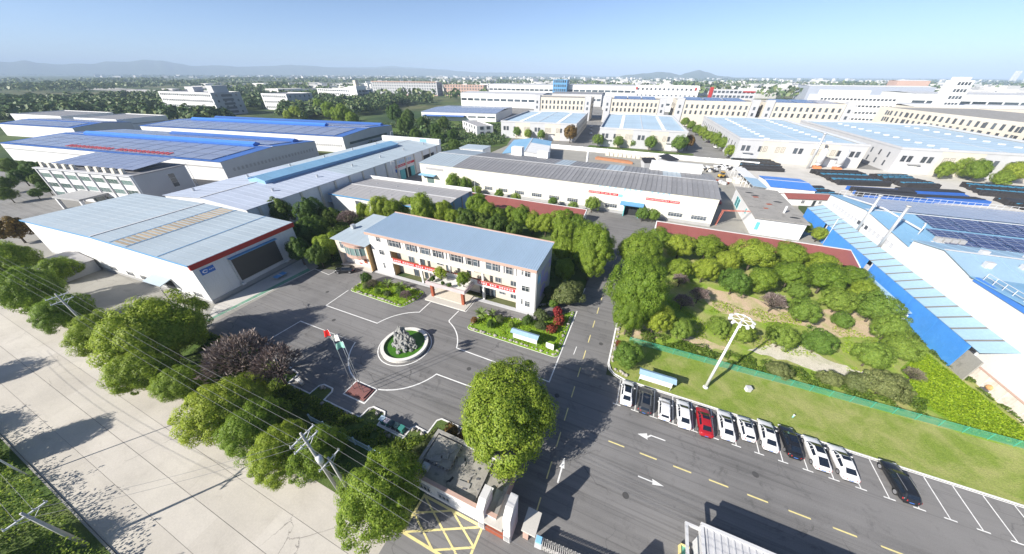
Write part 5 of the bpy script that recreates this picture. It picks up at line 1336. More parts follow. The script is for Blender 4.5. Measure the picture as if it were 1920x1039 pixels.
pm('bark_white', (0.55, 0.53, 0.48), 0.9, 0.15, 2.0, 8)

def leaf_mesh(name, P, N, size, mat, aspect=0.6, rs=None, axis=None):
    """one small bent quad per point, facing N; numpy arrays"""
    rs = rs or np.random.RandomState(1)
    n = len(P)
    N = N/np.maximum(1e-6, np.linalg.norm(N, axis=1, keepdims=True))
    if axis is None: axis = rs.normal(size=(n, 3))
    T = axis-N*np.sum(axis*N, axis=1, keepdims=True)
    T /= np.maximum(1e-6, np.linalg.norm(T, axis=1, keepdims=True))
    Bt = np.cross(N, T)
    s = np.asarray(size).reshape(-1, 1)*np.ones((n, 1))
    a = T*s*0.5; b = Bt*s*0.5*aspect
    V = np.empty((n, 4, 3))
    V[:, 0] = P-a-N*s*0.08; V[:, 1] = P-b+N*s*0.05; V[:, 2] = P+a-N*s*0.08; V[:, 3] = P+b+N*s*0.05
    me = bpy.data.meshes.new(name)
    me.vertices.add(n*4); me.loops.add(n*4); me.polygons.add(n)
    me.vertices.foreach_set('co', V.reshape(-1))
    me.loops.foreach_set('vertex_index', np.arange(n*4, dtype=np.int32))
    me.polygons.foreach_set('loop_start', np.arange(0, n*4, 4, dtype=np.int32))
    me.polygons.foreach_set('loop_total', np.full(n, 4, dtype=np.int32))
    me.materials.append(MATS[mat])
    me.update(calc_edges=True)
    return me
def unit(rs, n):
    v = rs.normal(size=(n, 3)); return v/np.linalg.norm(v, axis=1, keepdims=True)
def crown_points(seed, nc, per, cr=(0.26, 0.40), squash=0.92, bottom=-0.55, shell=0.80):
    rs = np.random.RandomState(seed)
    k = np.arange(nc)+0.5
    z = 1-(1-bottom)*k/nc
    ph = np.pi*(1+5**0.5)*k+rs.uniform(-0.35, 0.35, nc)
    rr = np.sqrt(np.maximum(0, 1-z*z))
    Cd = np.stack([rr*np.cos(ph), rr*np.sin(ph), z], 1)
    lob = 1+0.2*np.sin(2*ph+seed)*rr+0.1*np.sin(5*ph+2*seed)*rr+rs.uniform(-0.2, 0.15, nc)
    Cc = Cd*(shell*lob)[:, None]
    Rc = rs.uniform(cr[0], cr[1], nc)
    P = []; N = []
    for i in range(nc):
        d = unit(rs, per)
        d = np.where((d@Cd[i] < -0.25)[:, None], -d, d)
        p = Cc[i]+d*Rc[i]*rs.uniform(0.72, 1.06, (per, 1))
        P.append(p); N.append(d+0.32*unit(rs, per)+0.35*Cd[i]+np.array([0, 0, 0.2]))
    m = nc*per//3
    d = unit(rs, m)
    P.append(d*rs.uniform(0.5, 0.8, (m, 1))); N.append(d+0.5*unit(rs, m))
    P = np.concatenate(P); N = np.concatenate(N)
    q = np.percentile(np.hypot(P[:, 0], P[:, 1]), 97.5)
    P /= q
    P[:, 2] *= squash
    return P, N, rs
def trunk_mesh(seed, zc, r=0.085, limbs=6, reach=0.6, mat='bark', n=7):
    rr = random.Random(seed); m = MB()
    top = zc-0.15
    m.path([(0, 0, -0.03), (rr.uniform(-.03, .03), rr.uniform(-.03, .03), top*0.5), (rr.uniform(-.05, .05), rr.uniform(-.05, .05), top)], [r, r*0.72, r*0.5], n)
    for k in range(limbs):
        a = 6.283*k/limbs+rr.uniform(-.4, .4); el = rr.uniform(0.2, 1.1); z0 = top*rr.uniform(0.55, 0.95)
        q = (reach*math.cos(a)*math.cos(el), reach*math.sin(a)*math.cos(el), z0+reach*math.sin(el)*0.9+0.05)
        m.path([(0, 0, z0), (q[0]*0.5, q[1]*0.5, z0+(q[2]-z0)*0.62), q], [r*0.5, r*0.33, r*0.14], 5)
    return m.mesh('trunk', mat, True)
PROTO = {}
ZC = 1.2
def proto(sp):
    """several hand-varied individuals of each kind: (trunk mesh, crown mesh)"""
    if sp in PROTO: return PROTO[sp]
    L_ = []
    cfg = {'camphor': ('leaf_camphor', 4, 72, 225, 0.055, 0.98), 'round': ('leaf_round', 3, 95, 165, 0.055, 0.98), 'dark': ('leaf_dark', 3, 60, 190, 0.066, 1.0),
           'pale': ('leaf_pale', 3, 66, 170, 0.06, 0.85), 'autumn': ('leaf_autumn', 2, 46, 90, 0.11, 0.95), 'big': ('leaf_camphor', 3, 140, 270, 0.039, 0.97), 'red': ('leaf_red', 2, 40, 60, 0.12, 0.9)}
    if sp in cfg:
        mt, nv, nc, per, sz, sq = cfg[sp]
        for v in range(nv):
            P, N, rs = crown_points(sum(map(ord, sp))+v*17, nc, per, (0.12, 0.30) if sp in ('big', 'round') else (0.15, 0.34), sq, -0.62 if sp != 'pale' else -0.4)
            zc = ZC if sp not in ('pale', 'red') else 0.8
            P[:, 2] += zc
            L_.append((trunk_mesh(v+3, zc, 0.07), leaf_mesh('crown', P, N, rs.uniform(0.55, 1.5, len(P))*sz, mt, 0.62, rs)))
    else:
        for v in range(2):
            rs = np.random.RandomState(40+v)
            n = 2500
            d = unit(rs, n); d[:, 2] = np.abs(d[:, 2])*0.9-0.25*rs.rand(n)
            rad = rs.uniform(0.45, 1.0, n)**0.6*(0.82+0.18*np.sin(5*np.arctan2(d[:, 1], d[:, 0])+v)*np.cos(3*d[:, 2]))
            P = d*rad[:, None]*np.array([1, 1, 0.85])+np.array([0, 0, 1.1])
            ax = d+np.array([0, 0, 0.7])+0.45*rs.normal(size=(n, 3))
            N = np.cross(ax, rs.normal(size=(n, 3)))
            cr = leaf_mesh('crown', P, N, rs.uniform(0.08, 0.22, n), 'leaf_plum' if sp == 'plum' else 'leaf_dry', 0.2, rs, ax)
            L_.append((trunk_mesh(v+30, 0.85, 0.06, 26, 0.92), cr))
    PROTO[sp] = L_
    return L_
TN = {'camphor': 'camphor_tree', 'big': 'camphor_tree', 'round': 'round_tree', 'dark': 'evergreen_tree', 'pale': 'pale_bush', 'autumn': 'autumn_tree', 'plum': 'plum_tree', 'dry': 'withered_tree', 'red': 'red_shrub'}
CAT = {'pale': 'bush', 'red': 'shrub'}
trng = random.Random(77)
def tree(sp, x, y, r, label, group=None, hz=1.0, z=0.0, name=None, trunk=True):
    L_ = proto(sp)
    tm, cm = L_[trng.randrange(len(L_))]
    o = thing(name or TN[sp], label, CAT.get(sp, 'tree'), (x, y, z), trng.uniform(0, 6.28), group)
    o.scale = (r*trng.uniform(0.95, 1.05), r*trng.uniform(0.95, 1.05), r*hz*trng.uniform(0.94, 1.08))
    if trunk: put('trunk', tm, o)
    put('crown', cm, o)
    return o
ORD = ['first', 'second', 'third', 'fourth', 'fifth', 'sixth', 'seventh', 'eighth', 'ninth', 'tenth', 'eleventh', 'twelfth']
TPL = {
'grove_back': '{} tree from the road in the grove row nearest the maroon shed',
'grove_mid': '{} tree from the road in the second grove row from the maroon shed',
'grove_inner': '{} round tree from the road in the loose inner row of the grove',
'grove_front': '{} round tree from the road in the open grass part of the grove',
'road_right': ('tall camphor leaning over the main road at the grove corner', 'camphor at the road kerb below the tall leaning one', 'shaded camphor just behind the roadside trees of the grove'),
'grove_plum': ('smallest purple plum tree between the green grove trees', 'purple plum tree at the edge of the sandy clearing, nearer the road', 'purple plum tree at the edge of the sandy clearing, further from the road', 'round dark brown plum tree alone by the sandy clearing'),
'grove_grey': ('leafless grey bush at the edge of the crop plot',),
'fence_bush': ('widest pale bush behind the green net fence', 'pale bush behind the green net fence, nearest the light mast', 'pale bush in the middle of the green net fence', 'pale bush next to the widest one by the net fence'),
'office_back': '{} tree from the blue end wall in the row along the maroon shed',
'office_back_low': '{} low evergreen from the left just behind the office roof',
'office_right': ('biggest round camphor beside the main road behind the office', 'yellowish camphor directly below the biggest one by the road', 'camphor between the office back corner and the road tree row', 'camphor close behind the office gable wall', 'shaded camphor beside the painted office gable'),
'office_right_low': ('pale green young tree at the path corner by the office', 'small pale shrub against the painted office gable'),
'annex_back': ('evergreen in front of the long hall wall behind the screen warehouse', 'wide evergreen beside the grey roof shed corner', 'slim evergreen next to the bare purple tree', 'dense dark evergreen at the screen warehouse corner', 'feathery evergreen behind the dark one at the warehouse corner', 'dark evergreen against the screen wall end', 'low evergreen behind the parked black off-road car'),
'annex_back_green': ('narrow tree first in front of the grey roof shed wall', 'wide tree second in front of the grey roof shed wall', 'tree third in front of the grey roof shed wall', 'wide tree at the right end of the grey roof shed wall', 'tree half hidden between those along the grey roof shed', 'tree below the blue end wall of the grey roof shed', 'small tree right of the blue end wall of the shed'),
'annex_yellow': ('bright yellow-green tree beside the annex corner',),
'annex_plum': ('bare purple tree behind the annex roof',),
'cream_front': '{} small clipped tree from the left along the cream warehouse wall',
'roadside': '{} big camphor from the left in the row along the concrete road',
'roadside_gap': ('camphor tucked behind the first roadside trees by the grey lean-to', 'darker camphor behind the biggest roadside tree'),
'centre': ('huge camphor standing alone next to the gatehouse',),
'plum_front': ('larger leafless purple tree on the plaza edge', 'smaller leafless purple tree on the plaza edge'),
'far_hall1': '{} small tree from the left before the blue-roofed hall with the orange tree',
'far_orange': ('orange tree at the lane corner of the first blue-roofed hall', 'reddish tree at the right corner of the second blue-roofed hall'),
'far_hall2': '{} small tree from the left before the second blue-roofed hall',
'lane': '{} tree counted from the far end in the row beside the silo hall lane',
'hall3': ('single round tree at the front corner of the silo hall',),
'hall4': '{} bushy tree from the left before the last blue-roofed hall',
'left_edge': '{} dark tree of the garden beside the solar roof office',
'left_edge_red': ('reddish bushy tree at the far end of the long warehouse wall',),
'shrubfield': '{} dark bush of the shrub field behind the cream warehouse',
'yellow_wood': '{} yellow-green tree at the wood edge behind the rear solar hall',
}
for key, (sp, L_) in TREES.items():
    tp = TPL[key]
    for i, (x, y, r) in enumerate(L_):
        lab = tp.format(ORD[i]) if isinstance(tp, str) else tp[i]
        s_ = 'big' if (key in ('roadside', 'centre', 'road_right') and r > 3.2) or (key, i) in (('grove_mid', 0), ('office_right', 0)) else sp
        tree(s_, x, y, r, lab, None if len(L_) < 3 else {'grove_back': 'grove trees', 'grove_mid': 'grove trees', 'grove_inner': 'grove trees', 'grove_front': 'grove trees'}.get(key, key.replace('_', ' ')+' trees'), {'grove_back': 0.85, 'grove_mid': 0.92, 'road_right': 1.3, 'office_back': 1.08, 'office_right': 1.2, 'annex_back': 1.15, 'annex_back_green': 1.25, 'hall4': 1.1, 'centre': 0.86}.get(key, 1.0), -r*{'roadside': 0.3, 'roadside_gap': 0.3, 'grove_front': 0.15, 'grove_inner': 0.1, 'centre': 0.15, 'hall4': 0.3, 'lane': 0.15}.get(key, 0.0))
# trees across the road that throw their shade on the concrete
for i, (x, y, r) in enumerate(((-98.0, -12.5, 4.2), (-70.5, -9.8, 3.6), (-83.0, -15, 3.8), (-52.0, -14.5, 3.2))):
    tree('camphor', x, y, r, ORD[i]+' tall camphor from the left on the far side of the concrete road', 'camphors on the far side of the road')

# ------------------------------------------------------------------ leafy masses nobody could count
def inside(poly, x, y):
    c = np.zeros(len(x), bool); n = len(poly); j = n-1
    for i in range(n):
        xi, yi = poly[i]; xj, yj = poly[j]
        c ^= ((yi > y) != (yj > y)) & (x < (xj-xi)*(y-yi)/(yj-yi+1e-12)+xi)
        j = i
    return c
def vnoise(x, y, sc, seed=0.0):
    return np.array([noise.noise(Vector((a*sc, b*sc, seed))) for a, b in zip(x, y)])
def cover(name, label, poly, n, size, hmax, mat, seed, up=0.8, hmin=0.0, gate=None, sc=0.5, z0=0.1, cat=None):
    rs = np.random.RandomState(seed)
    xs = [p[0] for p in poly]; ys = [p[1] for p in poly]
    x = rs.uniform(min(xs), max(xs), n*3); y = rs.uniform(min(ys), max(ys), n*3)
    k = inside(poly, x, y); x, y = x[k][:n], y[k][:n]
    v = vnoise(x, y, sc, seed)
    if gate is not None:
        k = v > gate; x, y, v = x[k], y[k], v[k]
    hgt = hmin+hmax*np.clip(0.5+v, 0.05, 1)
    P = np.stack([x, y, z0+hgt*rs.uniform(0.25, 1, len(x))], 1)
    N = rs.normal(size=(len(x), 3))*(1-up)+np.array([0, 0, up])+0.35*unit(rs, len(x))
    o = put(name, leaf_mesh(name, P, N, rs.uniform(0.6, 1.3, len(x))*size, mat, 0.65, rs))
    return tag(o, label, cat or 'plants', kind='stuff')
hedge = [(-150, -6.6), (-38, -6.6), (-37, -11), (-44, -15), (-150, -20)]
cover('roadside_shrubbery', 'mixed green shrubbery along the far kerb of the concrete road', hedge, 42000, 0.27, 2.6, 'leaf_cover', 3, 0.45, 0.5, None, 0.35)
cover('garden_undergrowth', 'low green undergrowth between the road trees and the plaza kerb', [(-75, 16.2), (-61, 12.8), (-18, 12.8), (-18, 17), (-20, 17), (-22.6, 15.2), (-28, 15.2), (-30.4, 15.2), (-38, 15.2), (-40.8, 15.1), (-46, 15.1), (-49.5, 17.2), (-61, 18.3)], 15000, 0.3, 1.0, 'leaf_cover', 4, 0.5, 0.1, -0.25, 0.6)
cover('verge_weeds', 'weeds under the roadside camphors', [(-160, 7.4), (-17, 7.4), (-17, 11.2), (-160, 12)], 9000, 0.3, 0.6, 'leaf_cover', 5, 0.6, 0.05, 0.0, 0.5, 0.0)
cover('fence_weeds', 'rough weeds behind the green net fence', [(3, 47.8), (46, 48.2), (47, 52), (30, 51.5), (10, 51), (3, 52)], 12000, 0.28, 1.0, 'leaf_cover', 6, 0.5, 0.1, -0.15, 0.5)
cover('grove_weeds', 'bright weeds on the grove floor', [(9, 52), (46, 53), (47, 66), (40, 72), (12, 66), (8, 60)], 12000, 0.26, 0.4, 'leaf_crop', 7, 0.6, 0.05, 0.12, 0.22)
cover('crop_plot', 'bright green vegetable crop in the corner plot', [(46.6, 51.2), (47.6, 58.7), (53.4, 66), (57.2, 52.5), (57.9, 48.3), (50, 47.9)], 15000, 0.26, 0.35, 'leaf_crop', 8, 0.7, 0.1, None, 0.9, 0.13)
cover('wall_weeds', 'dark weeds at the foot of the stained boundary wall', [(54.2, 66.5), (57.9, 52.5), (58.3, 48.2), (58.4, 52), (55.3, 72), (53.6, 72)], 4000, 0.3, 0.6, 'leaf_dark', 9, 0.5, 0.05, -0.1, 0.6)
cover('office_shrubs', 'shrubs crowding the strip behind the office', [(-58, 60), (-16, 60), (-9.5, 66), (-9.5, 80), (-58, 80)], 15000, 0.4, 1.6, 'leaf_dark', 10, 0.45, 0.1, -0.1, 0.25)
cover('side_shrubs', 'shrubs filling the corner between warehouse and annex', [(-103, 53), (-82, 47.5), (-73, 44.5), (-69.5, 47), (-69.5, 62), (-80, 70), (-103, 71)], 15000, 0.4, 2.4, 'leaf_dark', 12, 0.45, 0.1, -0.25, 0.22)
cover('shrub_field', 'scrubby field between the solar halls and the far park', [(-176, 165), (-122, 155), (-122, 186), (-100, 216), (-128, 300), (-235, 305), (-240, 235)], 22000, 1.5, 3.4, 'leaf_far', 13, 0.45, 0.2, -0.12, 0.07, 0.0)
# ---- far woods and hedgerows
BLD = [(-345, 45, -165, 150), (-360, 110, -165, 215), (-560, 95, -385, 170), (-480, 80, -350, 130), (-580, 222, -455, 290), (-515, 300, -440, 375), (-585, 430, -455, 500), (-650, 640, -360, 740), (-250, 300, -120, 415), (-300, 470, -150, 560),
       (-330, 216, 430, 640), (-420, 790, 60, 900), (-60, 560, 130, 680), (260, 880, 460, 980), (-170, 225, -110, 280), (-240, 20, -140, 90), (-160, 0, 90, 216), (320, 640, 500, 790), (230, 470, 420, 640)]
def far_trees(name, label, boxes, seed, per=16, mat='leaf_far', tall=1.0, gate=-0.05, nsc=0.006, lf=0.95):
    rs = np.random.RandomState(seed); PP = []; NN = []; SS = []
    for (x0, y0, x1, y1, cnt, r0, r1) in boxes:
        x = rs.uniform(x0, x1, cnt); y = rs.uniform(y0, y1, cnt)
        ok = np.ones(cnt, bool)
        for b in BLD: ok &= ~((x > b[0]) & (x < b[2]) & (y > b[1]) & (y < b[3]))
        if gate is not None: ok &= vnoise(x, y, nsc, seed) > gate
        x, y = x[ok], y[ok]; n = len(x)
        r = rs.uniform(r0, r1, n)
        d = unit(rs, n*per).reshape(n, per, 3)
        d[..., 2] = np.abs(d[..., 2])*1.25-0.25
        P = np.stack([x, y, r*1.05*tall], 1)[:, None, :]+d*(r[:, None, None]*np.array([1, 1, tall]))*rs.uniform(0.7, 1.05, (n, per, 1))
        PP.append(P.reshape(-1, 3)); NN.append((d+0.3*rs.normal(size=d.shape)).reshape(-1, 3)); SS.append(np.repeat(r*lf, per))
    o = put(name, leaf_mesh(name, np.concatenate(PP), np.concatenate(NN), np.concatenate(SS), mat, 0.8, rs))
    return tag(o, label, 'wood', kind='stuff')
far_trees('near_wood', 'dense wood behind the solar halls', [(-460, 205, -150, 480, 1100, 4, 7), (-900, 150, -380, 520, 2200, 4, 8), (-1100, 60, -560, 200, 900, 4, 8)], 21, 46, gate=-0.2, lf=0.55)
far_trees('poplar_wood', 'pale thin poplar wood beyond the shrub field', [(-330, 260, -190, 470, 900, 2.2, 3.4)], 22, 26, 'leaf_poplar', 2.2, gate=-0.3, nsc=0.02, lf=0.7)
far_trees('plain_wood', 'far scattered woods of the plain', [(-3200, 400, -300, 2400, 6500, 5, 10), (-2400, 0, -800, 600, 2200, 5, 9), (-300, 900, 2600, 2600, 4200, 6, 12), (420, 300, 1500, 1000, 1200, 5, 9)], 23, 9, gate=0.08, nsc=0.0035)
far_trees('horizon_wood', 'tree lines fading into the haze', [(-9000, 1800, 4000, 7000, 9000, 6, 11)], 24, 5, gate=0.02, nsc=0.0011)
# ---- far town
rs = np.random.RandomState(31); m = MB()
for (x0, y0, x1, y1, cnt, s0, s1, h0, h1) in ((-1500, 700, -500, 2400, 330, 9, 22, 6, 14), (-500, 1000, 2200, 3000, 620, 12, 50, 6, 15), (-6000, 1800, 3000, 6000, 420, 20, 60, 9, 24), (600, 700, 1800, 1300, 160, 15, 60, 7, 12), (-700, 920, 2200, 2400, 300, 40, 130, 7, 13), (-1300, 500, -650, 1100, 60, 20, 60, 8, 16)):
    for k in range(cnt):
        x, y = rs.uniform(x0, x1), rs.uniform(y0, y1)
        if any(b[0] < x < b[2] and b[1] < y < b[3] for b in BLD): continue
        sx_, sy_ = rs.uniform(s0, s1), rs.uniform(s0, s1)*0.6
        m.cbox(x, y, 0, sx_, sy_, rs.uniform(h0, h1), rs.uniform(0, 1.5))
pm('town_white', (0.62, 0.6, 0.57), 0.8, 0.2, 0.02, 0.2)
o = m.build('far_town', 'town_white'); tag(o, 'scattered pale houses of the far town below the hills', 'town', kind='stuff')
m = MB()
for k in range(9): m.cbox(3000+k*95+rs.uniform(-20, 20), 5200+rs.uniform(-150, 150), 0, 34, 22, rs.uniform(80, 105), 0.2)
for k in range(7): m.cbox(4700+k*80, 5600, 0, 30, 20, rs.uniform(70, 90), 0.2)
o = m.build('far_tower_cluster', 'town_white'); tag(o, 'cluster of pale tower blocks far out on the eastern skyline', 'town', kind='stuff')
struct('far_river', MB().sheet([(-2600, 520), (-700, 440), (-560, 455), (-700, 500), (-2600, 640)], -0.05), 'concrete_pale')
# ================================================================== VEHICLES
def paintmat(name, col, rough=0.28):
    m, t, b = newmat(name)
    c = mixc(t, ramp(t, noisef(t, coords(t), 1.5, 4), [(0.35, 0), (0.7, 1)]), tuple(x*0.93 for x in col), col)
    t.links.new(c, b.inputs['Base Color'])
    b.inputs['Roughness'].default_value = rough
    b.inputs['Coat Weight'].default_value = 0.5
    b.inputs['Coat Roughness'].default_value = 0.08
for nm, c in (('car_white', (0.72, 0.72, 0.72)), ('car_black', (0.012, 0.013, 0.016)), ('car_grey', (0.05, 0.052, 0.056)), ('car_red', (0.33, 0.012, 0.018)), ('car_silver', (0.45, 0.46, 0.47))): paintmat(nm, c)
m_, t_, b_ = newmat('car_glass'); b_.inputs['Base Color'].default_value = (0.012, 0.018, 0.03, 1); b_.inputs['Roughness'].default_value = 0.05; b_.inputs['Specular IOR Level'].default_value = 0.35
pm('tyre', (0.02, 0.02, 0.02), 0.9); pm('rim', (0.5, 0.5, 0.52), 0.35, metal=0.7); pm('tail_red', (0.4, 0.02, 0.02), 0.3); pm('lamp_clear', (0.7, 0.72, 0.75), 0.2)
pm('plate_blue', (0.06, 0.16, 0.5), 0.5); pm('trim_black', (0.02, 0.02, 0.022), 0.6)
def interp(tab, x):
    for (a, p), (b, q) in zip(tab, tab[1:]):
        if a <= x <= b:
            k = (x-a)/(b-a); return p+(q-p)*k
    return tab[0][1] if x < tab[0][0] else tab[-1][1]
CARS = {
 'sedan': dict(L=4.75, W=0.91, top=[(-1, .62), (-.97, .86), (-.9, .98), (-.68, 1.02), (-.3, .97), (.42, .95), (.6, .90), (.82, .80), (.93, .68), (.985, .55), (1, .42)],
               gh=[(-.80, 1.0, .70), (-.50, 1.33, .62), (-.30, 1.43, .60), (-.02, 1.46, .60), (.16, 1.42, .60), (.50, .955, .72)], wr=.33, roofw=.60),
 'hatch': dict(L=3.75, W=0.83, top=[(-1, .6), (-.97, .9), (-.9, .98), (.45, .97), (.65, .92), (.86, .8), (.95, .65), (1, .42)],
               gh=[(-.95, 1.0, .68), (-.84, 1.36, .6), (-.6, 1.5, .58), (-.1, 1.53, .58), (.18, 1.47, .57), (.55, .97, .68)], wr=.3, roofw=.58),
 'suv': dict(L=4.75, W=0.94, top=[(-1, .7), (-.98, 1.0), (-.93, 1.1), (.42, 1.07), (.6, 1.04), (.85, .96), (.95, .8), (1, .5)],
             gh=[(-.965, 1.1, .76), (-.88, 1.5, .68), (-.68, 1.66, .66), (-.1, 1.70, .66), (.14, 1.63, .65), (.47, 1.075, .77)], wr=.37, roofw=.66),
}
CARS['fastback'] = dict(CARS['sedan'], gh=[(-.93, .98, .70), (-.42, 1.38, .62), (-.22, 1.44, .60), (-.02, 1.46, .60), (.16, 1.42, .60), (.50, .955, .72)])
CARS['wagon'] = dict(CARS['suv'], L=5.0, gh=[(-.95, 1.02, .74), (-.80, 1.4, .67), (-.55, 1.54, .64), (-.1, 1.57, .64), (.12, 1.51, .64), (.47, 1.0, .75)], top=[(-1, .65), (-.98, .92), (-.93, 1.02), (.42, 1.0), (.6, .97), (.85, .88), (.95, .74), (1, .46)])
def patch(q, u0, u1, v0, v1, off):
    """inset bilinear patch of a quad, pushed outwards"""
    q = [Vector(p) for p in q]
    def at_(u, v): return (q[0]*(1-u)+q[1]*u)*(1-v)+(q[3]*(1-u)+q[2]*u)*v
    nn = (q[1]-q[0]).cross(q[3]-q[0]).normalized()*off
    P = [at_(u, v)+nn for u, v in ((u0, v0), (u1, v0), (u1, v1), (u0, v1))]
    return MB().slab(P, 0.012)
_carmesh = {}
def car_meshes(kind, roof):
    key = (kind, roof)
    if key in _carmesh: return _carmesh[key]
    c = CARS[kind]; hl = c['L']/2; Wd = c['W']
    wtab = [(-1, .74), (-.96, .90), (-.8, .97), (-.3, 1.0), (.3, 1.0), (.7, .97), (.9, .88), (.97, .74), (1, .6)]
    xs = sorted(set([-1, -.985, -.96, -.92, -.85, -.75, -.6, -.4, -.2, 0, .2, .4, .55, .7, .82, .9, .95, .98, 1]))
    vs = []; npt = 0
    for s in xs:
        w = Wd*interp(wtab, s); tp = interp(c['top'], s)
        zb = 0.2+0.12*max(0, abs(s)-.85)/.15
        half = [(0, zb), (.82*w, zb), (.97*w, zb+.12), (w, .45 if tp > .5 else tp*.8), (.995*w, min(.68, tp*.86)), (.955*w, tp-.07), (.86*w, tp-.015), (.5*w, tp+.015), (0, tp+.025)]
        full = [(y, z) for y, z in half]+[(-y, z) for y, z in half[-2:0:-1]]
        npt = len(full)
        vs += [(s*hl, y, z) for y, z in full]
    fs = []
    for i in range(len(xs)-1):
        for k in range(npt): fs.append((i*npt+k, i*npt+(k+1) % npt, (i+1)*npt+(k+1) % npt, (i+1)*npt+k)[::-1])
    fs += [tuple(range(npt)), tuple(range((len(xs)-1)*npt, len(xs)*npt))[::-1]]
    body = MB().add(vs, fs)
    gh = c['gh']; g = MB(); n = len(gh); V = []
    for (s, z, wt) in gh:
        belt = interp(c['top'], s)-.02
        wb = Wd*.90
        V.append([(s*hl, wb if z-belt > .1 else wt+.05, belt), (s*hl, wt, z-.05), (s*hl, wt*.85, z), (s*hl, 0, z+.02), (s*hl, -wt*.85, z), (s*hl, -wt, z-.05), (s*hl, -(wb if z-belt > .1 else wt+.05), belt)])
    gv = [p for r_ in V for p in r_]
    gf = []
    for i in range(n-1):
        for k in range(6): gf.append((i*7+k, (i+1)*7+k, (i+1)*7+k+1, i*7+k+1)[::-1])
    gf += [tuple(range(7)), tuple(range((n-1)*7, n*7))[::-1]]
    g.add(gv, gf)
    parts = {}
    parts['windscreen'] = patch([V[n-1][4], V[n-1][2], V[n-2][2], V[n-2][4]], .03, .97, .06, .94, .03)
    parts['rear_window'] = patch([V[0][2], V[0][4], V[1][4], V[1][2]], .04, .96, .10, .94, .03)
    if roof: parts['sunroof'] = patch([(V[4][4][0], V[4][4][1], V[4][4][2]+.03), V[4][2][:2]+(V[4][2][2]+.03,), V[2][2][:2]+(V[2][2][2]+.03,), V[2][4][:2]+(V[2][4][2]+.03,)], .06, .94, .08 if roof == 1 else .0, .55 if roof == 1 else .97, .035)
    sw = []
    for sg in (0, 6):
        j = 1 if sg == 0 else 5
        for (a, b) in ((1, 3), (3, 4)):
            q = [V[a][sg], V[b][sg], V[b][j], V[a][j]]
            if sg == 0: q = [q[1], q[0], q[3], q[2]]
            sw.append(patch(q, .05, .95, .12, .92, .02))
        q = [V[4][sg], V[5][sg], V[5][j], V[4][j]]
        if sg == 0: q = [q[1], q[0], q[3], q[2]]
        sw.append(patch(q, .08, .96, .12, .9, .02) if sg else patch(q, .04, .92, .12, .9, .02))
    tyre = MB(); rim = MB(); r = c['wr']
    tyre.tube((0, -.1, 0), (0, .1, 0), r, r, 20)
    rim.tube((0, -.115, 0), (0, .115, 0), r*.66, r*.66, 14)
    M_ = dict(body=body, cabin=g, parts=parts, side=sw, tyre=tyre.mesh('tyre', 'tyre', True), rim=rim.mesh('rim', 'rim'), hl=hl, W=Wd, r=r, c=c)
    _carmesh[key] = M_
    return M_
_built = {}
def car(kind, color, label, x, y, rz, roof=0, group='cars parked in the marked stalls', detail=True):
    M_ = car_meshes(kind, roof)
    t = thing({'suv': 'off_road_car', 'hatch': 'small_car', 'wagon': 'estate_car'}.get(kind, 'saloon_car'), label, 'car', (x, y, 0), rz, group)
    k = (kind, color)
    if k not in _built: _built[k] = (M_['body'].mesh('body', color, True), M_['cabin'].mesh('cabin', color, False))
    put('body', _built[k][0], t); put('cabin', _built[k][1], t)
    gk = (kind, roof, 'glass')
    if gk not in _built: _built[gk] = {n: p.mesh(n, 'car_glass') for n, p in M_['parts'].items()}, [p.mesh('side_window', 'car_glass') for p in M_['side']]
    for n, me in _built[gk][0].items(): put(n, me, t)
    for me in _built[gk][1]: put('side_window', me, t)
    hl, Wd, r = M_['hl'], M_['W'], M_['r']
    for sx_ in (-.60, .63):
        for sy_ in (-1, 1):
            w = put('wheel', M_['tyre'], t, (sx_*hl, sy_*(Wd-.08), r)); put('rim', M_['rim'], w)
    ak = (kind, 'arch')
    tz = interp(M_['c']['top'], -.97)
    dk = (kind, 'bits')
    if dk not in _built:
        fz = interp(M_['c']['top'], .95)
        tl = [MB().add([(-hl*.985, s*Wd*.5, tz-.24), (-hl*.93, s*Wd*.93, tz-.22), (-hl*.9, s*Wd*.945, tz-.05), (-hl*.965, s*Wd*.5, tz-.07), (-hl*1.004, s*Wd*.5, tz-.22), (-hl*.955, s*Wd*.955, tz-.2), (-hl*.915, s*Wd*.965, tz-.04), (-hl*.99, s*Wd*.5, tz-.05)],
                       [(0,1,2,3), (7,6,5,4), (0,4,5,1), (1,5,6,2), (2,6,7,3), (3,7,4,0)]).mesh('tail_light', 'tail_red') for s in (1, -1)]
        hd = [MB().box(hl*.9, s*Wd*.72-.18, fz-.12, hl*.955, s*Wd*.72+.18, fz+.005).mesh('headlight', 'lamp_clear') for s in (1, -1)]
        pl = MB().box(-hl*1.01, -.22, .52, -hl*.995, .22, .63).mesh('number_plate', 'plate_blue')
        mr = [MB().box(hl*.3, s*(Wd+.09)-.09, 1.0, hl*.3+.12, s*(Wd+.09)+.09, 1.13).mesh('mirror', color) for s in (1, -1)]
        bp = MB().box(-hl*1.012, -Wd*.7, .28, -hl*.97, Wd*.7, .42).mesh('bumper_trim', 'trim_black')
        _built[dk] = (tl, hd, pl, bp)
    tl, hd, pl, bp = _built[dk]
    for me in tl: put('tail_light', me, t)
    for me in hd: put('headlight', me, t)
    put('number_plate', pl, t); put('bumper_trim', bp, t)
    for s in (1, -1): MB().box(hl*.3, s*(Wd+.07)-.1, 1.0, hl*.3+.12, s*(Wd+.07)+.1, 1.14).build('mirror', color, t)
    if kind in ('suv', 'wagon'):
        for s in (1, -1): MB().tube((-hl*.7, s*.58, M_['c']['gh'][2][1]+.06), (hl*.1, s*.58, M_['c']['gh'][3][1]+.04), .025, .025, 6).build('roof_rail', 'rim', t)
    return t
U = R(90)
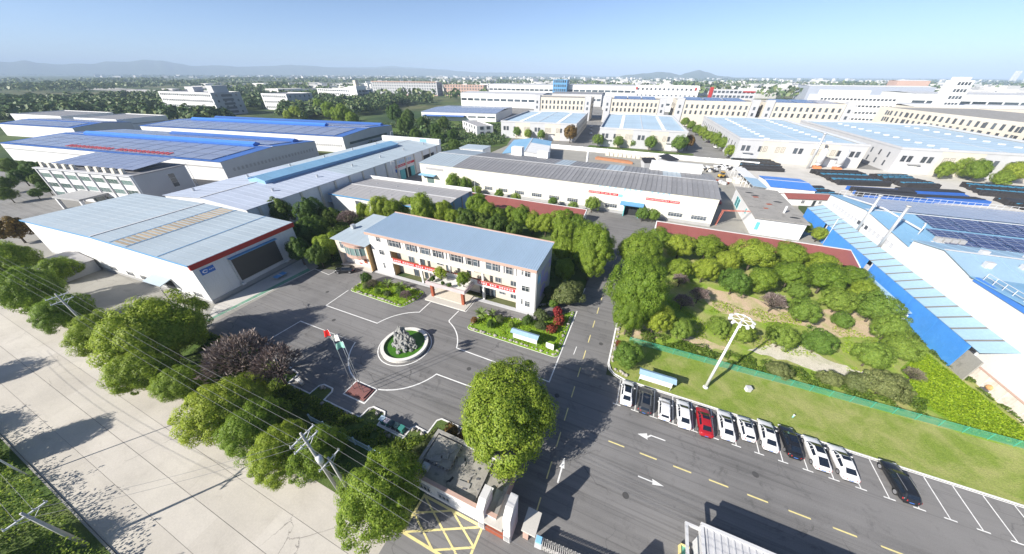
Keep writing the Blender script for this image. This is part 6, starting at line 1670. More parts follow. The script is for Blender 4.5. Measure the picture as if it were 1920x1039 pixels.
car('sedan', 'car_white', 'white saloon with dark roof panel parked nearest the main road', 4.75, 35.0, U+.02, 2)
car('suv', 'car_grey', 'dark grey off-road car with black roof between two white cars', 7.45, 34.7, U-.02, 2)
car('hatch', 'car_white', 'smallest white hatchback in the parking row', 10.15, 34.2, U)
car('sedan', 'car_white', 'white saloon left of the red car', 12.75, 34.5, U+.03)
car('sedan', 'car_red', 'dark red saloon, the only red car in the parking row', 15.45, 34.4, U+.05, 1)
car('sedan', 'car_white', 'white saloon with sunroof right of the red car', 18.2, 35.0, U+.02, 1)
car('hatch', 'car_white', 'compact white car with sunroof between two white saloons', 20.7, 35.5, U+.06, 1)
car('sedan', 'car_white', 'white saloon with sunroof left of the black saloon', 23.3, 35.6, U-.03, 1)
car('sedan', 'car_black', 'black saloon between white cars in the parking row', 25.95, 35.8, U+.02, 2)
car('fastback', 'car_white', 'white fastback with large dark rear window', 28.65, 35.3, U+.03, 2)
car('sedan', 'car_white', 'white saloon with sunroof at the end of the closed row', 31.35, 35.2, U+.03, 1)
car('wagon', 'car_black', 'black estate car parked apart beyond an empty stall', 36.7, 35.1, U+.05)
car('suv', 'car_black', 'black off-road car parked by the annex', -64.6, 44.0, R(208), 0, 'cars elsewhere in the works')
car('hatch', 'car_red', 'small red car in the lane beside the workshop', 28.3, 139.9, R(100), 0, 'cars elsewhere in the works')
for i, (x, y, cl) in enumerate(((-50.5, 288, 'car_white'), (-54.5, 309, 'car_silver'), (-59, 333, 'car_white'), (36.3, 301, 'car_white'), (37.5, 287, 'car_black'), (40, 266, 'car_white'), (34.5, 318, 'car_silver'))):
    car('sedan', cl, ORD[i]+' car parked along the lanes of the far park, counted from the first hall', x, y, R(100), 0, 'cars in the lanes of the far park')
# yellow loader
t = thing('yellow_loader', 'yellow wheel loader among the scrap heaps', 'loader', (34.4, 182, 0), R(30))
MB().box(-1.6, -.8, .7, 1.0, .8, 1.6).build('body', pm('machine_yellow', (0.55, 0.33, 0.05)), t)
MB().box(-.6, -.7, 1.6, .6, .7, 2.7).build('cab', 'glass', t); MB().box(-.7, -.8, 2.7, .7, .8, 2.82).build('cab_roof', 'machine_yellow', t)
MB().box(1.6, -1.1, .2, 2.5, 1.1, 1.0).build('bucket', 'frame_dark', t); MB().box(.9, -.5, .8, 1.8, .5, 1.0).build('arm', 'machine_yellow', t)
for sx_ in (-1, .9):
    for sy_ in (-.9, .9): MB().tube((sx_, sy_-.2, .6), (sx_, sy_+.2, .6), .6, .6, 14).build('wheel', 'tyre', t)

# ================================================================== PLAZA FURNITURE
pm('stone', (0.36, 0.335, 0.30), 0.9, 0.2, 1.5, 6, stain=(0.25, 0.24, 0.22), stainamt=0.5, objvar=0.25)
pm('rockery', (0.30, 0.30, 0.29), 0.9, 0.3, 1.2, 6, stain=(0.12, 0.13, 0.12), stainamt=0.8, objvar=0.2, bmp=0.8)
pm('pond_algae', (0.055, 0.16, 0.012), 0.35, 0.3, 0.5, 3, stain=(0.02, 0.07, 0.015), stainamt=0.9)
pm('basin_stone', (0.66, 0.64, 0.6), 0.8, 0.1, 0.8, 5, stain=(0.35, 0.33, 0.3), stainamt=0.5)
pm('pad_maroon', (0.21, 0.095, 0.085), 0.6, 0.15, 0.8, 4)
pm('rail_blue', (0.38, 0.5, 0.6), 0.6, 0.15)
pm('net_green', (0.06, 0.36, 0.24), 0.6)
pm('bin_green', (0.05, 0.24, 0.2), 0.5, 0.1)
pm('bin_dark', (0.03, 0.06, 0.07), 0.5, 0.1)
t = thing('fountain', 'round fountain basin with green water in the middle of the plaza', 'fountain', (*FC, 0))
MB().ring(0, 0, 0, 0.55, 3.75, 4.15, 56).build('basin_wall', 'basin_stone', t)
MB().ring(0, 0, 0.552, 0.66, 3.65, 4.25, 56).build('basin_coping', 'basin_stone', t)
MB().disc(0, 0, 0.28, 3.76).build('water', 'pond_algae', t)
t = thing('rockery', 'grey jagged rockery with tall peaks standing in the fountain', 'rockery', (*FC, 0.2))
rr = random.Random(12)
for k, (x, y, r_, hh) in enumerate(((-0.9, .6, .8, 4.0), (-1.2, -.1, .7, 2.6), (-.4, .1, .9, 2.4), (.5, .3, .6, 2.7), (.4, -.5, .8, 1.5), (1.5, .5, .5, 2.0), (1.3, .0, .6, 1.3), (-.3, -1.1, .6, 1.0), (-1.5, -1.0, .5, .9), (1.1, -1.2, .5, .8), (2.2, .1, .45, .7), (-2.0, .1, .45, .9), (.3, -2.1, .4, .6), (-.6, 1.2, .7, 1.8), (2.0, -.8, .35, .5))):
    MB().rock(x, y, hh*.42, r_, r_*.9, hh*.58, 30+k, 3, .55).build('rock', 'rockery', t)
def kerb(name, pts, w, h, parent, closed=False, mat='kerb_white', z0=0.0):
    m = strip(pts, w, z0+h, closed)
    n = len(pts)
    vs = list(m.v); lo = [(x, y, z0) for x, y, z in vs]
    m.v = vs+lo
    nn = 2*n
    rng = range(n if closed else n-1)
    for i in rng:
        j = (i+1) % n
        m.f.append((nn+i, i, j, nn+j)[::-1]); m.f.append((n+i, nn+n+i, nn+n+j, n+j)[::-1])
    return m.build(name, mat, parent)
def rounded(pts, r=0.7, k=4):
    out = []
    n = len(pts)
    for i in range(n):
        p = Vector(pts[i]); a = Vector(pts[i-1]); b = Vector(pts[(i+1) % n])
        da = (a-p); db = (b-p); q = min(r, da.length*.45, db.length*.45)
        s, e = p+da.normalized()*q, p+db.normalized()*q
        for j in range(k+1):
            u = j/k; out.append(tuple((s*(1-u)**2+p*2*u*(1-u)+e*u*u)))
    return out
# garden beds with kerb, edging stones and soil
def bed(label, poly, seed):
    t = thing('garden_bed', label, 'garden bed', (0, 0, 0))
    P = rounded(poly, 1.0)
    MB().prism(P, 0.0, 0.16).build('soil', 'bed_grass', t)
    kerb('kerb', P, 0.15, 0.03, t, True)
    rr = random.Random(seed); L_ = 0
    n = len(P); acc = 0.0
    for i in range(n):
        a, b = Vector(P[i]), Vector(P[(i+1) % n]); d = (b-a).length
        s = acc
        while s < d:
            p = a+(b-a)*(s/max(d, 1e-6)); c_ = Vector((sum(q[0] for q in P)/n, sum(q[1] for q in P)/n))
            p = p+(c_-p).normalized()*0.45
            q = rr.uniform(.14, .46)
            MB().rock(p.x, p.y, .22, q, q*.8, q*.7, rr.randrange(999), 1, .4).build('edging_stone', 'stone', t)
            s += rr.uniform(.35, 1.2)
        acc = s-d
    return t
bedL = bed('planted bed with edging stones left of the portico', [(-57.3, 38.5), (-42.0, 38.2), (-40.6, 41.8), (-40.8, 44.8), (-47, 45.4), (-57.4, 43.2)], 3)
bedR = bed('planted bed with edging stones between portico and main road', [(-26.0, 38.1), (-7.3, 37.9), (-7.5, 52.0), (-14.2, 45.6), (-25.6, 43.2)], 4)
kerb('plaza_kerb', [(-49.4, 17.9), (-48.0, 17.6), (-46.3, 17.4), (-45.9, 16.9), (-45.9, 15.4), (-40.9, 15.4), (-40.8, 17.0), (-40.3, 17.5), (-38.4, 17.5), (-38.0, 17.0), (-37.9, 15.5), (-30.6, 15.5), (-30.5, 17.1), (-30.0, 17.6), (-27.9, 17.6), (-27.5, 17.1), (-27.4, 15.6), (-22.8, 15.5), (-22.7, 17.1), (-22.2, 17.6), (-20.1, 17.5), (-20.0, 19.5), (-19.5, 20.0), (-15.8, 20.0)], 0.2, 0.14, plaza)
kerb('lawn_kerb', [(1.3, 61), (1.3, 40.4), (1.7, 39.2), (2.5, 38.4), (4.2, 37.85), (88, 37.85)], 0.14, 0.14, plaza)
kerb('road_kerb', [(-7.3, 61), (-7.3, 57), (-9.2, 55)], 0.15, 0.14, plaza)
pm('cast_iron', (0.07, 0.068, 0.066), 0.7, 0.2)
for i, (x, y) in enumerate(((-0.8, 44.5), (-5.2, 30.5), (6.2, 20.5), (21.0, 29.4), (40.0, 23.0), (-20.5, 29.6), (-52.0, 29.5), (-61.5, 36.0))):
    o = MB().tube((x, y, 0.001), (x, y, 0.014), .38, .38, 20).build('manhole_cover', 'cast_iron', plaza)
q_ = random.Random(15)
rk = [MB().rock(0, 0, .1, .3, .26, .24, s, 1, .5).mesh('edging_stone', 'stone') for s in range(6)]
def stones(par, a, b, n, jit=.18):
    for k in range(n):
        u = (k+q_.uniform(-.3, .3))/n
        o = put('edging_stone', rk[q_.randrange(6)], par, (a[0]+(b[0]-a[0])*u+q_.uniform(-jit, jit), a[1]+(b[1]-a[1])*u+q_.uniform(-jit, jit), 0.06), q_.uniform(0, 6))
        s = q_.uniform(.6, 1.5); o.scale = (s, s, s)
gv = bpy.data.objects['grove_ground']; gl = bpy.data.objects['lawn']; gr = bpy.data.objects['roadside_garden']; go = bpy.data.objects['office_garden']
stones(gl, (1.8, 41.0), (1.8, 46.8), 11); stones(gl, (2.6, 39.4), (4.6, 38.6), 5); stones(gv, (1.8, 47.2), (1.8, 59.5), 18)
stones(go, (-14.8, 50.6), (-8.0, 57.6), 16)
for a, b in (((-45.6, 15.0), (-41.1, 15.0)), ((-37.6, 15.1), (-30.9, 15.1)), ((-40.4, 17.0), (-38.6, 17.0)), ((-29.8, 17.1), (-28.2, 17.1)), ((-27.0, 15.1), (-23.1, 15.0)), ((-22.3, 17.1), (-20.4, 17.1)), ((-52.5, 17.6), (-46.6, 16.9))):
    stones(gr, a, b, max(3, int(abs(b[0]-a[0])*1.3)))
# flag pad
t = thing('flag_platform', 'low maroon tiled flag platform on the plaza edge', 'platform', (-34.0, 18.85, 0))
MB().box(-1.9, -1.1, 0, 1.9, 1.1, .15).build('lower_step', 'pad_maroon', t)
MB().box(-1.6, -.85, .15, 1.6, .85, .34).build('upper_step', 'pad_maroon', t)
pm('flag_red', (0.6, 0.015, 0.012), 0.8); pm('flag_white', (0.75, 0.73, 0.68), 0.8); pm('flag_green', (0.25, 0.5, 0.42), 0.8)
def flagpole(label, x, y, h, mats, seed):
    t = thing('flagpole', label, 'flagpole', (x, y, 0.34), 0, 'flagpoles on the platform')
    MB().path([(0, 0, 0), (0, 0, h*.5), (0, 0, h)], [.05, .04, .028], 10).build('pole', 'steel', t, True)
    MB().rock(0, 0, h+.06, .09, .09, .09, 1, 2, 0).build('finial', 'rim', t)
    m = MB(); nx, nz = 12, 6; fl, fh = 1.6, 1.1
    for i in range(nx+1):
        for j in range(nz+1):
            u = i/nx; w = math.sin(u*7+seed+j*.25)*.16*u
            m.v.append((-u*fl*.75-.05, w*1.6-u*fl*.15, h-.1-fh*(1-j/nz)-u*u*.5))
    for i in range(nx):
        for j in range(nz): m.f.append((i*(nz+1)+j, (i+1)*(nz+1)+j, (i+1)*(nz+1)+j+1, i*(nz+1)+j+1))
    m.build('flag', mats, t, True)
flagpole('flagpole with red flag on the maroon platform', -35.0, 18.7, 12.6, 'flag_red', 0)
flagpole('flagpole with white flag on the maroon platform', -34.0, 19.0, 11.8, 'flag_white', 2)
flagpole('flagpole with green-white flag on the maroon platform', -33.1, 18.8, 11.0, 'flag_green', 4)
# bins, bench, table
for i in range(5):
    c_ = ('bin_green', 'bin_green', 'bin_dark', 'bin_dark', 'bin_green')[i]
    t = thing('waste_bin', ORD[i]+' wheeled waste bin from the left in the kerb bay', 'bin', (-26.9+i*.86, 16.25, 0), R(90), 'waste bins in the kerb bay')
    MB().add([(-.25,-.25,.06),(.25,-.25,.06),(.25,.25,.06),(-.25,.25,.06),(-.34,-.32,1.0),(.34,-.32,1.0),(.34,.32,1.0),(-.34,.32,1.0)], [(3,2,1,0),(4,5,6,7),(0,1,5,4),(1,2,6,5),(2,3,7,6),(3,0,4,7)]).build('body', c_, t)
    MB().slab([(-.37, -.35, 1.04), (.37, -.35, 1.04), (.37, .35, 1.14), (-.37, .35, 1.14)], .04).build('lid', ('bin_green', 'pier_mauve', 'bin_dark', 'bin_dark', 'bin_green')[i] if i != 0 else 'rail_blue', t)
    for s in (-.22, .22): MB().tube((s-.03, .27, .1), (s+.03, .27, .1), .1, .1, 10).build('wheel', 'tyre', t)
t = thing('bin_rack', 'white painted rail rack around the waste bins', 'rack', (-27.2, 15.7, 0))
for q in ((0, 0, 0, 4.6, .12, .2), (0, 1.15, 0, 4.6, 1.27, .2)): MB().box(*q).build('rail', 'kerb_white', t)
for i in range(6): MB().box(i*.9, .12, 0, i*.9+.1, 1.15, .18).build('divider', 'kerb_white', t)
t = thing('bench', 'small grey bench in the shaded kerb bay', 'bench', (-44.2, 16.2, 0), R(-8))
for k in range(4): MB().box(-.9, -.2+k*.11, .42, .9, -.11+k*.11, .47).build('seat_slat', 'galv', t)
for k in range(3): MB().box(-.9, .26, .55+k*.12, .9, .3, .64+k*.12).build('back_slat', 'galv', t)
for s in (-.75, .75): MB().box(s-.05, -.2, 0, s+.05, .26, .42).build('leg', 'pole_grey', t)
t = thing('table_tennis_table', 'blue table tennis table beside the screen warehouse', 'table', (-77.0, 35.8, 0), R(93))
for s in (-1.38, .02): MB().box(s, -.76, .72, s+1.36, .76, .76).build('table_top', pm('table_blue', (0.12, 0.32, 0.6)) if 'table_blue' not in MATS else 'table_blue', t)
MB().box(-.02, -.85, .76, .02, .85, .92).build('net', 'flag_white', t)
for sx_ in (-1.1, 1.1):
    for sy_ in (-.6, .6): MB().box(sx_-.04, sy_-.04, 0, sx_+.04, sy_+.04, .72).build('leg', 'pole_grey', t)
# notice shelters
def shelter(label, x, y, ln, rz=0.0):
    t = thing('notice_shelter', label, 'notice board', (x, y, 0), rz, 'roofed notice boards')
    for u in (0, ln): MB().tube((u, 0, 0), (u, 0, 2.5), .06, .06, 8).build('post', 'steel', t)
    MB().box(-.05, -.06, .8, ln+.05, .06, 2.3).build('board', 'wall_clean', t)
    k = 4; w = ln/k
    for i in range(k): MB().box(i*w+.06, -.09, .95, (i+1)*w-.06, -.062, 2.15).build('poster', 'flag_white', t)
    MB().slab([(-.35, -.75, 2.55), (ln+.35, -.75, 2.55), (ln+.35, .05, 2.85), (-.35, .05, 2.85)], .07).build('roof', 'leanto_blue', t)
    MB().slab([(-.35, .05, 2.85), (ln+.35, .05, 2.85), (ln+.35, .6, 2.6), (-.35, .6, 2.6)], .07).build('roof', 'leanto_blue', t)
shelter('long roofed notice board at the lawn edge behind the parked cars', 6.3, 38.4, 4.7)
shelter('roofed notice board at the front edge of the planted bed', -16.2, 38.9, 4.6)
t = thing('white_sign_board', 'square white sign board on the corner of the planted bed', 'sign', (-9.9, 39.2, 0), R(-4))
MB().box(0, -.04, .4, 1.5, .04, 1.7).build('board', 'wall_clean', t)
for u in (.15, 1.35): MB().tube((u, 0, 0), (u, 0, .45), .04, .04, 6).build('post', 'steel', t)
t = thing('floodlight_mast', 'tall white mast with a ring of floodlights on the lawn', 'light mast', (16.3, 41.4, 0.1))
MB().path([(0, 0, 0), (0, 0, 7), (0, 0, 14.6)], [.24, .18, .11], 14).build('pole', 'wall_clean', t, True)
MB().tube((0, 0, 0), (0, 0, .25), .42, .34, 14).build('base', 'wall_clean', t, True)
ra = [(1.2*math.cos(6.2832*k/20), 1.2*math.sin(6.2832*k/20), 14.3) for k in range(21)]
MB().path(ra, .06, 6).build('ring', 'wall_clean', t)
for k in range(6):
    a = 6.2832*k/6; MB().tube((0, 0, 14.3), (1.2*math.cos(a), 1.2*math.sin(a), 14.3), .045, .045, 6).build('spoke', 'wall_clean', t)
for k in range(10):
    a = 6.2832*k/10; c_, s_ = math.cos(a), math.sin(a)
    MB().add([(1.2*c_-.15*s_, 1.2*s_+.15*c_, 14.15), (1.2*c_+.15*s_, 1.2*s_-.15*c_, 14.15), (1.55*c_+.15*s_, 1.55*s_-.15*c_, 13.95), (1.55*c_-.15*s_, 1.55*s_+.15*c_, 13.95),
              (1.2*c_-.15*s_, 1.2*s_+.15*c_, 14.42), (1.2*c_+.15*s_, 1.2*s_-.15*c_, 14.42), (1.6*c_+.15*s_, 1.6*s_-.15*c_, 14.2), (1.6*c_-.15*s_, 1.6*s_+.15*c_, 14.2)],
             [(0,1,2,3), (7,6,5,4), (0,4,5,1), (1,5,6,2), (2,6,7,3), (3,7,4,0)]).build('floodlight', 'wall_clean', t)
t = thing('control_cabinet', 'small white control cabinet on the lawn near the mast', 'cabinet', (22.4, 43.4, .1), R(15))
MB().box(-.35, -.3, 0, .35, .3, .75).build('case', 'wall_clean', t); MB().box(-.4, -.35, .75, .4, .35, .82).build('cap', 'wall_palegrey', t); MB().box(-.3, -.32, .08, .3, -.301, .7).build('door', 'wall_palegrey', t)
t = thing('hydrant_post', 'little pale post standing alone on the lawn', 'post', (27.6, 40.6, .1))
MB().tube((0, 0, 0), (0, 0, .55), .12, .1, 10).build('post', 'flag_green', t, True); MB().rock(0, 0, .6, .13, .13, .1, 2, 2, 0).build('cap', 'wall_clean', t)
# green net fence
t = thing('green_net_fence', 'low green net fence between lawn and grove', 'fence', (4.0, 46.9, .1), R(0.6))
net = MB(); w, h_ = 2.45, 1.25
for k in range(19): net.box(.05+k*w/19, -.006, .08, .062+k*w/19+.012, .006, h_)
for k in range(10): net.box(.03, -.005, .1+k*h_/10, w-.03, .005, .122+k*h_/10)
nm = net.mesh('net_panel', 'net_green')
fp = MB().tube((0, 0, 0), (0, 0, 1.4), .035, .035, 7).mesh('post', 'net_green')
fr = MB().box(0, -.015, 1.3, 2.5, .015, 1.34).mesh('top_rail', 'net_green')
for i in range(24):
    o = put('net_panel', nm, t, (i*2.5+.02, 0, 0)); o['kind'] = 'stuff'
    put('post', fp, t, (i*2.5, 0, 0)); put('top_rail', fr, t, (i*2.5, 0, 0))
# blue railing along the front garden
t = thing('blue_railing', 'weathered pale blue railing along the front garden', 'fence', (-36.5, 12.3, 0.05))
pk = MB().box(-.02, -.02, .1, .02, .02, 1.45).mesh('picket', 'rail_blue'); po = MB().box(-.09, -.09, 0, .09, .09, 1.7).mesh('post', 'rail_blue')
for i in range(7): put('post', po, t, (i*2.8, 0, 0))
for i in range(6):
    for z in (.25, 1.35): MB().box(i*2.8+.1, -.025, z, i*2.8+2.7, .025, z+.06).build('rail', 'rail_blue', t)
    for j in range(12): put('picket', pk, t, (i*2.8+.25+j*.21, 0, 0))
# sliding lattice gate
t = thing('retractable_gate', 'retractable metal lattice gate across the entrance', 'gate', (-2.0, 12.0, 0), R(4))
un = MB()
for y in (-.32, .32):
    for z0, z1, x0, x1 in ((.2, 1.0, 0, .42), (1.0, .2, 0, .42), (.6, 1.4, 0, .42), (1.4, .6, 0, .42)): un.tube((x0, y, z0), (x1, y, z1), .035, .035, 5)
for x in (0, .21): un.path([(x, -.32, .1), (x, -.32, 1.35), (x, 0, 1.5), (x, .32, 1.35), (x, .32, .1)], .035, 5)
um = un.mesh('lattice_unit', 'pole_grey')
for i in range(26):
    o = put('lattice_unit', um, t, (.55+i*.42, 0, 0)); o['kind'] = 'stuff'
MB().box(-.25, -.38, .1, .5, .38, 1.35).build('drive_box', 'wall_palegrey', t); MB().box(-.2, -.3, 1.35, .4, .3, 1.55).build('lamp_panel', 'lettering_blue', t)
for y in (-.3, .3): MB().tube((0, y-.05, .12), (0, y+.05, .12), .12, .12, 10).build('wheel', 'tyre', t)
# lamp posts
def lamp(label, x, y, h, az=0.0, arm=1.2):
    t = thing('street_lamp', label, 'street lamp', (x, y, 0), az, 'street lamps')
    MB().path([(0, 0, 0), (0, 0, h*.5), (0, 0, h)], [.1, .08, .06], 10).build('pole', 'galv', t, True)
    MB().path([(0, 0, h-.05), (arm*.5, 0, h+.12), (arm, 0, h+.1)], .04, 7).build('arm', 'galv', t)
    MB().box(arm-.1, -.14, h+.02, arm+.5, .14, h+.14).build('lamp_head', 'wall_palegrey', t)
lamp('white lamp post at the plaza corner beside the big roadside camphor', -69.8, 16.5, 9.9, 2.4)
lamp('lamp post in front of the long blue hall gate', -104.0, 108.0, 10.0, 0.2)
lamp('lamp post standing before the cream warehouse windows', -61.0, 105.5, 8.6, -1.5)
lamp('lamp post beside the blue cladding and the workshop shrubs', 53.0, 112.2, 8.2, 0.5)
lamp('lamp post in the shrubbery across the concrete road', -62.0, -6.7, 8.0, 1.2)
for i, (x, y, z1) in enumerate(((-142, 152, 14), (-150, 118, 13), (-170, 66, 12))):
    lamp(ORD[i]+' lamp post from the right behind the long blue hall', x, y, z1, 0.3)
# dark posts in the warehouse yard
for i, (x, y, h_) in enumerate(((-91.4, 16.7, 3.4), (-87.6, 19.2, 4.7))):
    t = thing('hoop_stand', ('shorter', 'taller')[i]+' dark metal stand with a small hoop in the warehouse yard', 'stand', (x, y, 0), R(20))
    MB().tube((0, 0, 0), (0, 0, h_), .09, .07, 8).build('pole', 'frame_dark', t)
    MB().path([(.35+.25*math.cos(6.28*k/10), .25*math.sin(6.28*k/10), h_-.25) for k in range(11)], .025, 5).build('hoop', 'galv', t)
    MB().box(-.3, -.25, 0, .3, .25, .15).build('base', 'frame_dark', t)
for i, (x, y) in enumerate(((-80.6, 17.5), (-77.8, 20.6))):
    t = thing('goal_frame', ('nearer', 'further')[i]+' small metal goal frame by the warehouse corner', 'goal', (x, y, 0), R(30))
    MB().path([(0, 0, 0), (0, 0, 1.1), (1.8, 0, 1.1), (1.8, 0, 0)], .03, 6).build('front_frame', 'galv', t)
    MB().path([(0, 0, 1.1), (0, .9, 0), (1.8, .9, 0), (1.8, 0, 1.1)], .025, 6).build('back_frame', 'galv', t)
# utility poles and wires
def upole(label, x, y, h, arms, lean=None, trafo=False):
    t = thing('utility_pole', label, 'utility pole', (x, y, 0), 0, 'concrete utility poles')
    MB().path([(0, 0, 0), (0, 0, h*.5), (0, 0, h)], [.19, .16, .11], 12).build('pole', 'pole_grey', t, True)
    for z in arms:
        MB().box(-.06, -1.3, z, .06, 1.3, z+.12).build('cross_arm', 'galv', t)
        for y_ in (-1.2, -.5, .5, 1.2): MB().tube((0, y_, z+.12), (0, y_, z+.38), .06, .04, 7).build('insulator', 'wall_palegrey', t)
        for s in (-1, 1): MB().tube((0, s*.08, z-.7), (0, s*.8, z), .03, .03, 5).build('brace', 'galv', t)
    if trafo: MB().tube((.35, 0, h*.58), (.35, 0, h*.58+1.0), .3, .3, 12).build('transformer', 'galv', t, True)
    return t
upole('tall concrete utility pole with double cross arms by the gatehouse trees', -25.5, 7.3, 12.6, (12.0, 10.9), trafo=True)
upole('concrete utility pole rising through the camphors at the bend of the road', -86.0, 8.0, 11.2, (10.6, 9.6))
upole('concrete utility pole in the shrubbery across the road', -46.1, -7.0, 8.0, (7.4,))
upole('stay pole leaning on the tall utility pole', -24.8, 7.9, 7.4, (6.8,))
pm('wire', (0.2, 0.2, 0.2), 0.6)
def wire(label, a, b, sag):
    a, b = Vector(a), Vector(b)
    m = MB().path([a+(b-a)*(k/14)-Vector((0, 0, sag*4*(k/14)*(1-k/14))) for k in range(15)], .014, 4)
    tag(m.build('overhead_wire', 'wire'), label, 'wire', 'overhead wires along the road')
for i, dy in enumerate((-1.2, -.5, .5, 1.2)):
    wire(f'{ORD[i]} upper wire from the kerb between the two tall utility poles', (-86, 8.0+dy, 11.0), (-25.5, 7.3+dy, 12.3), 1.0)
    wire(f'{ORD[i]} upper wire from the kerb running on past the gatehouse', (-25.5, 7.3+dy, 12.3), (22, 6.6+dy, 12.0), 1.0)
    wire(f'{ORD[i]} upper wire from the kerb running left out of the camphors', (-86, 8.0+dy, 11.0), (-150, 8.4+dy, 11.0), 1.0)
for i, dy in enumerate((-.5, .5)):
    wire(f'{ORD[i]} thin wire crossing the concrete road to the tall pole', (-25.5, 7.3+dy, 11.1), (-46.1, -7.0+dy, 7.7), .6)
    wire(f'{ORD[i]} thin wire along the shrubbery across the road', (-46.1, -7.0+dy, 7.7), (-100, -8+dy, 7.7), .9)

# ================================================================== PLANTS IN BEDS
pm('frond', (0.10, 0.15, 0.03), 0.6, 0.2, 3.0)
def fan_mesh(seed, n=26, ln=1.0, droop=.5, wid=.10):
    rr = random.Random(seed); m = MB()
    for k in range(n):
        a = 6.2832*k/n+rr.uniform(-.2, .2); el = rr.uniform(.15, 1.2); l_ = ln*rr.uniform(.75, 1.1)
        px = None; pts = []
        for j in range(6):
            u = j/5; e = el-droop*u*1.6
            pts.append(Vector((math.cos(a)*l_*u*math.cos(el*.6), math.sin(a)*l_*u*math.cos(el*.6), l_*(math.sin(el)*u-droop*u*u*.7))))
        sd = Vector((-math.sin(a), math.cos(a), 0))
        b0 = len(m.v)
        for j, p in enumerate(pts):
            w = wid*math.sin(3.1416*(.12+.8*j/5)); m.v += [tuple(p-sd*w-Vector((0, 0, w*.5))), tuple(p), tuple(p+sd*w-Vector((0, 0, w*.5)))]
        for j in range(5):
            q = b0+j*3; m.f += [(q, q+3, q+4, q+1), (q+1, q+4, q+5, q+2)]
    return m
FAN = [fan_mesh(s).mesh('fronds', 'frond', True) for s in (1, 2)]
def palm(label, x, y, r, h):
    t = thing('fan_palm', label, 'palm', (x, y, .12), random.Random(x).uniform(0, 6), 'fan palms in the beds')
    MB().path([(0, 0, 0), (.03, 0, h*.5), (0, .04, h)], [.13, .11, .1], 8).build('trunk', 'bark', t, True)
    o = put('crown', FAN[int(abs(x)*10) % 2], t, (0, 0, h)); o.scale = (r, r, r)
    return t
palm('tall fan palm in the bed right of the portico', -24.4, 41.6, 1.6, 1.6)
palm('short fan palm behind the tall one in the right bed', -22.7, 43.0, 1.1, 1.3)
palm('fan palm in the middle of the left bed', -49.5, 42.6, 1.7, 1.3)
palm('smaller fan palm at the back of the left bed', -46.6, 43.5, 1.2, 1.1)
for i, (sp, x, y, r, lab) in enumerate((
    ('dark', -55.2, 42.0, 1.5, 'dark rounded evergreen at the left end of the left bed'), ('dry', -52.3, 41.0, 1.5, 'spiky grey shrub in the left bed'), ('pale', -54.0, 40.6, 1.1, 'pale shrub at the front of the left bed'),
    ('plum', -42.6, 40.6, 1.5, 'dark purple ball shrub at the right end of the left bed'), ('dark', -44.6, 41.4, 1.2, 'dark shrub beside the purple ball shrub'), ('pale', -47.4, 40.2, .9, 'pale low shrub at the front edge of the left bed'), ('round', -50.0, 39.8, .8, 'small green ball shrub at the front edge of the left bed'),
    ('red', -10.6, 49.2, 1.25, 'furthest of three red shrubs by the main road'), ('red', -9.6, 46.6, 1.4, 'middle and largest of three red shrubs by the main road'), ('red', -10.2, 43.7, 1.2, 'nearest of three red shrubs by the main road'),
    ('pale', -13.2, 46.4, 1.6, 'wide olive shrub left of the red shrubs'), ('dark', -15.2, 43.8, 1.2, 'dark shrub left of the olive one in the right bed'), ('pale', -12.3, 43.6, 1.3, 'olive shrub beside the nearest red shrub'),
    ('pale', -20.6, 42.4, 1.1, 'reddish-green shrub near the short fan palm'), ('dark', -21.6, 40.2, .9, 'small dark shrub in the middle of the right bed'), ('round', -17.8, 41.6, .8, 'slim green sapling in the middle of the right bed'),
    ('round', -12.0, 51.0, 1.1, 'small green shrub by the path behind the red shrubs'), ('autumn', -25.2, 40.0, .8, 'rusty tuft at the left tip of the right bed'),
    ('camphor', -36.6, 46.0, 1.5, 'bushy potted tree on the portico terrace, further from the road'), ('camphor', -30.6, 45.6, 1.7, 'bushy potted tree on the portico terrace, nearer the road'),
    ('dark', -37.8, 44.6, .7, 'dark potted bush at the left corner of the portico terrace'), ('dark', -34.9, 44.2, .55, 'small potted bush on the front of the portico terrace'), ('dark', -33.2, 44.1, .6, 'potted bush beside the small one on the portico terrace'),
    ('autumn', -16.6, 18.3, 1.2, 'reddish hedge bush behind the gatehouse'), ('autumn', -14.6, 18.4, 1.1, 'reddish hedge bush between gatehouse and huge camphor'), ('pale', -18.6, 14.6, 1.5, 'pale bush against the gatehouse side wall'), ('pale', -18.5, 17.0, 1.2, 'pale bush behind the gatehouse corner'),
    ('red', 2.3, 45.2, .7, 'small red shrub at the road edge of the grove'), ('camphor', 51.5, 113.5, 2.2, 'leafy shrub clump beside the blue cladding'), ('camphor', 49.5, 118.0, 2.0, 'yellowish tree behind the concrete roof workshop'))):
    z = 3.95 if (x > -39.5 and x < -29 and y > 43 and y < 47) else 0.1
    tree(sp, x, y, r, lab, 'shrubs of the beds', 0.95, z, name='garden_shrub' if r < 2 else None)
cover('bed_cover_left', 'green ground cover in the left bed', [(-57, 38.9), (-42.3, 38.6), (-41, 41.6), (-41.2, 44.4), (-47, 45), (-57, 43)], 3500, .25, .45, 'leaf_crop', 41, .6, .05, -.2, .8, .16)
cover('bed_cover_right', 'green ground cover in the right bed', [(-25.6, 38.6), (-7.9, 38.4), (-8, 51), (-14.2, 45.2), (-25.2, 42.8)], 4000, .25, .4, 'leaf_crop', 42, .6, .05, -.05, .7, .16)
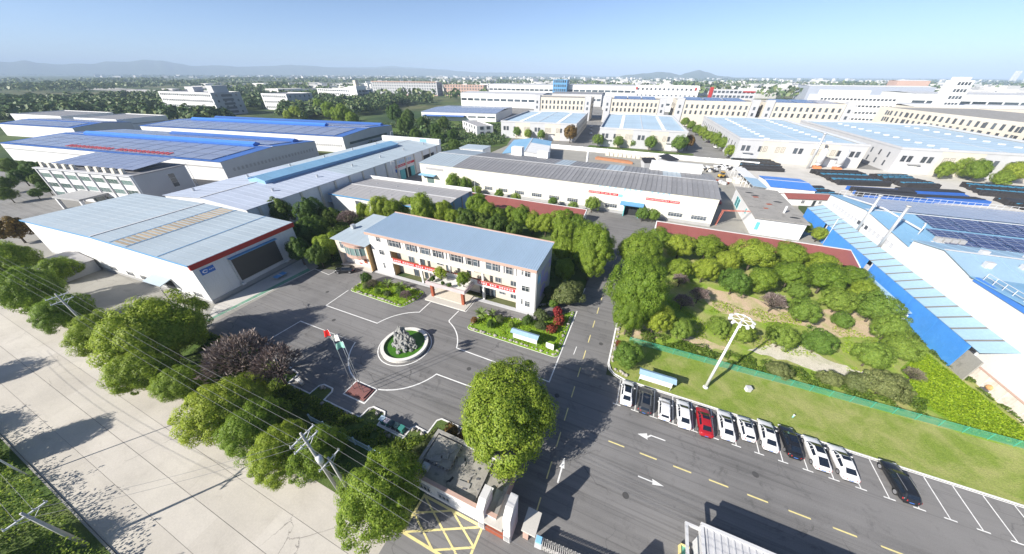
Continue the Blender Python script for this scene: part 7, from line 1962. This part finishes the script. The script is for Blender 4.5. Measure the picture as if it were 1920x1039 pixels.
# ================================================================== STOCK YARD
pm('stack_black', (0.035, 0.033, 0.034), 0.6, 0.2, 0.5, 3, objvar=0.3); pm('stack_blue', (0.05, 0.22, 0.36), 0.6, 0.2, 0.5, 3, objvar=0.3); pm('stack_royal', (0.03, 0.12, 0.42), 0.6, 0.15, 0.5, 3)
rr = random.Random(99)
def stack(label, x, y, rz, n, ln, pat, h=1.9):
    t = thing('frame_stack', label, 'stack', (x, y, 0), rz, 'stacks of black frames in the stock yard')
    n = int(n*1.75); off = 0.0; hh = h
    for i in range(n):
        off += rr.uniform(-.5, .55)
        if rr.random() < .25: hh = h*rr.uniform(.7, 1.15)
        u0 = off+rr.uniform(0, .6); u1 = off+ln-rr.uniform(0, .8)
        yy = i*1.06
        mt = pat[int(i/1.75) % len(pat)]
        if mt == 'grid':
            MB().box(u0, yy, 0, u1, yy+.95, hh*.8).build('frame_row', 'stack_black', t)
            k = max(3, int((u1-u0)/2.4)); w = (u1-u0)/k
            for j in range(k): MB().box(u0+j*w+.15, yy+.08, hh*.8, u0+(j+1)*w-.75, yy+.8, hh*.8+.28).build('tray', 'stack_blue', t)
        elif mt == 'stack_royal':
            MB().box(u0, yy, 0, u1, yy+1.02, hh*.9).build('covered_row', mt, t)
        else:
            MB().box(u0, yy, 0, u1, yy+.93, hh).build('frame_row', mt, t)
    return t
B_, G_, Q_ = 'stack_black', 'grid', 'stack_royal'
stack('stack of black frames nearest the scrap yard', 47, 203, R(12), 12, 20, (B_, B_, B_, G_))
stack('stack of black frames beside the blue canvas hall', 64, 160, R(24), 7, 13, (B_, G_, B_))
stack('large stack of black frames with blue crates in front of the silos', 82, 190, R(16), 12, 22, (B_, B_, G_, G_, B_))
stack('stack of black frames with blue edge by the railing', 84, 168, R(10), 9, 22, (Q_, B_, B_, B_))
stack('stack of frames with pale blue crates before the tree clump', 108, 196, R(20), 11, 15, (B_, G_, B_, G_, B_))
stack('dark stack with royal blue sheets in the yard middle', 103, 174, R(14), 9, 24, (Q_, B_, B_, B_, Q_))
stack('long blue-topped stack behind the yard lane', 132, 196, R(4), 8, 34, (B_, G_, G_, B_))
stack('stack of black frames close to the right frame edge', 134, 174, R(10), 9, 30, (B_, B_, B_, G_))
t = thing('yard_railing', 'long galvanised railing along the stock yard edge', 'fence', (59, 132.4, 9.6), R(2.0))
for i in range(40): MB().box(i*1.5, 0, 0, i*1.5+.06, .06, 1.7).build('post', 'galv', t)
for z in (.8, 1.6): MB().box(0, 0, z, 60, .05, z+.08).build('rail', 'galv', t)
def heap(label, x, y, r, n, seed, mats):
    t = thing('scrap_heap', label, 'scrap heap', (x, y, 0), 0, 'scrap heaps behind the cream warehouse')
    q = random.Random(seed)
    for mt in mats:
        m = MB()
        for k in range(n):
            a, d = q.uniform(0, 6.28), r*math.sqrt(q.random())
            s = q.uniform(.5, 1.6)
            m.cbox(d*math.cos(a), d*math.sin(a)*.7, 0, s*q.uniform(.5, 1.6), s*.7, s*q.uniform(.3, 1.0), q.uniform(0, 3))
        o = m.build('scrap_piece', mt, t); o['kind'] = 'stuff'
heap('scrap heap at the far corner of the cream warehouse', 27, 196, 8, 26, 1, ('galv', 'stack_black', 'wall_buff'))
heap('scrap heap along the lane in the middle of the scrap yard', 30, 172, 6, 20, 2, ('galv', 'frame_dark', 'brick_red'))
heap('scrap heap against the white open shed', 41, 178, 5, 18, 3, ('wall_clean', 'galv', 'wall_buff'))
heap('scrap heap below the white perimeter wall', 40, 204, 7, 24, 4, ('galv', 'stack_black', 'wall_clean'))
t = thing('rusty_beam_stack', 'long rusty beam stack behind the cream warehouse', 'stack', (-30, 196, 0), R(-10))
for k in range(4): MB().box(0, k*.9, 0, 22-k, k*.9+.7, 1.2).build('beam', pm('rust_beam', (0.35, 0.16, 0.08)) if 'rust_beam' not in MATS else 'rust_beam', t)
t = thing('crate_row', 'row of brown wooden crates before the white perimeter wall', 'crates', (-26, 209, 0), R(-3))
for k in range(12): MB().box(k*2.6, 0, 0, k*2.6+2.2, 2.0, 2.0).build('crate', 'wall_buff', t)
for i, (x, y, rz, s) in enumerate(((0, 184, .4, 1.0), (9, 190, 1.0, 1.2))):
    t = thing('covered_hopper', ('smaller', 'larger')[i]+' grey hopper with black cover behind the cream warehouse', 'hopper', (x, y, 0), rz)
    MB().add([(-2.5, -2, 0), (2.5, -2, 0), (2.5, 2, 0), (-2.5, 2, 0), (-3.5*s, -3*s, 4*s), (3.5*s, -3*s, 4*s), (3.5*s, 3*s, 4*s), (-3.5*s, 3*s, 4*s)], [(3,2,1,0),(4,5,6,7),(0,1,5,4),(1,2,6,5),(2,3,7,6),(3,0,4,7)]).build('bin', 'wall_palegrey', t)
    MB().slab([(-3.6*s, -3.1*s, 4.1*s), (3.6*s, -3.1*s, 4.1*s), (3.6*s, 3.1*s, 5.4*s), (-3.6*s, 3.1*s, 5.4*s)], .2).build('cover', 'stack_black', t)
# ================================================================== HILLS AND AIR
pm('hill_green', (0.06, 0.085, 0.045), 0.95, 0.3, 0.0008, 0.01)
def hills(name, prof, dist, seed):
    P = []
    prof = sorted(prof)
    a = prof[0][0]
    pts = []
    while a <= prof[-1][0]+1e-6:
        for (a0, h0), (a1, h1) in zip(prof, prof[1:]):
            if a0 <= a <= a1+1e-9:
                k = (a-a0)/(a1-a0); k = k*k*(3-2*k); h_ = h0+(h1-h0)*k; break
        pts.append((a, h_+7*noise.noise(Vector((a*1.7, seed, 0)))))
        a += 0.25
    vs = []; fs = []
    cols = [(-1700, 0.0), (-1000, 0.35), (-450, 0.75), (0, 1.0), (500, 0.7), (1500, 0.0)]
    for (az, h_) in pts:
        for d, k in cols:
            jj = 1+0.15*noise.noise(Vector((az*2, d*0.003, seed)))
            dd = dist+d+200*noise.noise(Vector((az, d*0.01, seed+3)))
            vs.append((math.sin(R(az))*dd, math.cos(R(az))*dd, -1+h_*(k*jj if k < 1 else 1)))
    nc = len(cols)
    for i in range(len(pts)-1):
        for j in range(nc-1): fs.append((i*nc+j, (i+1)*nc+j, (i+1)*nc+j+1, i*nc+j+1))
    return struct(name, MB().add(vs, fs), 'hill_green', smooth=True)
hills('hills', [(-95, 150), (-86, 200), (-78.61, 179), (-76.95, 194), (-76.41, 182), (-75.58, 217), (-74.76, 181), (-73.7, 162), (-72.47, 183), (-71.6, 178), (-70.39, 227), (-69.06, 224), (-67.56, 267), (-66.11, 256), (-64.68, 205), (-63.74, 169), (-62.62, 182), (-61.36, 191), (-59.33, 171), (-56.55, 190), (-54.15, 224), (-52.03, 213), (-49.18, 185), (-46.5, 167), (-44.04, 159), (-41.09, 189), (-38.47, 168), (-36.16, 159), (-31.41, 119), (-27.75, 90), (-24.04, 94), (-19.91, 77), (-14.99, 60), (-10.17, 20)], 11000, 1)
hills('small_hills', [(-7.81, 10), (-5.55, 51), (-2.99, 76), (-1.59, 96), (-0.15, 85), (1.28, 52), (2.25, 86), (3.49, 123), (4.55, 94), (6.24, 40), (9.33, 5)], 7000, 2)
hills('back_hills', [(-50, 120), (-47.83, 215), (-43.64, 225), (-41.04, 267), (-39.2, 234), (-33.79, 184), (-30, 90)], 13000, 4)
hz, t_, b_ = newmat('air')
t_.nodes.remove(b_)
pv = nd(t_, 'ShaderNodeVolumePrincipled')
pv.inputs['Color'].default_value = (0.62, 0.79, 1.0, 1)
pv.inputs['Density'].default_value = 0.00015
pv.inputs['Anisotropy'].default_value = -0.1
t_.links.new(pv.outputs[0], t_.nodes['Material Output'].inputs['Volume'])
o = MB().box(-21000, -21000, -3, 21000, 21000, 330).build('haze', 'air'); tag(o, 'pale blue haze over the whole plain', 'haze', kind='stuff')
